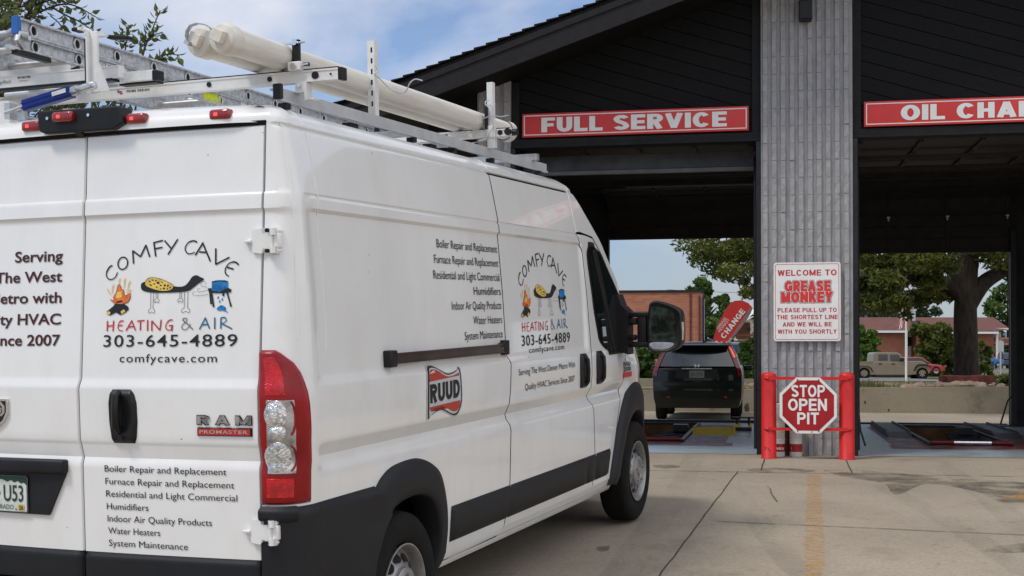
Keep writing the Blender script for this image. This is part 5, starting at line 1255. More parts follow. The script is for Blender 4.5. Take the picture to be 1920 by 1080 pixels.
# wavy brand sticker below the rail
ry_ = lambda cx: 1.225 + (cx - 448) / 287 * .405
rzz = lambda cx, cy: 1.312 - ((cy + .2 * (cx - 448)) - 630) / 1718
rf = lambda o: (lambda a, b: (hw(ry_(a), rzz(a, b)) + o, ry_(a), rzz(a, b)))
RS = curve([(450, 655), (458, 600), (478, 574), (520, 576), (570, 610), (620, 628), (670, 610), (705, 585), (722, 562), (733, 600), (740, 700), (742, 860), (725, 940), (700, 985), (660, 990), (610, 965), (560, 945), (510, 965), (470, 1000), (448, 1022), (444, 850)], 3, True)
def scaled(P, k, c=(595, 790)): return [(c[0] + (a - c[0]) * k, c[1] + (b - c[1]) * k) for a, b in P]
g = G(); fan(g, scaled(RS, 1.03), rf(.003)); RU = g.obj('wavy_sticker', M['ruudgrey'], BODY, merge=False, recalc=False)
g = G(); fan(g, scaled(RS, .99), rf(.0036)); g.obj('dark_edge', M['ink'], RU, merge=False, recalc=False)
g = G(); fan(g, scaled(RS, .915), rf(.0042)); g.obj('silver_edge', M['ruudgrey'], RU, merge=False, recalc=False)
g = G()
fan(g, curve([(462, 690), (468, 630), (488, 605), (530, 608), (575, 640), (620, 655), (670, 640), (715, 612)], 3) + [(718, 640), (590, 675), (458, 712)], rf(.0048))
fan(g, [(456, 925), (590, 890), (724, 855)] + curve([(722, 900), (700, 945), (660, 955), (610, 930), (560, 912), (510, 928), (470, 960)], 3), rf(.0048))
g.obj('red_band', M['ruudred'], RU, merge=False, recalc=False)
g = G()
block(g, 'RUUD', 0, 1, 0, 1, lambda o: (lambda a, b: rf(.0052 + o)(462 + a * 258, 893 - a * 66 - b * 158)), t=.31, f=.24, gap=.10)
g.obj('lettering', M['ink'], RU, merge=False, recalc=False)

# ================================================================ roof rack (bolted to the van)
g = G()
for x in (.762, -.762):
    g.box((x, 1.975, 2.532), (.012, 3.35, .055)); g.box((x - .02 * (1 if x > 0 else -1), 1.975, 2.556), (.05, 3.35, .008)); g.box((x + .006 * (1 if x > 0 else -1), 1.975, 2.508), (.02, 3.35, .010))
RK = g.obj('roof_rack', M['railalu'], VAN)
g = G()
for x in (.762, -.762):
    g.box((x - .005, .30, 2.545), (.04, .025, .066), bev=.006)
    for y in (.36, 1.62, 2.14, 2.7, 3.52): g.box((x * .985, y, 2.490), (.045, .04, .026), bev=.005)
    for y in (1.0, 1.9): g.box((x * .95, y, 2.485), (.05, .08, .03), bev=.005)
g.obj('rack_foot', M['black'], RK)
def xbar(y, z0, z1, x0, x1, m='whitemetal'):
    g = G(); g.box(((x0 + x1) / 2, y, (z0 + z1) / 2), (x1 - x0, .042, z1 - z0)); g.box(((x0 + x1) / 2, y - .0225, z1 - .004), (x1 - x0, .003, .008)); g.box(((x0 + x1) / 2, y - .0225, z0 + .005), (x1 - x0, .003, .010))
    b = g.obj('crossbar', M[m], RK); return b
def plugs(y, L, z, name='plug'):
    g = G()
    for x, r in L: g.cyl((x, y - .021, z), (x, y - .0265, z), r, n=18)
    g.obj(name, M['black'], RK)
xbar(.45, 2.600, 2.650, -.98, .975); plugs(.45, ((.33, .011), (.64, .011), (.865, .0165), (.94, .004)), 2.625)
g = G(); g.box((.45, .45, 2.653), (1.05, .038, .006)); g.box((.984, .45, 2.625), (.022, .046, .054), bev=.004); g.box((-.984, .45, 2.625), (.022, .046, .054), bev=.004); g.obj('rubber_strip', M['black'], RK)
xbar(2.65, 2.620, 2.664, -.92, .915); plugs(2.65, ((.50, .010), (.845, .015)), 2.642)
xbar(3.40, 2.560, 2.60, -.80, .80, 'alu'); xbar(1.55, 2.50, 2.53, -.76, .76); xbar(2.05, 2.50, 2.53, -.76, .76)
g = G(); g.cyl((.915, 2.65, 2.642), (.945, 2.65, 2.642), .020, n=14); g.cyl((.90, 2.62, 2.642), (.90, 2.60, 2.642), .02, n=14); g.box((.40, 2.65, 2.667), (1.0, .036, .006)); g.obj('rubber_strip', M['black'], RK)
g = G(); text(g, 'PRIME DESIGN', -.112, .012, 2.622, .010, lambda a, b: (a, .428, b), bold=.03, spacing=1.25)
text(g, '877-663-7225', -.598, -.525, 2.697, .0085, lambda a, b: (a, .2765, b), bold=.03); text(g, 'primedesign.net', -.59, -.535, 2.684, .0065, lambda a, b: (a, .2765, b)); g.obj('rack_lettering', M['ink'], RK)
g = G(); text(g, 'ErgoRack', -.722, -.635, 2.681, .016, lambda a, b: (a, .2765, b)); g.obj('rack_lettering', M['inkgrey'], RK)
g = G(); g.box((-.151, .4275, 2.628), (.024, .002, .005)); g.box((-.143, .4275, 2.620), (.008 * 2, .002, .004)); g.obj('flag_decal', M['inkred'], RK)
g = G(); g.box((-.158, .4270, 2.630), (.010, .002, .008)); g.obj('flag_canton', M['inkblue'], RK)
# loading bar with the T hook
g = G(); g.box((-.50, .30, 2.690), (.92, .042, .052)); g.box((-.50, .278, 2.665), (.92, .003, .012)); g.box((-.50, .278, 2.712), (.92, .003, .006)); g.obj('loading_bar', M['whitemetal'], RK)
g = G(); g.box((.03, .34, 2.668), (.17, .05, .045), bev=.004); g.box((-.60, .33, 2.735), (.5, .02, .03)); g.obj('loading_bar', M['whitemetal'], RK)
g = G(); g.box((.128, .335, 2.664), (.028, .056, .046), bev=.006); g.box((-.52, .30, 2.655), (.9, .05, .012)); g.box((.02, .36, 2.640), (.20, .05, .008)); g.obj('roller', M['black'], RK)
g = G()
hp = [(-.112, .18, 2.585), (-.112, .18, 2.83), (-.115, .18, 2.85), (-.13, .18, 2.862), (-.16, .18, 2.863)]
for i in range(len(hp) - 1):
    a, b = Vector(hp[i]), Vector(hp[i + 1]); d = b - a
    g.box((a + b) / 2, (.012, .052, d.length + .006), ry=atan2(d.x, d.z))
g.box((-.088, .18, 2.715), (.040, .014, .27), bev=.003)
g.prism([(-.088, 2.585), (-.02, 2.585), (-.022, 2.60), (-.072, 2.72), (-.088, 2.72)], .172, .188)
g.box((-.085, .225, 2.84), (.05, .03, .012)); HK = g.obj('ladder_hook', M['whitemetal'], RK, smooth=True, angle=30)
g = G(); g.box((-.172, .18, 2.862), (.035, .056, .017), bev=.006); g.box((-.02, .27, 2.832), (.115, .045, .018), ry=.12, bev=.006); g.box((-.118, .176, 2.70), (.006, .046, .23)); g.obj('hook_grip', M['black'], HK)
# blue gas strut in front of the crossbar
g = G(); a, b = Vector((-.405, .10, 2.535)), Vector((-.145, .10, 2.580)); d = b - a; ang = atan2(d.z, d.x)
g.box((a + b) / 2, (d.length, .045, .050), ry=-ang, bev=.006); g.box((a + b) / 2 + Vector((0, -.0225, .008)), (d.length, .006, .006), ry=-ang); g.box((a + b) / 2 + Vector((0, -.0225, -.012)), (d.length, .006, .006), ry=-ang)
BG = g.obj('strut', M['bluegrip'], RK)
g = G(); g.box(a + d * .80 + Vector((0, -.026, .006)), (.075, .003, .018), ry=-ang); g.obj('strut_label', M['platewhite'], BG)
g = G(); g.tube([a - d * .42 + Vector((0, 0, -.004)), a], .010, 8); g.cyl(b, b + d * .12, .022, n=12); g.box(b + d * .28, (.10, .03, .03), ry=-ang, bev=.008); g.cyl(b + d * .10 + Vector((0, -.03, 0)), b + d * .10 + Vector((0, .03, 0)), .012, n=10); g.cyl(b + d * .38 + Vector((0, -.025, 0)), b + d * .38 + Vector((0, .03, 0)), .010, n=10)
g.box(a - d * .12 + Vector((0, .02, -.02)), (.04, .02, .07)); g.box((-.50, .12, 2.52), (.03, .05, .07)); g.obj('strut_fitting', M['alu'], RK, smooth=True, angle=40)
g = G(); g.box((-.16, .22, 2.515), (.24, .05, .012), ry=.06); g.box((-.70, .25, 2.54), (.2, .06, .10)); g.obj('rack_bracket', M['whitemetal'], RK)
# posts, clamps
g = G(); g.box((.765, 1.20, 2.735), (.005, .040, .37)); g.box((.747, 1.182, 2.735), (.036, .005, .37)); P_ = g.obj('slotted_post', M['whitemetal'], RK)
g = G()
for k in range(6): g.box((.752, 1.1792, 2.615 + k * .052), (.008, .002, .024))
g.obj('slot', M['gap'], P_)
g = G(); g.box((.80, 2.645, 2.76), (.004, .036, .36)); g.box((.782, 2.627, 2.76), (.034, .004, .36)); g.box((.79, 2.628, 2.65), (.055, .03, .07), bev=.004); g.box((.79, 2.64, 2.585), (.045, .04, .06)); g.obj('slotted_post', M['whitemetal'], RK)
g = G(); g.box((.765, 2.62, 2.73), (.016, .03, .13)); g.obj('clamp_strap', M['black'], RK)
g = G(); g.box((.775, .43, 2.668), (.062, .055, .038), bev=.004); g.box((.795, .44, 2.578), (.045, .045, .045)); g.box((.822, .44, 2.56), (.01, .05, .075)); g.box((.83, .455, 2.528), (.05, .05, .008)); g.obj('clamp', M['whitemetal'], RK)
g = G(); g.box((.765, .445, 2.725), (.034, .018, .125), bev=.002); g.obj('clamp_post', M['black'], RK)
g = G(); g.cyl((.66, .44, 2.772), (.82, .43, 2.772), .005, n=8); g.cyl((.775, .40, 2.668), (.775, .39, 2.668), .012, n=12); g.cyl((.806, .42, 2.672), (.84, .42, 2.672), .010, n=10); g.cyl((.795, .415, 2.585), (.795, .405, 2.585), .008, n=10); g.cyl((.765, .43, 2.775), (.765, .425, 2.775), .014, n=10); g.obj('clamp_bolt', M['chrome'], RK)
g = G(); g.lathe([(.001, 0), (.16, 0), (.17, .02), (.15, .055), (.09, .075), (.001, .08)], (.22, 1.10, 2.488), (0, 0, 1), 28); g.obj('roof_vent', M['black'], VAN, smooth=True, angle=60)
g = G(); g.cyl((.36, 2.0, 2.49), (.36, 2.0, 2.90), .016, n=10); an = g.obj('antenna', M['black'], VAN); g = G(); g.cyl((.36, 2.0, 2.90), (.36, 2.0, 2.935), .018, n=12); g.obj('antenna_tip', M['pvc'], an, smooth=True)

# ================================================================ load on the rack
def vplace(o, p): o.matrix_world = VM @ Matrix.Translation(p); return o
def vthing(name, label, cat, p, group=None):
    o = bpy.data.objects.new(name, None); COL.objects.link(o); o.matrix_world = VM @ Matrix.Translation(p); return tag(o, label, cat, group)
for k, (x, z, y0, y1, lab) in enumerate(((.690, 2.718, -.02, 3.18, 'weathered cream pipe nearer the side of the van roof, square plug in its end cap'),
                                          (.555, 2.722, .02, 3.10, 'weathered cream pipe nearer the middle of the van roof, grey strap over its end cap'))):
    t = vthing('pvc_pipe', lab, 'pipe', (x, y0, z), 'cream pipes on the van roof')
    L = y1 - y0; r = .056
    g = G(); g.lathe([(r, .03), (r, L - .02), (r * .995, L - .01), (r * .9, L), (.001, L)], (0, 0, 0), (0, 1, 0), 36); g.obj('tube', M['pvc'], t, smooth=True, angle=40)
    g = G(); g.lathe([(.001, 0), (.050, .0), (.056, .003), (.0575, .008), (.0575, .016), (.060, .018), (.063, .024), (.063, .075), (.060, .082), (.056, .084)], (0, 0, 0), (0, 1, 0), 36); cp = g.obj('end_cap', M['pvc'], t, smooth=True, angle=40)
    g = G(); g.lathe([(.063, L - .10), (.0635, L - .02), (.055, L - .004), (.001, L)], (0, 0, 0), (0, 1, 0), 30); g.obj('end_cap', M['pvc'], t, smooth=True, angle=40)
    g = G(); g.box((0, -.016, .004), (.052, .034, .052), ry=.45, bev=.004); g.obj('square_plug', M['pvc'], cp)
    if k:
        g = G(); P = [(-.022, -.036, -.006), (-.030, -.037, .012), (-.026, -.038, .036), (-.008, -.036, .058), (.02, -.03, .066), (.046, -.012, .062), (.058, .01, .05), (.062, .03, .035)]
        V = []
        for i, p in enumerate(P): V += [(p[0], p[1] - .012, p[2]), (p[0], p[1] + .012, p[2])]
        g.add(V, [(2 * i, 2 * i + 1, 2 * i + 3, 2 * i + 2) for i in range(len(P) - 1)]); g.box((-.022, -.036, -.012), (.026, .026, .016), ry=.5); s_ = g.obj('strap', M['mill'], t)
        s_.modifiers.new('s', 'SOLIDIFY').thickness = .003
# extension ladder: two nested sections lying flat
def rail_section(t, zc, y0, L, xs, hh, label_on=False):
    for x in xs:
        s = 1 if x > -.6 else -1
        g = G(); g.box((x, y0 + L / 2, zc), (.004, L, hh))
        for e in (1, -1): g.box((x + s * .010, y0 + L / 2, zc + e * (hh / 2 - .004)), (.024, L, .009), bev=.002)
        r = g.obj('rail', M['mill'], t)
        if s > 0:
            gr, gd = G(), G()
            for k in range(int(L / .293)):
                y = y0 + .10 + .293 * k
                P = [(y - .024 + (.020 * cos(a) if cos(a) < 0 else .024 * cos(a)) + .022, zc + .025 * sin(a)) for a in lin(0, 2 * pi * 19 / 20, 20)]
                gr.tube([(x + .005, p[0], p[1]) for p in P + P[:1]], .0055, 6)
                fan(gd, [(y + (p[0] - y) * .72, zc + (p[1] - zc) * .8) for p in P], lambda a, b: (x + .004, a, b))
            gr.obj('rung_collar', M['alu'], r); gd.obj('rung_end', M['gap'], r)
    g = G()
    for k in range(int(L / .293)): g.cyl((xs[0], y0 + .10 + .293 * k, zc), (xs[1], y0 + .10 + .293 * k, zc), .016, n=12)
    g.obj('rung', M['alu'], t, smooth=True)
t = vthing('extension_ladder', 'aluminium extension ladder lying on the left half of the van roof', 'ladder', (0, 0, 0))
rail_section(t, 2.892, .115, 3.9, (-.452, -.86), .073); rail_section(t, 2.822, .13, 4.2, (-.456, -.856), .066)
for o in t.children:
    pass
t.matrix_world = VM @ Matrix.Translation((0, .1, 2.9)) @ Matrix.Rotation(-.020, 4, 'X') @ Matrix.Translation((0, -.1, -2.9))
g = G()
for x in (-.448, -.862): g.box((x, .108, 2.895), (.034, .028, .08), bev=.003)
g.obj('end_cap', M['bluecap'], t)
g = G(); g.tube([(-.44, .14, 2.80), (-.44, .10, 2.83), (-.44, .11, 2.86), (-.44, .16, 2.865)], .014, 8); g.box((-.45, .20, 2.79), (.02, .30, .018)); g.cyl((-.43, .17, 2.85), (-.46, .17, 2.85), .012, n=10); g.obj('rung_lock', M['alu'], t)
g = G(); g.box((-.445, .20, 2.775), (.03, .22, .02)); g.obj('foot_pad', M['black'], t)
g = G(); g.box((-.4525, .80, 2.822), (.004, .16, .045)); g.box((-.4525, 1.95, 2.83), (.004, .10, .045)); lb = g.obj('ladder_label', M['platewhite'], t)
g = G()
for k in range(5): g.box((-.4500, .74 + .012 * k, 2.822 + (k % 2) * .003), (.002, .006, .030))
g.obj('label_print', M['ink'], lb)
g = G(); g.box((-.4525, 1.62, 2.825), (.004, .16, .06)); g.obj('ladder_label', M['yellowtag'], t)
g = G(); g.cyl((-1.0, .66, 2.70), (-.30, .64, 2.70), .026, n=16); g.cyl((-1.05, .50, 2.88), (-.50, .16, 2.885), .020, n=14); g.cyl((-1.05, .48, 2.845), (-.52, .18, 2.85), .022, n=14)
tb = g.obj('tie_down_tube', M['alu'], RK, smooth=True, angle=40)
g = G(); g.tube([(-.50, .60, 2.66), (-.505, .585, 2.71), (-.49, .60, 2.74), (-.47, .62, 2.74)], .010, 8); g.tube([(-.48, .42, 2.73), (-.44, .40, 2.745), (-.40, .41, 2.742), (-.37, .42, 2.755), (-.36, .42, 2.73), (-.48, .42, 2.728)], .010, 7); g.obj('tie_down_strap', M['black'], RK)
# loose wires tied round the posts
def wire(pts, lab):
    g = G(); g.tube([VM @ Vector(p) for p in curve(pts, 5)], .0032, 6); tag(g.obj('tie_wire', M['alu'], smooth=True), lab, 'wire', 'loose wires on the roof rack')
wire([(.775, 1.17, 2.80), (.785, 1.18, 2.77), (.772, 1.17, 2.755), (.79, 1.19, 2.735), (.83, 1.21, 2.69), (.875, 1.23, 2.665), (.905, 1.24, 2.675), (.925, 1.24, 2.71), (.95, 1.25, 2.73), (.985, 1.26, 2.722)], 'bent grey wire hooked round the middle slotted rack post')
wire([(.74, 2.60, 2.72), (.80, 2.60, 2.74), (.83, 2.61, 2.737), (.86, 2.62, 2.733), (.905, 2.62, 2.738)], 'straight wire end sticking out beside the front rack post')
wire([(.79, 2.60, 2.83), (.77, 2.59, 2.82), (.775, 2.59, 2.80), (.80, 2.60, 2.80), (.812, 2.61, 2.76), (.80, 2.60, 2.72), (.81, 2.61, 2.68), (.79, 2.60, 2.64), (.77, 2.60, 2.60), (.73, 2.6, 2.595), (.66, 2.6, 2.585)], 'long thin wire wound down the front rack post')
# ================================================================ beyond the building
M['grass'] = mat('dry_lawn', (0.115, 0.120, 0.035), 0.95, col2=(0.23, 0.185, 0.085), vscale=0.35, bump=0.6, bscale=25)
M['greengrass'] = mat('green_lawn', (0.07, 0.115, 0.025), 0.95, col2=(0.13, 0.15, 0.045), vscale=0.3, bump=0.6, bscale=25)
M['blade'] = mat('grass_blades', (0.11, 0.13, 0.035), 0.9, col2=(0.24, 0.20, 0.09), vscale=1.2)
M['asphalt'] = mat('grey_asphalt', (0.16, 0.155, 0.15), 0.9, var=0.15, vscale=2)
M['bark'] = mat('dark_bark', (0.030, 0.023, 0.018), 0.95, var=0.5, vscale=9, bump=1.0, bscale=22, stretch=(1.5, 1.5, .35))
M['twig'] = mat('twig', (0.05, 0.035, 0.022), 0.9, var=0.3, vscale=12)
def leafmat(name, c1, c2, sc=0.9):
    m = mat(name, c1, 0.55, col2=c2, vscale=sc, lo=.32, hi=.68, spec=.35)
    t = m.node_tree; b = t.nodes['Principled BSDF']
    b.inputs['Subsurface Weight'].default_value = 0.0
    tr = t.nodes.new('ShaderNodeBsdfTranslucent'); ad = t.nodes.new('ShaderNodeMixShader'); ad.inputs[0].default_value = .28
    out_ = t.nodes['Material Output']; src = b.inputs['Base Color'].links[0].from_socket
    t.links.new(src, tr.inputs['Color']); t.links.new(b.outputs['BSDF'], ad.inputs[1]); t.links.new(tr.outputs['BSDF'], ad.inputs[2]); t.links.new(ad.outputs['Shader'], out_.inputs['Surface'])
    return m
M['leafdark'] = leafmat('locust_leaves', (0.044, 0.064, 0.012), (0.155, 0.175, 0.032), 1.1)
M['leafmid'] = leafmat('green_leaves', (0.040, 0.085, 0.016), (0.10, 0.16, 0.035), 0.8)
M['leafgrey'] = leafmat('grey_green_leaves', (0.050, 0.080, 0.038), (0.10, 0.135, 0.07), 0.35)
M['leafapple'] = leafmat('crab_apple_leaves', (0.070, 0.110, 0.028), (0.17, 0.20, 0.065), 4.0)
M['leafshrub'] = leafmat('bright_shrub_leaves', (0.055, 0.12, 0.015), (0.12, 0.22, 0.03), 2.0)
M['redbrick'] = brickmat('orange_red_brick', (0.34, 0.115, 0.065), (0.42, 0.16, 0.095), (0.30, 0.20, 0.15), 1.0, .40, .135)
M['farbrick'] = mat('far_red_brick', (0.33, 0.125, 0.075), 0.9, var=0.10, vscale=1.5)
M['farroof'] = mat('brown_red_shingles', (0.135, 0.060, 0.050), 0.95, var=0.15, vscale=1.2)
M['cream'] = mat('cream_wall', (0.62, 0.58, 0.48), 0.8, var=0.05, vscale=1)
M['fasciawhite'] = mat('white_fascia', (0.70, 0.70, 0.68), 0.6, var=0.05)
M['navy'] = mat('navy_panel', (0.015, 0.035, 0.13), 0.4, var=0.1)
M['rock'] = mat('river_rock', (0.20, 0.14, 0.10), 0.85, col2=(0.36, 0.28, 0.21), vscale=2.5, bump=0.4, bscale=20)
M['redblock'] = mat('dark_red_edging', (0.115, 0.030, 0.022), 0.85, var=0.3, vscale=6)
M['hill'] = mat('haze_tinted_hills', (0.10, 0.14, 0.20), 1.0, var=0.05)  # blue haze of distance is put into the base colour

# lawn and land behind the retaining wall, one sheet to the horizon
def lz(Y): return lerp([29, 31, 33, 36, 40, 60, 87, 120, 200, 400, 4000], [.36, .36, .37, .30, .20, -.06, -.43, -.56, -1.06, -1.3, -3], Y)
g = G()
Ys = [0, .25, 1, 2, 3.5, 6, 10, 16, 25, 40, 60, 90, 130, 180, 260, 400, 800, 2000, 6000]
def lawn(u, k): p = bw(u * (1 + k * .06), 16.28 + k); return (p.x, p.y, lz(p.y) + (.03 * sin(p.x * .8) * sin(p.y * .5) if k > 1 else 0))
g.grid(lawn, lin(-55, 75, 60), Ys)
tag(g.obj('lawn', M['grass'], smooth=True), kind='structure')
g = G(); P = [at(x, y, Y) for x, y, Y in ((1550, 705, 92), (1990, 705, 90), (2060, 699, 150), (1500, 699, 150))]
g.add([(p.x, p.y, lz(p.y) + .05) for p in P], [(0, 1, 2, 3)]); tag(g.obj('green_verge', M['greengrass']), kind='structure')
g = G(); P = [(-60, 150), (120, 150), (150, 215), (-60, 215)]
g.add([(x, y, lz(y) + .06) for x, y in P], [(0, 1, 2, 3)]); P = [(12, 62), (24, 62), (26, 100), (13, 100)]
g.add([(x, y, lz(y) + .04) for x, y in P], [(0, 1, 2, 3)]); tag(g.obj('parking_lot', M['asphalt']), kind='structure')
g = G(); g.grid(lambda x, t: (x, 7000 + 900 * t, -10 + (190 + 60 * sin(x * .0011) + 45 * sin(x * .0031 + 1)) * sin(t * pi / 2)), lin(-6000, 7000, 80), lin(0, 1, 6))
tag(g.obj('hills', M['hill'], smooth=True), kind='structure')
# stained retaining wall
g = G(); n = 60
def wt(u): return lerp([-30, -2, 0, 6, 30], [.30, .335, .37, .46, .62], u)
for i in range(n):
    a, b = -30 + 70 * i / n, -30 + 70 * (i + 1) / n
    for (y0, y1, za, zb) in ((16.0, 16.0, None, None),):
        g.quad((a, 16, gz(16) - .05), (b, 16, gz(16) - .05), (b, 16, wt(b)), (a, 16, wt(a)))
        g.quad((a, 16, wt(a)), (b, 16, wt(b)), (b, 16.3, wt(b)), (a, 16.3, wt(a)))
        g.quad((a, 16.3, wt(a)), (b, 16.3, wt(b)), (b, 16.3, -.3), (a, 16.3, -.3))
o = g.obj('retaining_wall', M['wallconc']); o.location = BP; o.rotation_euler = BROT; tag(o, 'low stained concrete retaining wall behind the building, lawn above it', 'wall')
g = G()
for (px, py, s) in ((1619, 753, .035), (1662, 767, .03), (1400, 765, .10)):
    p = at(px, py, 30.9); u, v = to_uw(p); g.add([(u + s * cos(k) * .6, 15.992, p.z + s * sin(k) * (1 + .4 * (k % 2))) for k in range(6)], [tuple(range(6))])
gplace(tag(g.obj('wall_stains', M['crack']), kind='structure'))
# second, smaller kerb wall further back on the left
o = None
g = G(); a, b = at(1330, 722, 35), at(1428, 722, 35.5); d = (b - a); g.box(((a.x + b.x) / 2 - 2, (a.y + b.y) / 2, lz(35) + .06), (6.4, .25, .32), rz=-BYAW)
tag(g.obj('kerb_wall', M['wallconc']), 'short concrete kerb wall on the lawn behind the black car', 'wall')

# ---------------------------------------------------------------- foliage
def leaves(g, centers, n, size, elong=1.9, droop=0.0, rnd=random):
    """n leaf faces scattered in the clumps [(centre, radii, weight)]"""
    tot = sum(c[2] for c in centers)
    for c, r, w_ in centers:
        for _ in range(int(n * w_ / tot)):
            while True:
                q = Vector((rnd.uniform(-1, 1), rnd.uniform(-1, 1), rnd.uniform(-1, 1)))
                if q.length <= 1: break
            if rnd.random() < .6: q = q.normalized() * (rnd.random() ** .35)
            p = Vector((c[0] + q.x * r[0], c[1] + q.y * r[1], c[2] + q.z * r[2] - droop * rnd.random()))
            leaf(g, p, size * rnd.uniform(.7, 1.3), elong, rnd)
def leaf(g, p, s, elong=1.9, rnd=random, d=None):
    a = d if d is not None else Vector((rnd.gauss(0, 1), rnd.gauss(0, 1), rnd.gauss(0, .8) - .3)).normalized()
    b = a.cross(Vector((rnd.gauss(0, 1), rnd.gauss(0, 1), rnd.gauss(0, 1)))).normalized(); L = s * elong / 2; W = s / 2
    c = a.cross(b) * s * .12
    g.add([p - a * L, p - a * L * .2 + b * W + c, p + a * L, p - a * L * .2 - b * W + c], [(0, 1, 2, 3)])
def limb(g, pts, r0, r1, n=9):
    c = curve(pts, 5); g.tube(c, [r0 + (r1 - r0) * i / (len(c) - 1) for i in range(len(c))], n)

# big shade tree behind the right bay
c0 = at(1812, 705, 34.0); t = thing('shade_tree', 'large spreading shade tree with a thick dark trunk behind the right bay', 'tree', (c0.x, c0.y, lz(34)))
def T_(px, py, dy=0.0): p = at(px, py, 34.0 + dy); return (p.x - c0.x, p.y - c0.y, p.z - lz(34))
g = G()
limb(g, [T_(1812, 722), T_(1812, 690), T_(1811, 640), T_(1810, 585), T_(1812, 540), T_(1815, 480)], .33, .26, 16)
g.tube([T_(1812, 722), T_(1812, 700)], [.42, .30], 16)
limb(g, [T_(1808, 560), T_(1770, 530), T_(1720, 520, -.5), T_(1665, 515, -1), T_(1610, 520, -1.5)], .22, .07)
limb(g, [T_(1812, 560), T_(1790, 510), T_(1755, 480, .6), T_(1690, 460, 1), T_(1600, 440, 1.5)], .20, .07)
limb(g, [T_(1816, 570), T_(1845, 530), T_(1885, 505), T_(1930, 480, -1), T_(2000, 440, -2)], .25, .09)
limb(g, [T_(1815, 500), T_(1818, 420, .5), T_(1800, 330, 1), T_(1820, 220, 1)], .28, .08)
limb(g, [T_(1610, 520, -1.5), T_(1560, 520, -2), T_(1500, 505, -2.6), T_(1420, 490, -3)], .08, .03)
limb(g, [T_(1600, 440, 1.5), T_(1500, 420, 1), T_(1400, 430, 0), T_(1340, 450, -1)], .08, .025)
limb(g, [T_(1700, 518, -.8), T_(1680, 545, -1), T_(1650, 560, -1.2)], .05, .02); limb(g, [T_(1640, 517, -1.2), T_(1620, 550, -1.5)], .04, .02)
limb(g, [T_(1390, 530, -2), T_(1400, 500, -2), T_(1415, 480, -2)], .012, .02); limb(g, [T_(1370, 528, -2), T_(1390, 530, -2), T_(1402, 505, -2)], .008, .012)
g.obj('trunk', M['bark'], t, smooth=True, angle=80)
cl = []
rnd = random.Random(11)
def C(px, py, dy, rx, ry, rz_, w_): cl.append((T_(px, py, dy), (rx, ry, rz_), w_))
for px, py, rx, w_ in ((1300, 447, .55, .7), (1330, 465, .5, .9), (1360, 470, .6, 1.2), (1310, 480, .3, .35), (1340, 500, .35, .45), (1390, 470, .6, 1.4), (1370, 505, .35, .7), (1405, 455, .6, 1.3), (1395, 520, .22, .25), (1414, 540, .30, .35), (1400, 543, .22, .2), (1418, 500, .35, .5), (1421, 590, .16, .12), (1421, 615, .16, .1),
                      (1450, 470, .8, 1), (1520, 470, .9, 1), (1590, 465, .9, 1.5), (1615, 480, .5, 1.6), (1640, 495, .55, 1.8), (1680, 490, .6, 1.8), (1625, 520, .45, 1.2), (1660, 525, .5, 1.4), (1700, 510, .5, 1.4), (1720, 480, .6, 1.5), (1760, 485, .6, 1.5), (1745, 530, .4, .8),
                      (1640, 558, .42, .8), (1665, 565, .35, .6), (1690, 562, .32, .5), (1715, 555, .35, .55), (1755, 550, .3, .4), (1615, 545, .35, .5), (1700, 585, .16, .1), (1780, 545, .3, .35), (1840, 470, .35, .55), (1870, 480, .4, .6), (1895, 500, .35, .5), (1905, 520, .28, .35), (1890, 455, .6, 1.2), (1940, 500, .6, 1)):
    C(px, py, rnd.uniform(-1.6, 1.6), rx, rx * 1.2, rx * .62, w_ * (.62 if px < 1430 else .85))
for k in range(46):
    a = rnd.uniform(0, 2 * pi); rr = rnd.uniform(1, 7.5); C(1760 + 72 * rr * cos(a) * 1.0, 400 - rnd.uniform(0, 300) * (1 - rr / 11), 1 + rr * sin(a), 1.1, 1.1, .75, 1.0)
g = G(); leaves(g, cl, 46000, .062, 3.0, .16, rnd); g.obj('crown', M['leafdark'], t, merge=False, recalc=False)

def tree(name, lab, px, base, top, wpx, Y, lm, n, ls, shape='round', group=None, trunk=.18, seed=1, elong=1.7):
    r_ = random.Random(seed); b = at(px, base, Y); b.z = min(b.z, lz(Y)) if Y > 28 else b.z; tp = at(px, top, Y); h = tp.z - b.z; wd = wpx * Y / 2460.0 / 2
    t = thing(name, lab, 'tree' if name.endswith('tree') else 'shrub', b, (0, 0, 0), group)
    g = G(); limb(g, [(0, 0, -.1), (.05, 0, h * .3), (-.03, .05, h * .62), (0, 0, h * .85)], trunk, trunk * .3)
    for k in range(7):
        a = r_.uniform(0, 6.3); z = h * r_.uniform(.3, .65); g.tube([(0, 0, z), (wd * .4 * cos(a), wd * .4 * sin(a), z + h * .10), (wd * .75 * cos(a), wd * .75 * sin(a), z + h * .16)], [trunk * .45, trunk * .3, trunk * .1], 6)
    g.obj('trunk', M['bark'], t, smooth=True, angle=80)
    cl = []
    for k in range(34):
        f = r_.random(); a = r_.uniform(0, 6.3); q = sqrt(r_.random())
        if shape == 'round': z = h * (.24 + .72 * f); R_w = wd * sqrt(max(.06, 1 - ((f - .42) / .60) ** 2))
        elif shape == 'cone': z = h * (.06 + .90 * f); R_w = wd * (1 - f) ** .6
        else: z = h * (.05 + .9 * f); R_w = wd * (1 - .25 * abs(f - .4))
        rr = wd * (.30 if shape != 'bush' else .34) * r_.uniform(.7, 1.25)
        cl.append(((R_w * q * cos(a) * .82, R_w * q * sin(a) * .82, z), (rr, rr, min(rr * .75, h * .16)), 1.0))
    g = G(); leaves(g, cl, n, ls, elong, 0, r_); g.obj('crown', lm, t, merge=False, recalc=False)
    return t
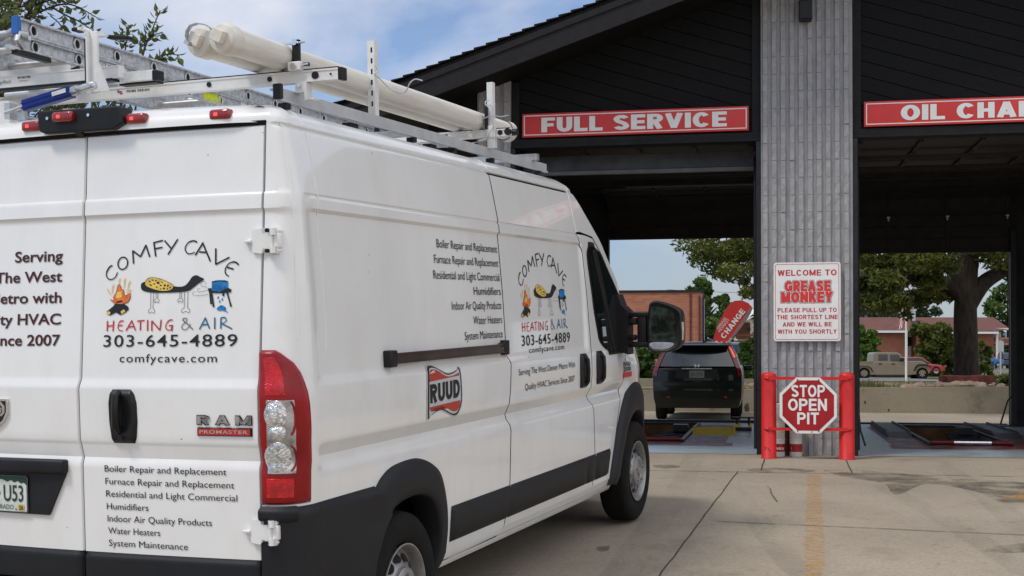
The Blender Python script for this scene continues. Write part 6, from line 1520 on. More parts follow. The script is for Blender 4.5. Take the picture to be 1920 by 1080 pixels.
tree('round_shrub', 'clipped bright green egg shaped shrub beside the tan pickup', 1627, 706, 607, 48, 100, M['leafshrub'], 5000, .17, 'bush', None, .1, 3)
tree('dense_bush', 'broad dark green bush between the flagpole and the big trunk', 1754, 706, 612, 96, 104, M['leafdark'], 6500, .26, 'bush', None, .12, 4)
for k, (px, base, top, wd, Y, lm, lab) in enumerate(((1570, 695, 500, 150, 260, 'leafgrey', 'tall hazy grey green tree behind the block pillar'), (1650, 695, 528, 130, 265, 'leafgrey', 'grey green tree above the apartment roof, behind the flag'), (1720, 695, 545, 110, 270, 'leafgrey', 'lower grey green tree above the apartment roof, left of the big trunk'),
                                                    (1890, 695, 530, 100, 240, 'leafmid', 'tall green tree behind the right end of the apartment block'), (1935, 692, 560, 80, 230, 'leafmid', 'green tree at the right edge of the right bay'),
                                                    (1320, 695, 515, 82, 95, 'leafmid', 'light green tree rising behind the corner of the brick shop'), (1355, 695, 550, 60, 100, 'leafmid', 'small green tree behind the red feather flag'))):
    tree('leafy_tree', lab, px, base, top, wd, Y, M[lm], 5200, Y * .0018 + (.08 if Y < 120 else 0), 'round', 'trees beyond the lot', .3, 20 + k)
tree('dense_bush', 'green bush at the foot of the white house, right of the car roof', 1398, 700, 632, 46, 62, M['leafmid'], 2600, .16, 'bush', None, .06, 41)
tree('dense_bush', 'green bush seen under the van mirror, left of the black car', 1206, 705, 650, 60, 45, M['leafmid'], 3000, .12, 'bush', None, .06, 42)
tree('young_tree', 'young thin tree with sparse dark leaves right of the big trunk', 1843, 705, 640, 46, 48, M['leafdark'], 420, .13, 'round', None, .03, 43)
tree('low_shrub', 'small dark leafy shoots against the left side of the big trunk', 1783, 706, 655, 36, 36, M['leafdark'], 500, .10, 'bush', None, .02, 44)
tree('low_shrub', 'low green shrub on top of the wall at the right edge of the bay', 1898, 716, 702, 60, 32, M['leafdark'], 1200, .05, 'bush', None, .02, 45)
# crab-apple branches over the van roof
A0 = Vector((-5.3, 11.6, gz(to_uw((-5.3, 11.6, 0))[1])))
t = thing('crab_apple_tree', 'crab apple tree with thin leafy branches behind the van roof rack', 'tree', A0)
q = lambda px, py, Y: tuple(at(px, py, Y) - A0)
g = G(); gl = G(); r_ = random.Random(5)
limb(g, [(0, 0, -.1), (.05, .0, 1.0), (-.05, .1, 2.0), (.1, 0, 2.9), (.2, 0, 3.6)], .13, .05, 10)
def branch(pts, r0, n, ls=.075, fl=.10, tip=True):
    limb(g, pts, r0, .004, 6); c = [Vector(p) for p in curve(pts, 6)]
    for k in range(n):
        f = (k + .5) / n; f = .25 + .75 * f; i = min(int(f * (len(c) - 1)), len(c) - 2); p = c[i].lerp(c[i + 1], f * (len(c) - 1) - i); d = (c[i + 1] - c[i]).normalized()
        side = d.orthogonal().normalized(); side.rotate(Matrix.Rotation(r_.uniform(0, 6.3), 3, d)); dd = (side * .9 + d * .55 + Vector((0, 0, r_.uniform(-.35, .2)))).normalized()
        s = ls * r_.uniform(.75, 1.2); e = p + dd * (s * 1.0); g.tube([p, p + dd * s * .35], .002, 4)
        b = dd.cross(Vector((r_.gauss(0, .6), r_.gauss(0, .6), 1))).normalized(); W = s * .27; L = s * .75; up = dd.cross(b) * s * .10
        gl.add([p + dd * s * .3, p + dd * (s * .3 + L * .3) + b * W * .9 + up, p + dd * (s * .3 + L * .65) + b * W * .8 + up, p + dd * (s * .3 + L * 1.25) - up * .5, p + dd * (s * .3 + L * .65) - b * W * .8 + up, p + dd * (s * .3 + L * .3) - b * W * .9 + up, p + dd * (s * .3 + L * .6)],
               [(0, 1, 6), (1, 2, 6), (2, 3, 6), (3, 4, 6), (4, 5, 6), (5, 0, 6)])
for k in range(210):                      # dense upper-left crown
    px, py = r_.uniform(-200, 100), r_.uniform(-120, 60); Y = 11.6 + r_.uniform(-1.5, 1.5)
    if px > 48 and py > 22 + r_.uniform(-10, 8): continue
    branch([q(px - r_.uniform(10, 60), py + r_.uniform(10, 60), Y), q(px - 12, py + 10, Y), q(px, py - r_.uniform(-10, 25), Y + r_.uniform(-.2, .2))], .010, 17)
branch([q(-40, 110, 11.6), q(38, 45, 11.4), q(66, 5, 11.3), q(90, -30, 11.2)], .016, 26)
branch([q(10, 60, 11.5), q(80, 20, 11.3), q(130, 8, 11.2), q(180, 32, 11.1)], .012, 34); branch([q(60, 10, 11.4), q(95, 0, 11.2), q(130, -12, 11.2)], .01, 20)
branch([q(100, 15, 11.3), q(122, 28, 11.2), q(148, 40, 11.2), q(178, 60, 11.1)], .009, 26); branch([q(95, 30, 11.3), q(112, 45, 11.2), q(118, 60, 11.2)], .006, 12)
branch([q(222, 240, 11.0), q(232, 130, 11.0), q(236, 85, 11.0), q(243, 48, 11.0)], .010, 36); branch([q(236, 110, 11.0), q(225, 80, 11.0), q(232, 58, 11.0)], .006, 14)
branch([q(250, 240, 11.0), q(266, 110, 10.9), q(283, 62, 10.9), q(300, 20, 10.8)], .010, 40); branch([q(268, 105, 10.9), q(280, 72, 10.9), q(305, 60, 10.9)], .006, 16); branch([q(270, 100, 10.9), q(262, 82, 10.9), q(268, 68, 10.9)], .005, 12)
branch([q(262, 200, 10.9), q(285, 120, 10.8), q(312, 102, 10.8), q(336, 104, 10.7)], .008, 30); branch([q(285, 122, 10.8), q(302, 112, 10.8), q(322, 128, 10.8)], .005, 14)
for k in range(110):                      # lower foliage seen under the rack
    px, py = r_.uniform(-60, 250), r_.uniform(172, 260); Y = 12.2 + r_.uniform(-1, 1)
    branch([q(px - 40, py + 50, Y), q(px - 10, py + 15, Y), q(px, py, Y)], .008, 16)
for k in range(50):
    px, py = r_.uniform(-90, 40), r_.uniform(60, 190); Y = 12.4 + r_.uniform(-1, 1)
    branch([q(px - 30, py + 40, Y), q(px - 10, py + 12, Y), q(px, py, Y)], .008, 15)
g.obj('trunk', M['twig'], t, merge=False); gl.obj('crown', M['leafapple'], t, merge=False, recalc=False)
fr_ = G()
for k in range(14):
    p = Vector(q(r_.uniform(-60, 60), r_.uniform(-10, 60), 11.2)); fr_.lathe([(.001, -.011), (.008, -.008), (.011, 0), (.008, .008), (.001, .011)], p, (0, 0, 1), 8)
fr_.obj('crab_apple', mat('crab_apple_red', (0.22, 0.02, 0.02), .4, var=.3), t)

# ---------------------------------------------------------------- far buildings
def bld(name, lab, cat, px, Y, yaw, z=None):
    b = at(px, 690, Y); return thing(name, lab, cat, (b.x, b.y, lz(Y) if z is None else z), (0, 0, yaw))
t = bld('brick_shop', 'single storey orange brick shop with a blue side panel, left of the feather flag', 'building', 1317, 70, -radians(8))
H_ = at(1317, 547, 70).z - lz(70)
g = G(); g.box((-6.5, .15, H_ / 2), (13, .3, H_)); g.box((-.15, 6, H_ / 2), (.298, 11.6, H_ - .02)); g.box((-6.5, 11.8, H_ / 2), (13, .3, H_)); g.box((-12.85, 6, H_ / 2), (.3, 11.4, H_)); g.obj('wall', M['redbrick'], t)
g = G(); g.box((-6.5, .12, H_ + .04), (13.1, .36, .12)); g.box((-.1, 6, H_ + .05), (.4, 11.9, .12)); g.box((-6.5, 6, H_ - .2), (12.6, 11.6, .08)); g.obj('coping', M['darksteel'], t)
g = G(); g.box((-.62, .12, H_ / 2 - .02), (.10, .34, H_ - .1)); g.cyl((-.15, -.08, 0), (-.15, -.08, H_ - .2), .05, n=8); g.obj('downpipe', M['redblock'], t)
g = G(); g.prism([(.5, 1.6), (2.6, 1.6), (2.6, H_ - .25), (.5, H_ - .25)], .0, .10, lambda a, b, y: (y, a, b)); g.obj('blue_panel', M['navy'], t)
g = G(); g.prism([(2.7, 1.9), (3.2, 1.5), (7.5, 1.5), (7.5, H_ - .3), (2.7, H_ - .3)], .0, .14, lambda a, b, y: (y, a, b)); fr2 = g.obj('window', M['fasciawhite'], t)
g = G(); g.prism([(2.85, 2.0), (3.3, 1.65), (7.3, 1.65), (7.3, H_ - .45), (2.85, H_ - .45)], .141, .15, lambda a, b, y: (y, a, b)); g.obj('pane', M['glass'], fr2)
g = G(); g.box((-10.1, 2, H_ + .25), (.18, .18, .5)); g.box((-10.1, 2, H_ + .55), (.3, .3, .12)); g.box((-5.6, 3, H_ + .15), (.12, .12, .25)); g.obj('roof_vent', M['alu'], t)
g = G()
for k in range(8): g.box((.05, 1.0 + k * 1.1, .8), (.06, .16, 1.6))
g.obj('pilaster', M['redblock'], t)

t = bld('apartment_block', 'two storey red brick apartment block with a brown roof and balconies beyond the lawn', 'building', 1700, 200, 0)
ZB = lz(200)
def ax(px): return at(px, 690, 200).x - at(1700, 690, 200).x
def az(py): return at(1700, py, 200).z - ZB
ridge, eave = az(593), az(622)
g = G(); x0, x1 = ax(1560), ax(1872)
g.box(((ax(1600) + ax(1697)) / 2, 5, eave / 2), (ax(1697) - ax(1600), 9, eave)); g.box(((ax(1720) + ax(1866)) / 2, 5, eave / 2), (ax(1866) - ax(1720), 9, eave)); g.box(((x0 + ax(1890)) / 2, 8, eave / 2), (ax(1890) - x0, 8, eave - .3)); g.obj('wall', M['farbrick'], t)
g = G()
V = [(x0, -1, eave), (ax(1872), -1, eave), (ax(1872), 12, eave), (x0, 12, eave), (x0, 5.5, ridge), (ax(1888), 5.5, ridge)]
g.add([(x0, -.9, eave + .1), (ax(1866), -.9, eave + .1), (ax(1888), 5.5, ridge), (x0, 5.5, ridge)], [(0, 1, 2, 3)]); g.add([(ax(1866), -.9, eave + .1), (ax(1866), .6, az(617)), (ax(1898), .6, az(617)), (ax(1888), 5.5, ridge)], [(0, 1, 2), (0, 2, 3)]); g.add([(x0, 12, eave), (ax(1898), 12, eave), (ax(1888), 5.5, ridge), (x0, 5.5, ridge)], [(0, 1, 2, 3)])
g.add([(ax(1898), .6, az(617)), (ax(1898), 12, eave), (ax(1888), 5.5, ridge)], [(0, 1, 2)]); rf_ = g.obj('roof', M['farroof'], t)
g = G(); g.cyl((ax(1724), 3, ridge - .6), (ax(1724), 3, ridge + .9), .35, n=10); g.cyl((ax(1724), 3, ridge + .9), (ax(1724), 3, ridge + 1.2), .5, n=10); g.obj('chimney', M['alu'], rf_)
g = G()
for a, b, y, z in ((1560, 1698, -1.0, eave), (1718, 1868, -1.0, az(624))): g.box(((ax(a) + ax(b)) / 2, y, z), (ax(b) - ax(a), .25, .32))
g.box(((ax(1867) + ax(1900)) / 2, .5, az(617)), (ax(1900) - ax(1867), .25, .32)); g.box((ax(1866.5), -.7, az(650)), (.28, .2, az(640) - az(690))); g.box((ax(1697), -.7, az(655)), (.28, .2, az(622) - az(690))); g.obj('fascia', M['fasciawhite'], t)
g = G(); g.box(((ax(1868) + ax(1893)) / 2, 3.6, eave / 2), (ax(1893) - ax(1868), .3, eave)); g.box(((ax(1697) + ax(1722)) / 2, 3.2, eave / 2), (ax(1722) - ax(1697), .3, eave)); g.obj('balcony_wall', M['cream'], t)
for zt in (633, 663):
    g = G(); g.box(((ax(1868) + ax(1896)) / 2, 2, az(zt + 12)), (ax(1896) - ax(1868), 3.4, .25)); g.box(((ax(1868) + ax(1896)) / 2, .4, az(zt + 1)), (ax(1896) - ax(1868), .12, .25))
    for k in range(12): g.box((ax(1869 + k * 2.3), .4, az(zt + 7)), (.07, .1, 1.0))
    g.obj('balcony', mat('salmon_rail', (.45, .20, .15), .7, var=.1), t)
for px, py, s in ((1707, 640, 1), (1714, 640, 1), (1878, 632, 1.2), (1878, 660, 1.2)):
    g = G(); g.box((ax(px), 3.0 if px < 1800 else 3.4, az(py)), (1.3 * s, .12, 1.6)); f = g.obj('window', M['fasciawhite'], t); g = G(); g.box((ax(px), 2.92 if px < 1800 else 3.32, az(py)), (1.1 * s, .06, 1.4)); g.obj('pane', M['glass'], f)

t = bld('white_house', 'cream two storey house with a brown balcony, half hidden by the block pillar', 'building', 1425, 120, 0)
hx_ = lambda px: at(px, 690, 120).x - at(1425, 690, 120).x
hz_ = lambda py: at(1425, py, 120).z - lz(120)
g = G(); g.prism([(hx_(1383), 0), (hx_(1520), 0), (hx_(1520), hz_(590)), (hx_(1455), hz_(575)), (hx_(1383), hz_(608))], 0, 8); g.obj('wall', M['cream'], t)
g = G(); a, b = Vector((hx_(1374), 0, hz_(612))), Vector((hx_(1455), 0, hz_(573))); d = b - a; g.box((a + b) / 2 + Vector((0, 3.8, .1)), (d.length, 9, .25), ry=-atan2(d.z, d.x)); c = Vector((hx_(1535), 0, hz_(612))); d = c - b; g.box((b + c) / 2 + Vector((0, 3.8, .1)), (d.length, 9, .25), ry=-atan2(d.z, d.x)); g.obj('roof', M['fasciawhite'], t)
g = G(); g.box((hx_(1393), -.05, hz_(620)), (1.3, .12, 1.5)); f = g.obj('window', M['rust'], t); g = G(); g.box((hx_(1404), -.05, hz_(617)), (.3, .2, .3)); g.obj('lamp', M['darksteel'], t)
g = G(); g.box((hx_(1400), -1, hz_(641)), (2.2, 2, .2)); g.box((hx_(1400), -2, hz_(629)), (2.2, .1, .15))
for k in range(9): g.box((hx_(1400) - 1 + k * .25, -2, hz_(635)), (.06, .06, .65))
g.obj('balcony', M['rust'], t); g = G(); g.box((hx_(1415), -3.5, hz_(651)), (3.5, 3, .4)); g.obj('carport_roof', M['fasciawhite'], t); g = G()
for x in (-1.5, 1.5): g.box((hx_(1415) + x, -4.5, hz_(675)), (.15, .15, 2.4))
g.obj('carport_post', M['darksteel'], t)

# ---------------------------------------------------------------- vehicles
M['carblack'] = mat('black_car_paint', (0.0025, 0.0035, 0.0035), 0.3, coat=.35, spec=.3, var=0.3, vscale=4)
M['carlens'] = mat('car_lamp_lens', (0.10, 0.004, 0.008), 0.15, coat=.6, var=.4, vscale=8)
M['tan'] = mat('tan_paint', (0.20, 0.165, 0.115), 0.4, coat=.6, var=0.06, vscale=3)
M['carred'] = mat('red_car_paint', (0.34, 0.03, 0.03), 0.3, coat=.8, var=0.05)
M['carwhite'] = mat('white_car_paint', (0.70, 0.70, 0.70), 0.3, coat=.8, var=0.03)
M['carnavy'] = mat('navy_car_paint', (0.012, 0.018, 0.05), 0.3, coat=.8, var=0.1)
M['carblue'] = mat('bright_blue_paint', (0.02, 0.16, 0.42), 0.35, coat=.6, var=0.2)
def loft(g, secs, n=None, mi=0, close=True):
    """secs: list of closed cross-sections (same number of points)"""
    m = len(secs[0]); o = len(g.v)
    for s in secs: g.v += [tuple(p) for p in s]
    for i in range(len(secs) - 1):
        for k in range(m): g.f.append((o + i * m + k, o + i * m + (k + 1) % m, o + (i + 1) * m + (k + 1) % m, o + (i + 1) * m + k)); g.m.append(mi)
    if close: g.f.append(tuple(range(o, o + m))); g.m.append(mi); g.f.append(tuple(range(o + (len(secs) - 1) * m, o + len(secs) * m))[::-1]); g.m.append(mi)
def carwheel(t, x, y, r, w_, spokes=7):
    s = 1 if x > 0 else -1; g = G(); g.lathe([(r * .62, -w_ / 2), (r * .93, -w_ / 2), (r, -w_ / 3), (r, w_ / 3), (r * .93, w_ / 2), (r * .66, w_ / 2), (r * .62, w_ / 2 - .02)], (x, y, r), (s, 0, 0), 28); wh = g.obj('wheel', M['rubber'], t, smooth=True, angle=50)
    g = G(); g.lathe([(r * .63, w_ / 2 - .015), (r * .58, w_ / 2 - .03), (r * .55, w_ / 2 - .07), (.001, w_ / 2 - .07)], (x, y, r), (s, 0, 0), 24)
    for k in range(spokes): a = 2 * pi * k / spokes; g.box((x + s * (w_ / 2 - .04), y + r * .3 * cos(a), r + r * .3 * sin(a)), (.03, r * .13, r * .56), rx=a - pi / 2)
    g.obj('rim', M['steel'], wh)
# black crossover leaving through the left bay: rear towards us. local +Y = forward, origin under the rear bumper
cpos = at(1306.5, 790, 26.3)
CAR = thing('black_car', 'black compact crossover seen from behind at the far end of the left bay', 'car', (cpos.x, cpos.y, cpos.z), (0, 0, -radians(10.5)))
hz2 = [.28, .38, .50, .62, .80, .95, 1.02, 1.10, 1.30, 1.50, 1.565, 1.595]
def chw(y, z):
    b = lerp([.25, .32, .45, .62, .78, .92, 1.0, 1.08, 1.25, 1.42, 1.52, 1.58, 1.60], [.80, .86, .895, .905, .91, .905, .895, .87, .80, .725, .665, .55, .0], z)
    return b * (1 - .06 * smooth(.45, 0, y) - .10 * smooth(3.6, 4.4, y))
def cyr(x, z):      # rear surface
    return lerp([.25, .35, .45, .62, .70, .80, .92, 1.02, 1.10, 1.30, 1.48, 1.54, 1.60], [.12, .06, .02, .0, .015, .05, .06, .075, .11, .26, .40, .40, .58], z) + .16 * (abs(x) / .9) ** 3.2
def ctop(y): return lerp([0, .35, .8, 1.6, 2.3, 2.7, 3.4, 3.6, 4.2, 4.4], [1.50, 1.575, 1.60, 1.60, 1.56, 1.42, 1.08, 1.02, .92, .70], y)
g = G()
for s in (1, -1): g.grid(lambda y, z: (lambda zz, yy: (s * chw(yy, zz), yy, zz))(min(z, ctop(max(y, .35)) - .02), max(y, cyr(.86, min(z, 1.58)) - .0)), lin(.05, 4.4, 40), lin(.26, 1.58, 26))
g.grid(lambda s, z: (lambda x: (x, cyr(x, z), z))(s * chw(.25, z)), lin(-1, 1, 29), lin(.26, 1.06, 30))
g.grid(lambda s, y: (s * chw(y, ctop(y) - .02), y, ctop(y) - .02 + .03 * (1 - s * s)), lin(-1, 1, 17), lin(.38, 4.4, 30)); g.grid(lambda x, z: (x, 4.4, z), [-.8, .8], [.26, .7])
g.grid(lambda s, t_: (s * .68, .36 - .02 + .10 * t_ + .1 * abs(s) ** 3, 1.52 + .055 * t_), lin(-1, 1, 17), lin(0, 1, 4))
cb = g.obj('body', M['carblack'], CAR, smooth=True, angle=35)
g = G(); g.grid(lambda s, z: (lambda x: (x, cyr(x, z) - .008, z))(s * (chw(.3, z) - .10)), lin(-1, 1, 21), lin(1.10, 1.495, 10)); rg = g.obj('rear_window', M['glass'], CAR, smooth=True)
g = G(); g.grid(lambda s, t_: (s * .62, .33 - .10 * t_ + .1 * abs(s) ** 3, 1.565 - .035 * t_), lin(-1, 1, 17), lin(0, 1, 3)); sp = g.obj('spoiler', M['carblack'], CAR); sp.modifiers.new('s', 'SOLIDIFY').thickness = .025
for s in (1, -1):
    g = G(); g.grid(lambda t_, z: (s * (chw(.3, z) + .004 - .085 * t_), cyr(chw(.3, z) - .085 * t_, z) - .012, z), lin(0, 1, 5), lin(.90, 1.53, 16)); g.grid(lambda t_, z: (s * (chw(.3 + .12 * t_, z) + .006), cyr(.86, z) + .13 * t_, z), lin(0, 1, 5), lin(.90, 1.45, 12)); g.obj('tail_lamp', M['carlens'], CAR, smooth=True)
g = G(); g.grid(lambda t_, z: (chw(.3, z) - .012 - .035 * t_, cyr(chw(.3, z) - .05, z) - .018, z), [0, 1], lin(1.28, 1.50, 8)); g.obj('lit_lamp', M['redglow'], CAR)
g = G(); g.grid(lambda t_, z: (-.60 + .12 * t_, cyr(.6, z) - .012, z), lin(0, 1, 4), lin(.47, .50, 3)); g.grid(lambda t_, z: (.48 + .12 * t_, cyr(.6, z) - .012, z), lin(0, 1, 4), lin(.47, .50, 3)); g.obj('reflector', M['redlamp'], CAR)
g = G(); g.prism([(-.44, .86), (.44, .86), (.40, 1.045), (-.40, 1.045)], .055, .075); g.obj('plate_recess', M['black'], CAR)
g = G(); g.box((0, .052, .945), (.30, .01, .15), bev=.003); pl = g.obj('licence_plate', mat('shaded_plate', (.10, .105, .10), .5, var=.1), CAR); g = G(); text(g, 'JJS-TFX', -.125, .125, .915, .06, lambda a, b: (a, .0462, b)); g.obj('plate_lettering', M['ink'], pl)
g = G(); g.box((0, .045, 1.055), (.60, .02, .022)); stroke(g, [(-.045, 1.14), (-.03, 1.08)], .012, lambda a, b: (a, cyr(0, b) - .02, b)); stroke(g, [(.045, 1.14), (.03, 1.08)], .012, lambda a, b: (a, cyr(0, b) - .02, b)); stroke(g, [(-.03, 1.11), (.03, 1.11)], .012, lambda a, b: (a, cyr(0, b) - .02, b)); g.obj('tailgate_trim', M['badgechrome'], CAR)
g = G(); g.box((.02, .045, .79), (.16, .02, .03)); g.obj('gate_handle', M['gap'], CAR)
g = G(); g.tube([(.12, .75, 1.60), (.10, .72, 1.66), (.085, .66, 1.73), (.07, .6, 1.76)], [.02, .008, .006, .005], 6); g.box((.13, .76, 1.60), (.07, .10, .03)); g.obj('antenna', M['black'], CAR)
for s in (1, -1):
    g = G(); g.grid(lambda y, z: (s * (chw(y, z) + .006), y, z), lin(.6, 2.9, 14), lin(1.06, 1.40, 6)); g.obj('side_window', M['glass'], CAR)
    g = G(); g.box((s * 1.0, 2.75, 1.05), (.2, .12, .13), bev=.03); g.obj('wing_mirror', M['carblack'], CAR, smooth=True)
    for y in (.85, 3.5): carwheel(CAR, s * .76, y, .335, .21)
g = G(); g.box((0, 2.2, .42), (1.3, 3.6, .16)); g.cyl((.45, .2, .28), (.45, .9, .28), .03, n=8); g.obj('underbody', M['gap'], CAR)

# tan pickup, side on, pointing right
def pk(px, py): p = at(px, py, 88); return (p.x, p.z)
zb = lz(88); xo = at(1675, 712, 88).x
TP = thing('pickup_truck', 'tan four door pickup truck parked side on beyond the lawn', 'pickup', (xo, 88, zb))
kx = lambda px: (px - 1675) * 88 / 2460.0
kz = lambda py: (712 - py) * 88 / 2460.0
def slabx(name, poly, y0, y1, m, par=TP, bev=.05):
    g = G(); g.prism([(kx(a), kz(b)) for a, b in poly], y0, y1); o = g.obj(name, m, par)
    if bev: q = o.modifiers.new('b', 'BEVEL'); q.width = bev; q.segments = 2
    return o
pb = slabx('body', [(1590, 702), (1590, 680), (1632, 680), (1633, 678), (1690, 679), (1695, 677), (1722, 677), (1730, 682), (1736, 692), (1736, 700), (1700, 703), (1640, 703)], -.85, .85, M['tan'])
slabx('cab', [(1631, 680), (1632, 663), (1636, 660.5), (1676, 661), (1682, 664), (1693, 679)], -.78, .78, M['tan'])
slabx('front_window', [(1663, 676), (1663, 665), (1678, 665), (1684, 675), (1684, 676.5)], -.80, -.785, M['glass'], bev=0); slabx('rear_side_window', [(1641, 675.5), (1641, 664.5), (1658, 664.5), (1658, 675.5)], -.80, -.785, M['glass'], bev=0)
slabx('fender_flare', [(1706, 694), (1710, 685.5), (1715, 682.5), (1730, 682.5), (1737, 687), (1738, 690), (1731, 685), (1716, 685), (1711.5, 688), (1708, 695)], -.98, -.80, M['plastic'], bev=.02); slabx('fender_flare', [(1600, 686), (1606, 681), (1622, 682), (1629, 690), (1631, 697), (1627, 690), (1620, 686), (1606, 686)], -.98, -.80, M['tan'], bev=.02)
slabx('front_bumper', [(1728, 696), (1728, 701), (1741, 701), (1741, 695)], -.8, .8, M['plastic'], bev=.02); slabx('rock_rail', [(1636, 703), (1700, 703), (1700, 707), (1636, 707)], -.86, .86, M['plastic'], bev=.02)
slabx('bed_side', [(1590, 680), (1590, 677.5), (1630, 677.5), (1630, 680)], -.87, -.80, M['tan'], bev=0)
g = G(); g.box((kx(1685), -.98, kz(674)), (.16, .16, .22), bev=.03); g.obj('wing_mirror', M['black'], TP)
g = G()
for px in (1644, 1668): g.box((kx(px), -.865, kz(682)), (.22, .03, .05))
g.obj('door_handle', M['black'], TP)
for px in (1614, 1722):
    for y in (-.72, .72):
        g = G(); r = .43; c = (kx(px), y, .43); s = -1 if y < 0 else 1; g.lathe([(r * .55, -.14), (r * .9, -.14), (r, -.08), (r, .08), (r * .9, .14), (r * .58, .14), (r * .52, .10), (.001, .09)], c, (0, s, 0), 26); wh = g.obj('wheel', M['tyretread'], TP, smooth=True, angle=50)
        g = G()
        for k in range(8): a = 2 * pi * k / 8; g.box((c[0] + r * .30 * cos(a), y + s * .11, .43 + r * .30 * sin(a)), (r * .42, .02, .035), ry=-a)
        g.obj('rim', M['alu'], wh)
# simple side-on cars further off: shaped lower body, cabin and wheels
def farcar(lab, name, px, py, Y, L, H, m, yaw=0.0, group='cars parked in the distance', face=1, suv=False):
    b = at(px, py, Y); t = thing(name, lab, 'car', (b.x, Y, b.z), (0, 0, yaw), group)
    h = L / 2; g = G()
    low = [(-h, .28 * H), (-h * .99, .55 * H), (-h * .55, .60 * H), (h * .50, .60 * H), (h * .96, .52 * H), (h, .35 * H), (h * .97, .18 * H), (-h * .97, .18 * H)]
    g.prism([(a * face, b_) for a, b_ in low], -.85, .85); o = g.obj('body', m, t); q = o.modifiers.new('b', 'BEVEL'); q.width = .07; q.segments = 2
    cabp = [(-h * .95, .58 * H), (-h * .85, .96 * H), (-h * .7, H), (h * .10, H), (h * .22, .95 * H), (h * .48, .58 * H)] if suv else [(-h * .72, .58 * H), (-h * .42, .96 * H), (h * .05, H), (h * .18, .95 * H), (h * .52, .58 * H)]
    g = G(); g.prism([(a * face, b_) for a, b_ in cabp], -.70, .70); o = g.obj('cabin', m, t); q = o.modifiers.new('b', 'BEVEL'); q.width = .06; q.segments = 2
    cx_ = sum(p[0] for p in cabp) / len(cabp); cy_ = .78 * H; wn = [((cx_ + (a - cx_) * .86) * face, cy_ + (b_ - cy_) * .74) for a, b_ in cabp]
    g = G(); g.prism(wn, -.715, .715); g.obj('window', M['glass'], t)
    for x in (-h * .62, h * .62):
        for y in (-.76, .76): g = G(); g.lathe([(.18, -.1), (.31, -.1), (.33, -.06), (.33, .06), (.31, .1), (.2, .1), (.16, .07), (.001, .06)], (x, y, .33), (0, 1 if y > 0 else -1, 0), 18, mfn=lambda i: 0 if i < 5 else 1); g.obj('wheel', [M['rubber'], M['steel']], t, smooth=True)
    for x, mm in ((-h * .99, 'redlamp'), (h * .97, 'clearlens')):
        for y in (-.66, .66): g = G(); g.box((x * face, y, .48 * H), (.06, .26, .16)); g.obj('lamp', M[mm], t)
    return t
farcar('red car parked nose right behind the tan pickup', 'parked_car', 1715, 703, 98, 4.3, 1.36, M['carred'])
farcar('dark blue sport utility parked beyond the lawn, right of the black car', 'parked_car', 1390, 700, 72, 3.6, 1.7, M['carnavy'], 1.25, suv=True)
farcar('white sport utility parked at the left edge of the block pillar', 'parked_car', 1424, 696, 90, 3.8, 1.6, M['carwhite'], .3, suv=True)
farcar('black car parked under the apartment balconies', 'parked_car', 1883, 691, 175, 4.2, 2.1, M['carnavy'], 1.5, suv=True)
farcar('bright blue car half hidden behind the young tree', 'parked_car', 1845, 688, 160, 4.4, 1.7, M['carblue'], .2)
# bin, posts, flag pole
p = at(1855, 696, 150); t = thing('wheelie_bin', 'dark green wheelie bin near the blue car', 'bin', (p.x, p.y, p.z)); g = G(); g.prism([(-.35, 0), (.35, 0), (.42, 1.05), (-.42, 1.05)], -.35, .35); g.obj('tub', M['plategreen'], t); g = G(); g.box((0, 0, 1.09), (.9, .8, .08), bev=.02); g.obj('lid', M['plategreen'], t)
p = at(1876, 704, 55); t = thing('sign_post', 'thin grey steel post standing right of the young tree', 'post', (p.x, p.y, lz(55))); g = G(); g.box((0, 0, .75), (.06, .05, 2.1)); g.obj('post', M['mill'], t); g = G(); g.box((0, -.03, 1.55), (.26, .01, .45)); g.obj('plate', M['mill'], t)
p = at(1835, 690, 150); g = G(); g.cyl((0, 0, -.2), (0, 0, 2.7), .10, n=10); g.cyl((0, 0, 2.7), (0, 0, 2.85), .12, n=10); o = g.obj('white_post', M['fasciawhite']); o.location = p; tag(o, 'white post beside the blue car', 'post')
p = at(1699, 711, 60); t = thing('flag_pole', 'white flag pole with a limp striped flag on the lawn', 'flag pole', (p.x, p.y, lz(60) - .05))
fh = at(1699, 558, 60).z - lz(60); g = G(); g.cyl((0, 0, 0), (0, 0, fh), .055, .04, n=10); g.obj('pole', M['fasciawhite'], t, smooth=True); g = G(); g.lathe([(.001, -.06), (.05, -.03), (.06, 0), (.05, .03), (.001, .06)], (0, 0, fh + .05), (0, 0, 1), 10); g.obj('finial', M['alu'], t)
g = G(); f0 = at(1699, 564, 60).z - lz(60); f1 = at(1699, 606, 60).z - lz(60)
def flag(a, b):     # a 0..1 along fly (folded), b 0..1 up; hangs in folds from the pole
    x = -.04 - .34 * a * (.55 + .45 * (1 - b)) ; y = .10 * sin(a * 9) * (1 - .3 * b); z = f1 + (f0 - f1) * b - .30 * a
    return (x, y, z)
g.grid(flag, lin(0, 1, 27), lin(0, 1, 14), mfn=lambda a, b: (2 if (b > .46 and a < .42) else int(a * 13 + b * 4) % 2)); g.obj('flag', [M['inkred'], M['signwhite'], M['navy']], t, smooth=True)
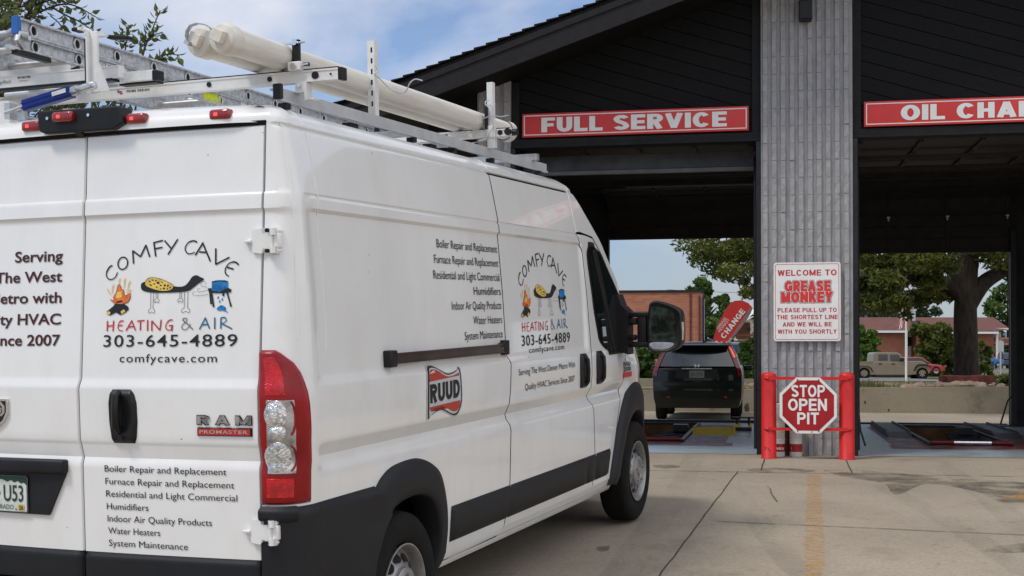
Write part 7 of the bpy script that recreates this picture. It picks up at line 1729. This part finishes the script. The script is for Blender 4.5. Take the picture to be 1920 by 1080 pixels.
# red feather flag
Yf = 40; p = at(1345, 690, Yf); t = thing('feather_flag', 'red and grey feather flag reading OIL CHANGE leaning behind the black car', 'flag', (p.x, Yf, lz(Yf)))
ff = lambda px, py: ((px - 1345) * Yf / 2460.0, (at(1345, py, Yf).z - lz(Yf)))
out_ = [(1336, 645), (1345, 612), (1356, 590), (1366, 573), (1378, 565), (1391, 564), (1403, 569), (1411, 579), (1402, 597), (1391, 613), (1379, 628), (1367, 645), (1355, 666), (1344, 694), (1331, 690), (1333, 665)]
def cloth(o): return lambda a, b: (lambda q_: (q_[0], -o, q_[1]))(ff(a, b))
g = G(); fan(g, curve(out_, 2, True), cloth(0)); cf = g.obj('cloth', M['signred'], t); cf.modifiers.new('s', 'SOLIDIFY').thickness = .004
g = G(); fan(g, [(1410, 580), (1402, 597), (1391, 612), (1379, 627), (1367, 644), (1355, 665), (1347, 684), (1352, 662), (1366, 638), (1382, 615), (1396, 594), (1406, 577)], cloth(.006)); g.obj('grey_panel', mat('grey_flag_cloth', (.20, .19, .19), .8, var=.1), cf)
g = G(); an = atan2(572 - 645, 1400 - 1345)
def alongf(o): return lambda a, b: cloth(o)(1346 + a * cos(-.915) - b * sin(-.915) * -1 * 0 - b * .79, 648 + a * sin(-.915) - b * .61)
block(g, 'OIL', -14, 11, -2.5, 10.5, lambda o: alongf(.014 + o), t=.28, gap=.14); block(g, 'CHANGE', 17, 82, -2.5, 10.5, lambda o: alongf(.014 + o), t=.28, gap=.14)
text(g, 'GREASE', 24, 50, 17.5, 5, alongf(.014)); text(g, 'MONKEY', 22, 52, 11.5, 5, alongf(.014)); text(g, 'Fast.', 14, 28, -13.5, 6, alongf(.014))
g.obj('lettering', M['signwhite'], cf, merge=False, recalc=False)
g = G(); g.tube([(ff(a, b)[0], .02, ff(a, b)[1]) for a, b in ((1331, 700), (1333, 665), (1336, 645), (1345, 612), (1356, 590), (1366, 573), (1378, 565), (1391, 564), (1403, 569), (1411, 579))], .018, 6); g.obj('pole', M['ink'], t)
# power line far off
g = G(); a, b = at(1250, 543, 140), at(1700, 540, 150); g.tube([a + (b - a) * f + Vector((0, 0, -.5 * sin(pi * f))) for f in lin(0, 1, 14)], .02, 5); tag(g.obj('power_line', M['ink']), 'power line crossing the sky behind the shade tree', 'power line')
# rocks and the red edging round the big tree
rr_ = random.Random(9)
def rock(p, r):
    bm = bmesh.new(); bmesh.ops.create_icosphere(bm, subdivisions=2, radius=r); sc = (rr_.uniform(.9, 1.5), rr_.uniform(.8, 1.2), rr_.uniform(.5, .8)); ph = [rr_.uniform(0, 6) for _ in range(3)]
    for v in bm.verts: k = 1 + .14 * sin(v.co.x / r * 2.5 + ph[0]) + .12 * sin(v.co.y / r * 3 + ph[1]) + .1 * sin(v.co.z / r * 3 + ph[2]); v.co = Vector((v.co.x * sc[0] * k, v.co.y * sc[1] * k, v.co.z * sc[2] * k))
    bm.verts.index_update(); g = G(); g.add([v.co for v in bm.verts], [tuple(v.index for v in f.verts) for f in bm.faces]); bm.free()
    o = g.obj('river_rock', M['rock'], smooth=True, angle=80); o.location = p; o.rotation_euler = (0, 0, rr_.uniform(0, 6)); tag(o, 'rounded tan river rock in the bed below the red tree edging', 'rock', 'river rocks round the big tree')
for k in range(64):
    px = rr_.uniform(1695, 1880); Y = rr_.uniform(31.6, 33.2); p = at(px, 700, Y); rock((p.x, Y, lz(Y) + .02 + .06 * (1 - abs(px - 1800) / 100)), rr_.uniform(.06, .14))
for k in range(10):
    px = rr_.uniform(1385, 1425); Y = 33.5 + rr_.uniform(0, .6); p = at(px, 712, Y); rock((p.x, Y, lz(Y) + .04), rr_.uniform(.06, .11)); 
t = thing('tree_edging', 'ring of dark red edging blocks round the foot of the big tree', 'edging', (c0.x, c0.y, lz(34)))
g = G()
for k, (px, py, dy, w_, r_a) in enumerate(((1783, 713, -1.1, .62, .28), (1806, 711, -1.35, .75, .05), (1826, 713, -1.3, .70, -.02), (1843, 711, -1.0, .60, .30), (1775, 712, -.5, .5, .9), (1850, 710, -.4, .5, -.9))):
    p = at(px, py, 34 + dy); g.box((p.x - c0.x, p.y - c0.y, .16), (w_, .16, .30), rz=r_a, ry=rr_.uniform(-.08, .08), bev=.015)
g.obj('block', M['redblock'], t)
# grass tufts along the top of the wall and on the lawn
g = G()
for k in range(9000):
    Y = 31.2 + 60 * rr_.random() ** 2.2; px = rr_.uniform(1330, 1930); p = at(px, 700, Y); z = lz(Y); hgt = rr_.uniform(.015, .045) * (1 + (1.2 if rr_.random() < .08 else 0)) ; a = rr_.uniform(0, 6.3); d = Vector((cos(a), sin(a), 0)) * .012 * (1 + Y / 40); ln = Vector((rr_.gauss(0, .3), rr_.gauss(0, .3), 1)) * hgt
    b = Vector((p.x, Y, z)); g.add([b - d, b + d, b + ln], [(0, 1, 2)])
for k in range(700):
    c_ = rr_.choice(((1622, 36), (1640, 38), (1612, 40), (1405, 38), (1700, 44))); px = rr_.gauss(c_[0], 12); Y = c_[1] + rr_.gauss(0, .5); p = at(px, 700, Y); hgt = rr_.uniform(.06, .26); a = rr_.uniform(0, 6.3); d = Vector((cos(a), sin(a), 0)) * .012; ln = Vector((rr_.gauss(0, .25), rr_.gauss(0, .25), 1)) * hgt
    b = Vector((p.x, Y, lz(Y))); g.add([b - d, b + d, b + ln], [(0, 1, 2)])
tag(g.obj('lawn_grass', M['blade'], merge=False, recalc=False), kind='stuff')
# ================================================================ pieces that lie apart become parts of their own
def split_apart():
    import numpy as np
    for o in [x for x in S.objects if x.type == 'MESH' and x.parent and not x.modifiers and x.name.split('.')[0] not in ('crown', 'trunk', 'body', 'inner_shell')]:
        me = o.data; nv = len(me.vertices)
        if nv > 60000: continue
        root = list(range(nv))
        def find(a):
            while root[a] != a: root[a] = root[root[a]]; a = root[a]
            return a
        for e in me.edges:
            a, b = find(e.vertices[0]), find(e.vertices[1])
            if a != b: root[a] = b
        co = np.empty(nv * 3, np.float64); me.vertices.foreach_get('co', co); co = co.reshape(-1, 3)
        lab = np.array([find(i) for i in range(nv)]); ids, inv = np.unique(lab, return_inverse=True); k = len(ids)
        if k < 2 or k > 400: continue
        lo = np.full((k, 3), 1e9); hi = -lo; np.minimum.at(lo, inv, co); np.maximum.at(hi, inv, co)
        size = np.linalg.norm(hi - lo, axis=1); grp = list(range(k))
        def gf(a):
            while grp[a] != a: a = grp[a]
            return a
        for i in range(k):
            gap = np.maximum(0, np.maximum(lo[i] - hi, lo - hi[i])); d = np.linalg.norm(gap, axis=1)
            for j in np.nonzero(d < .5 * np.maximum(size, size[i]))[0]:
                a, b = gf(i), gf(int(j))
                if a != b: grp[max(a, b)] = min(a, b)
        pc = [gf(i) for i in range(k)]; roots = sorted(set(pc))
        if len(roots) < 2: continue
        vp = np.array([pc[i] for i in inv])
        for r in roots[1:] + roots[:1]:
            keep = vp == r
            bm = bmesh.new(); bm.from_mesh(me)
            bmesh.ops.delete(bm, geom=[v for v, q in zip(list(bm.verts), keep) if not q], context='VERTS')
            if r == roots[0]: new = o; m2 = me.copy(); bm.to_mesh(m2); o.data = m2
            else:
                m2 = me.copy(); bm.to_mesh(m2); new = o.copy(); new.data = m2; COL.objects.link(new)
            bm.free()
split_apart()
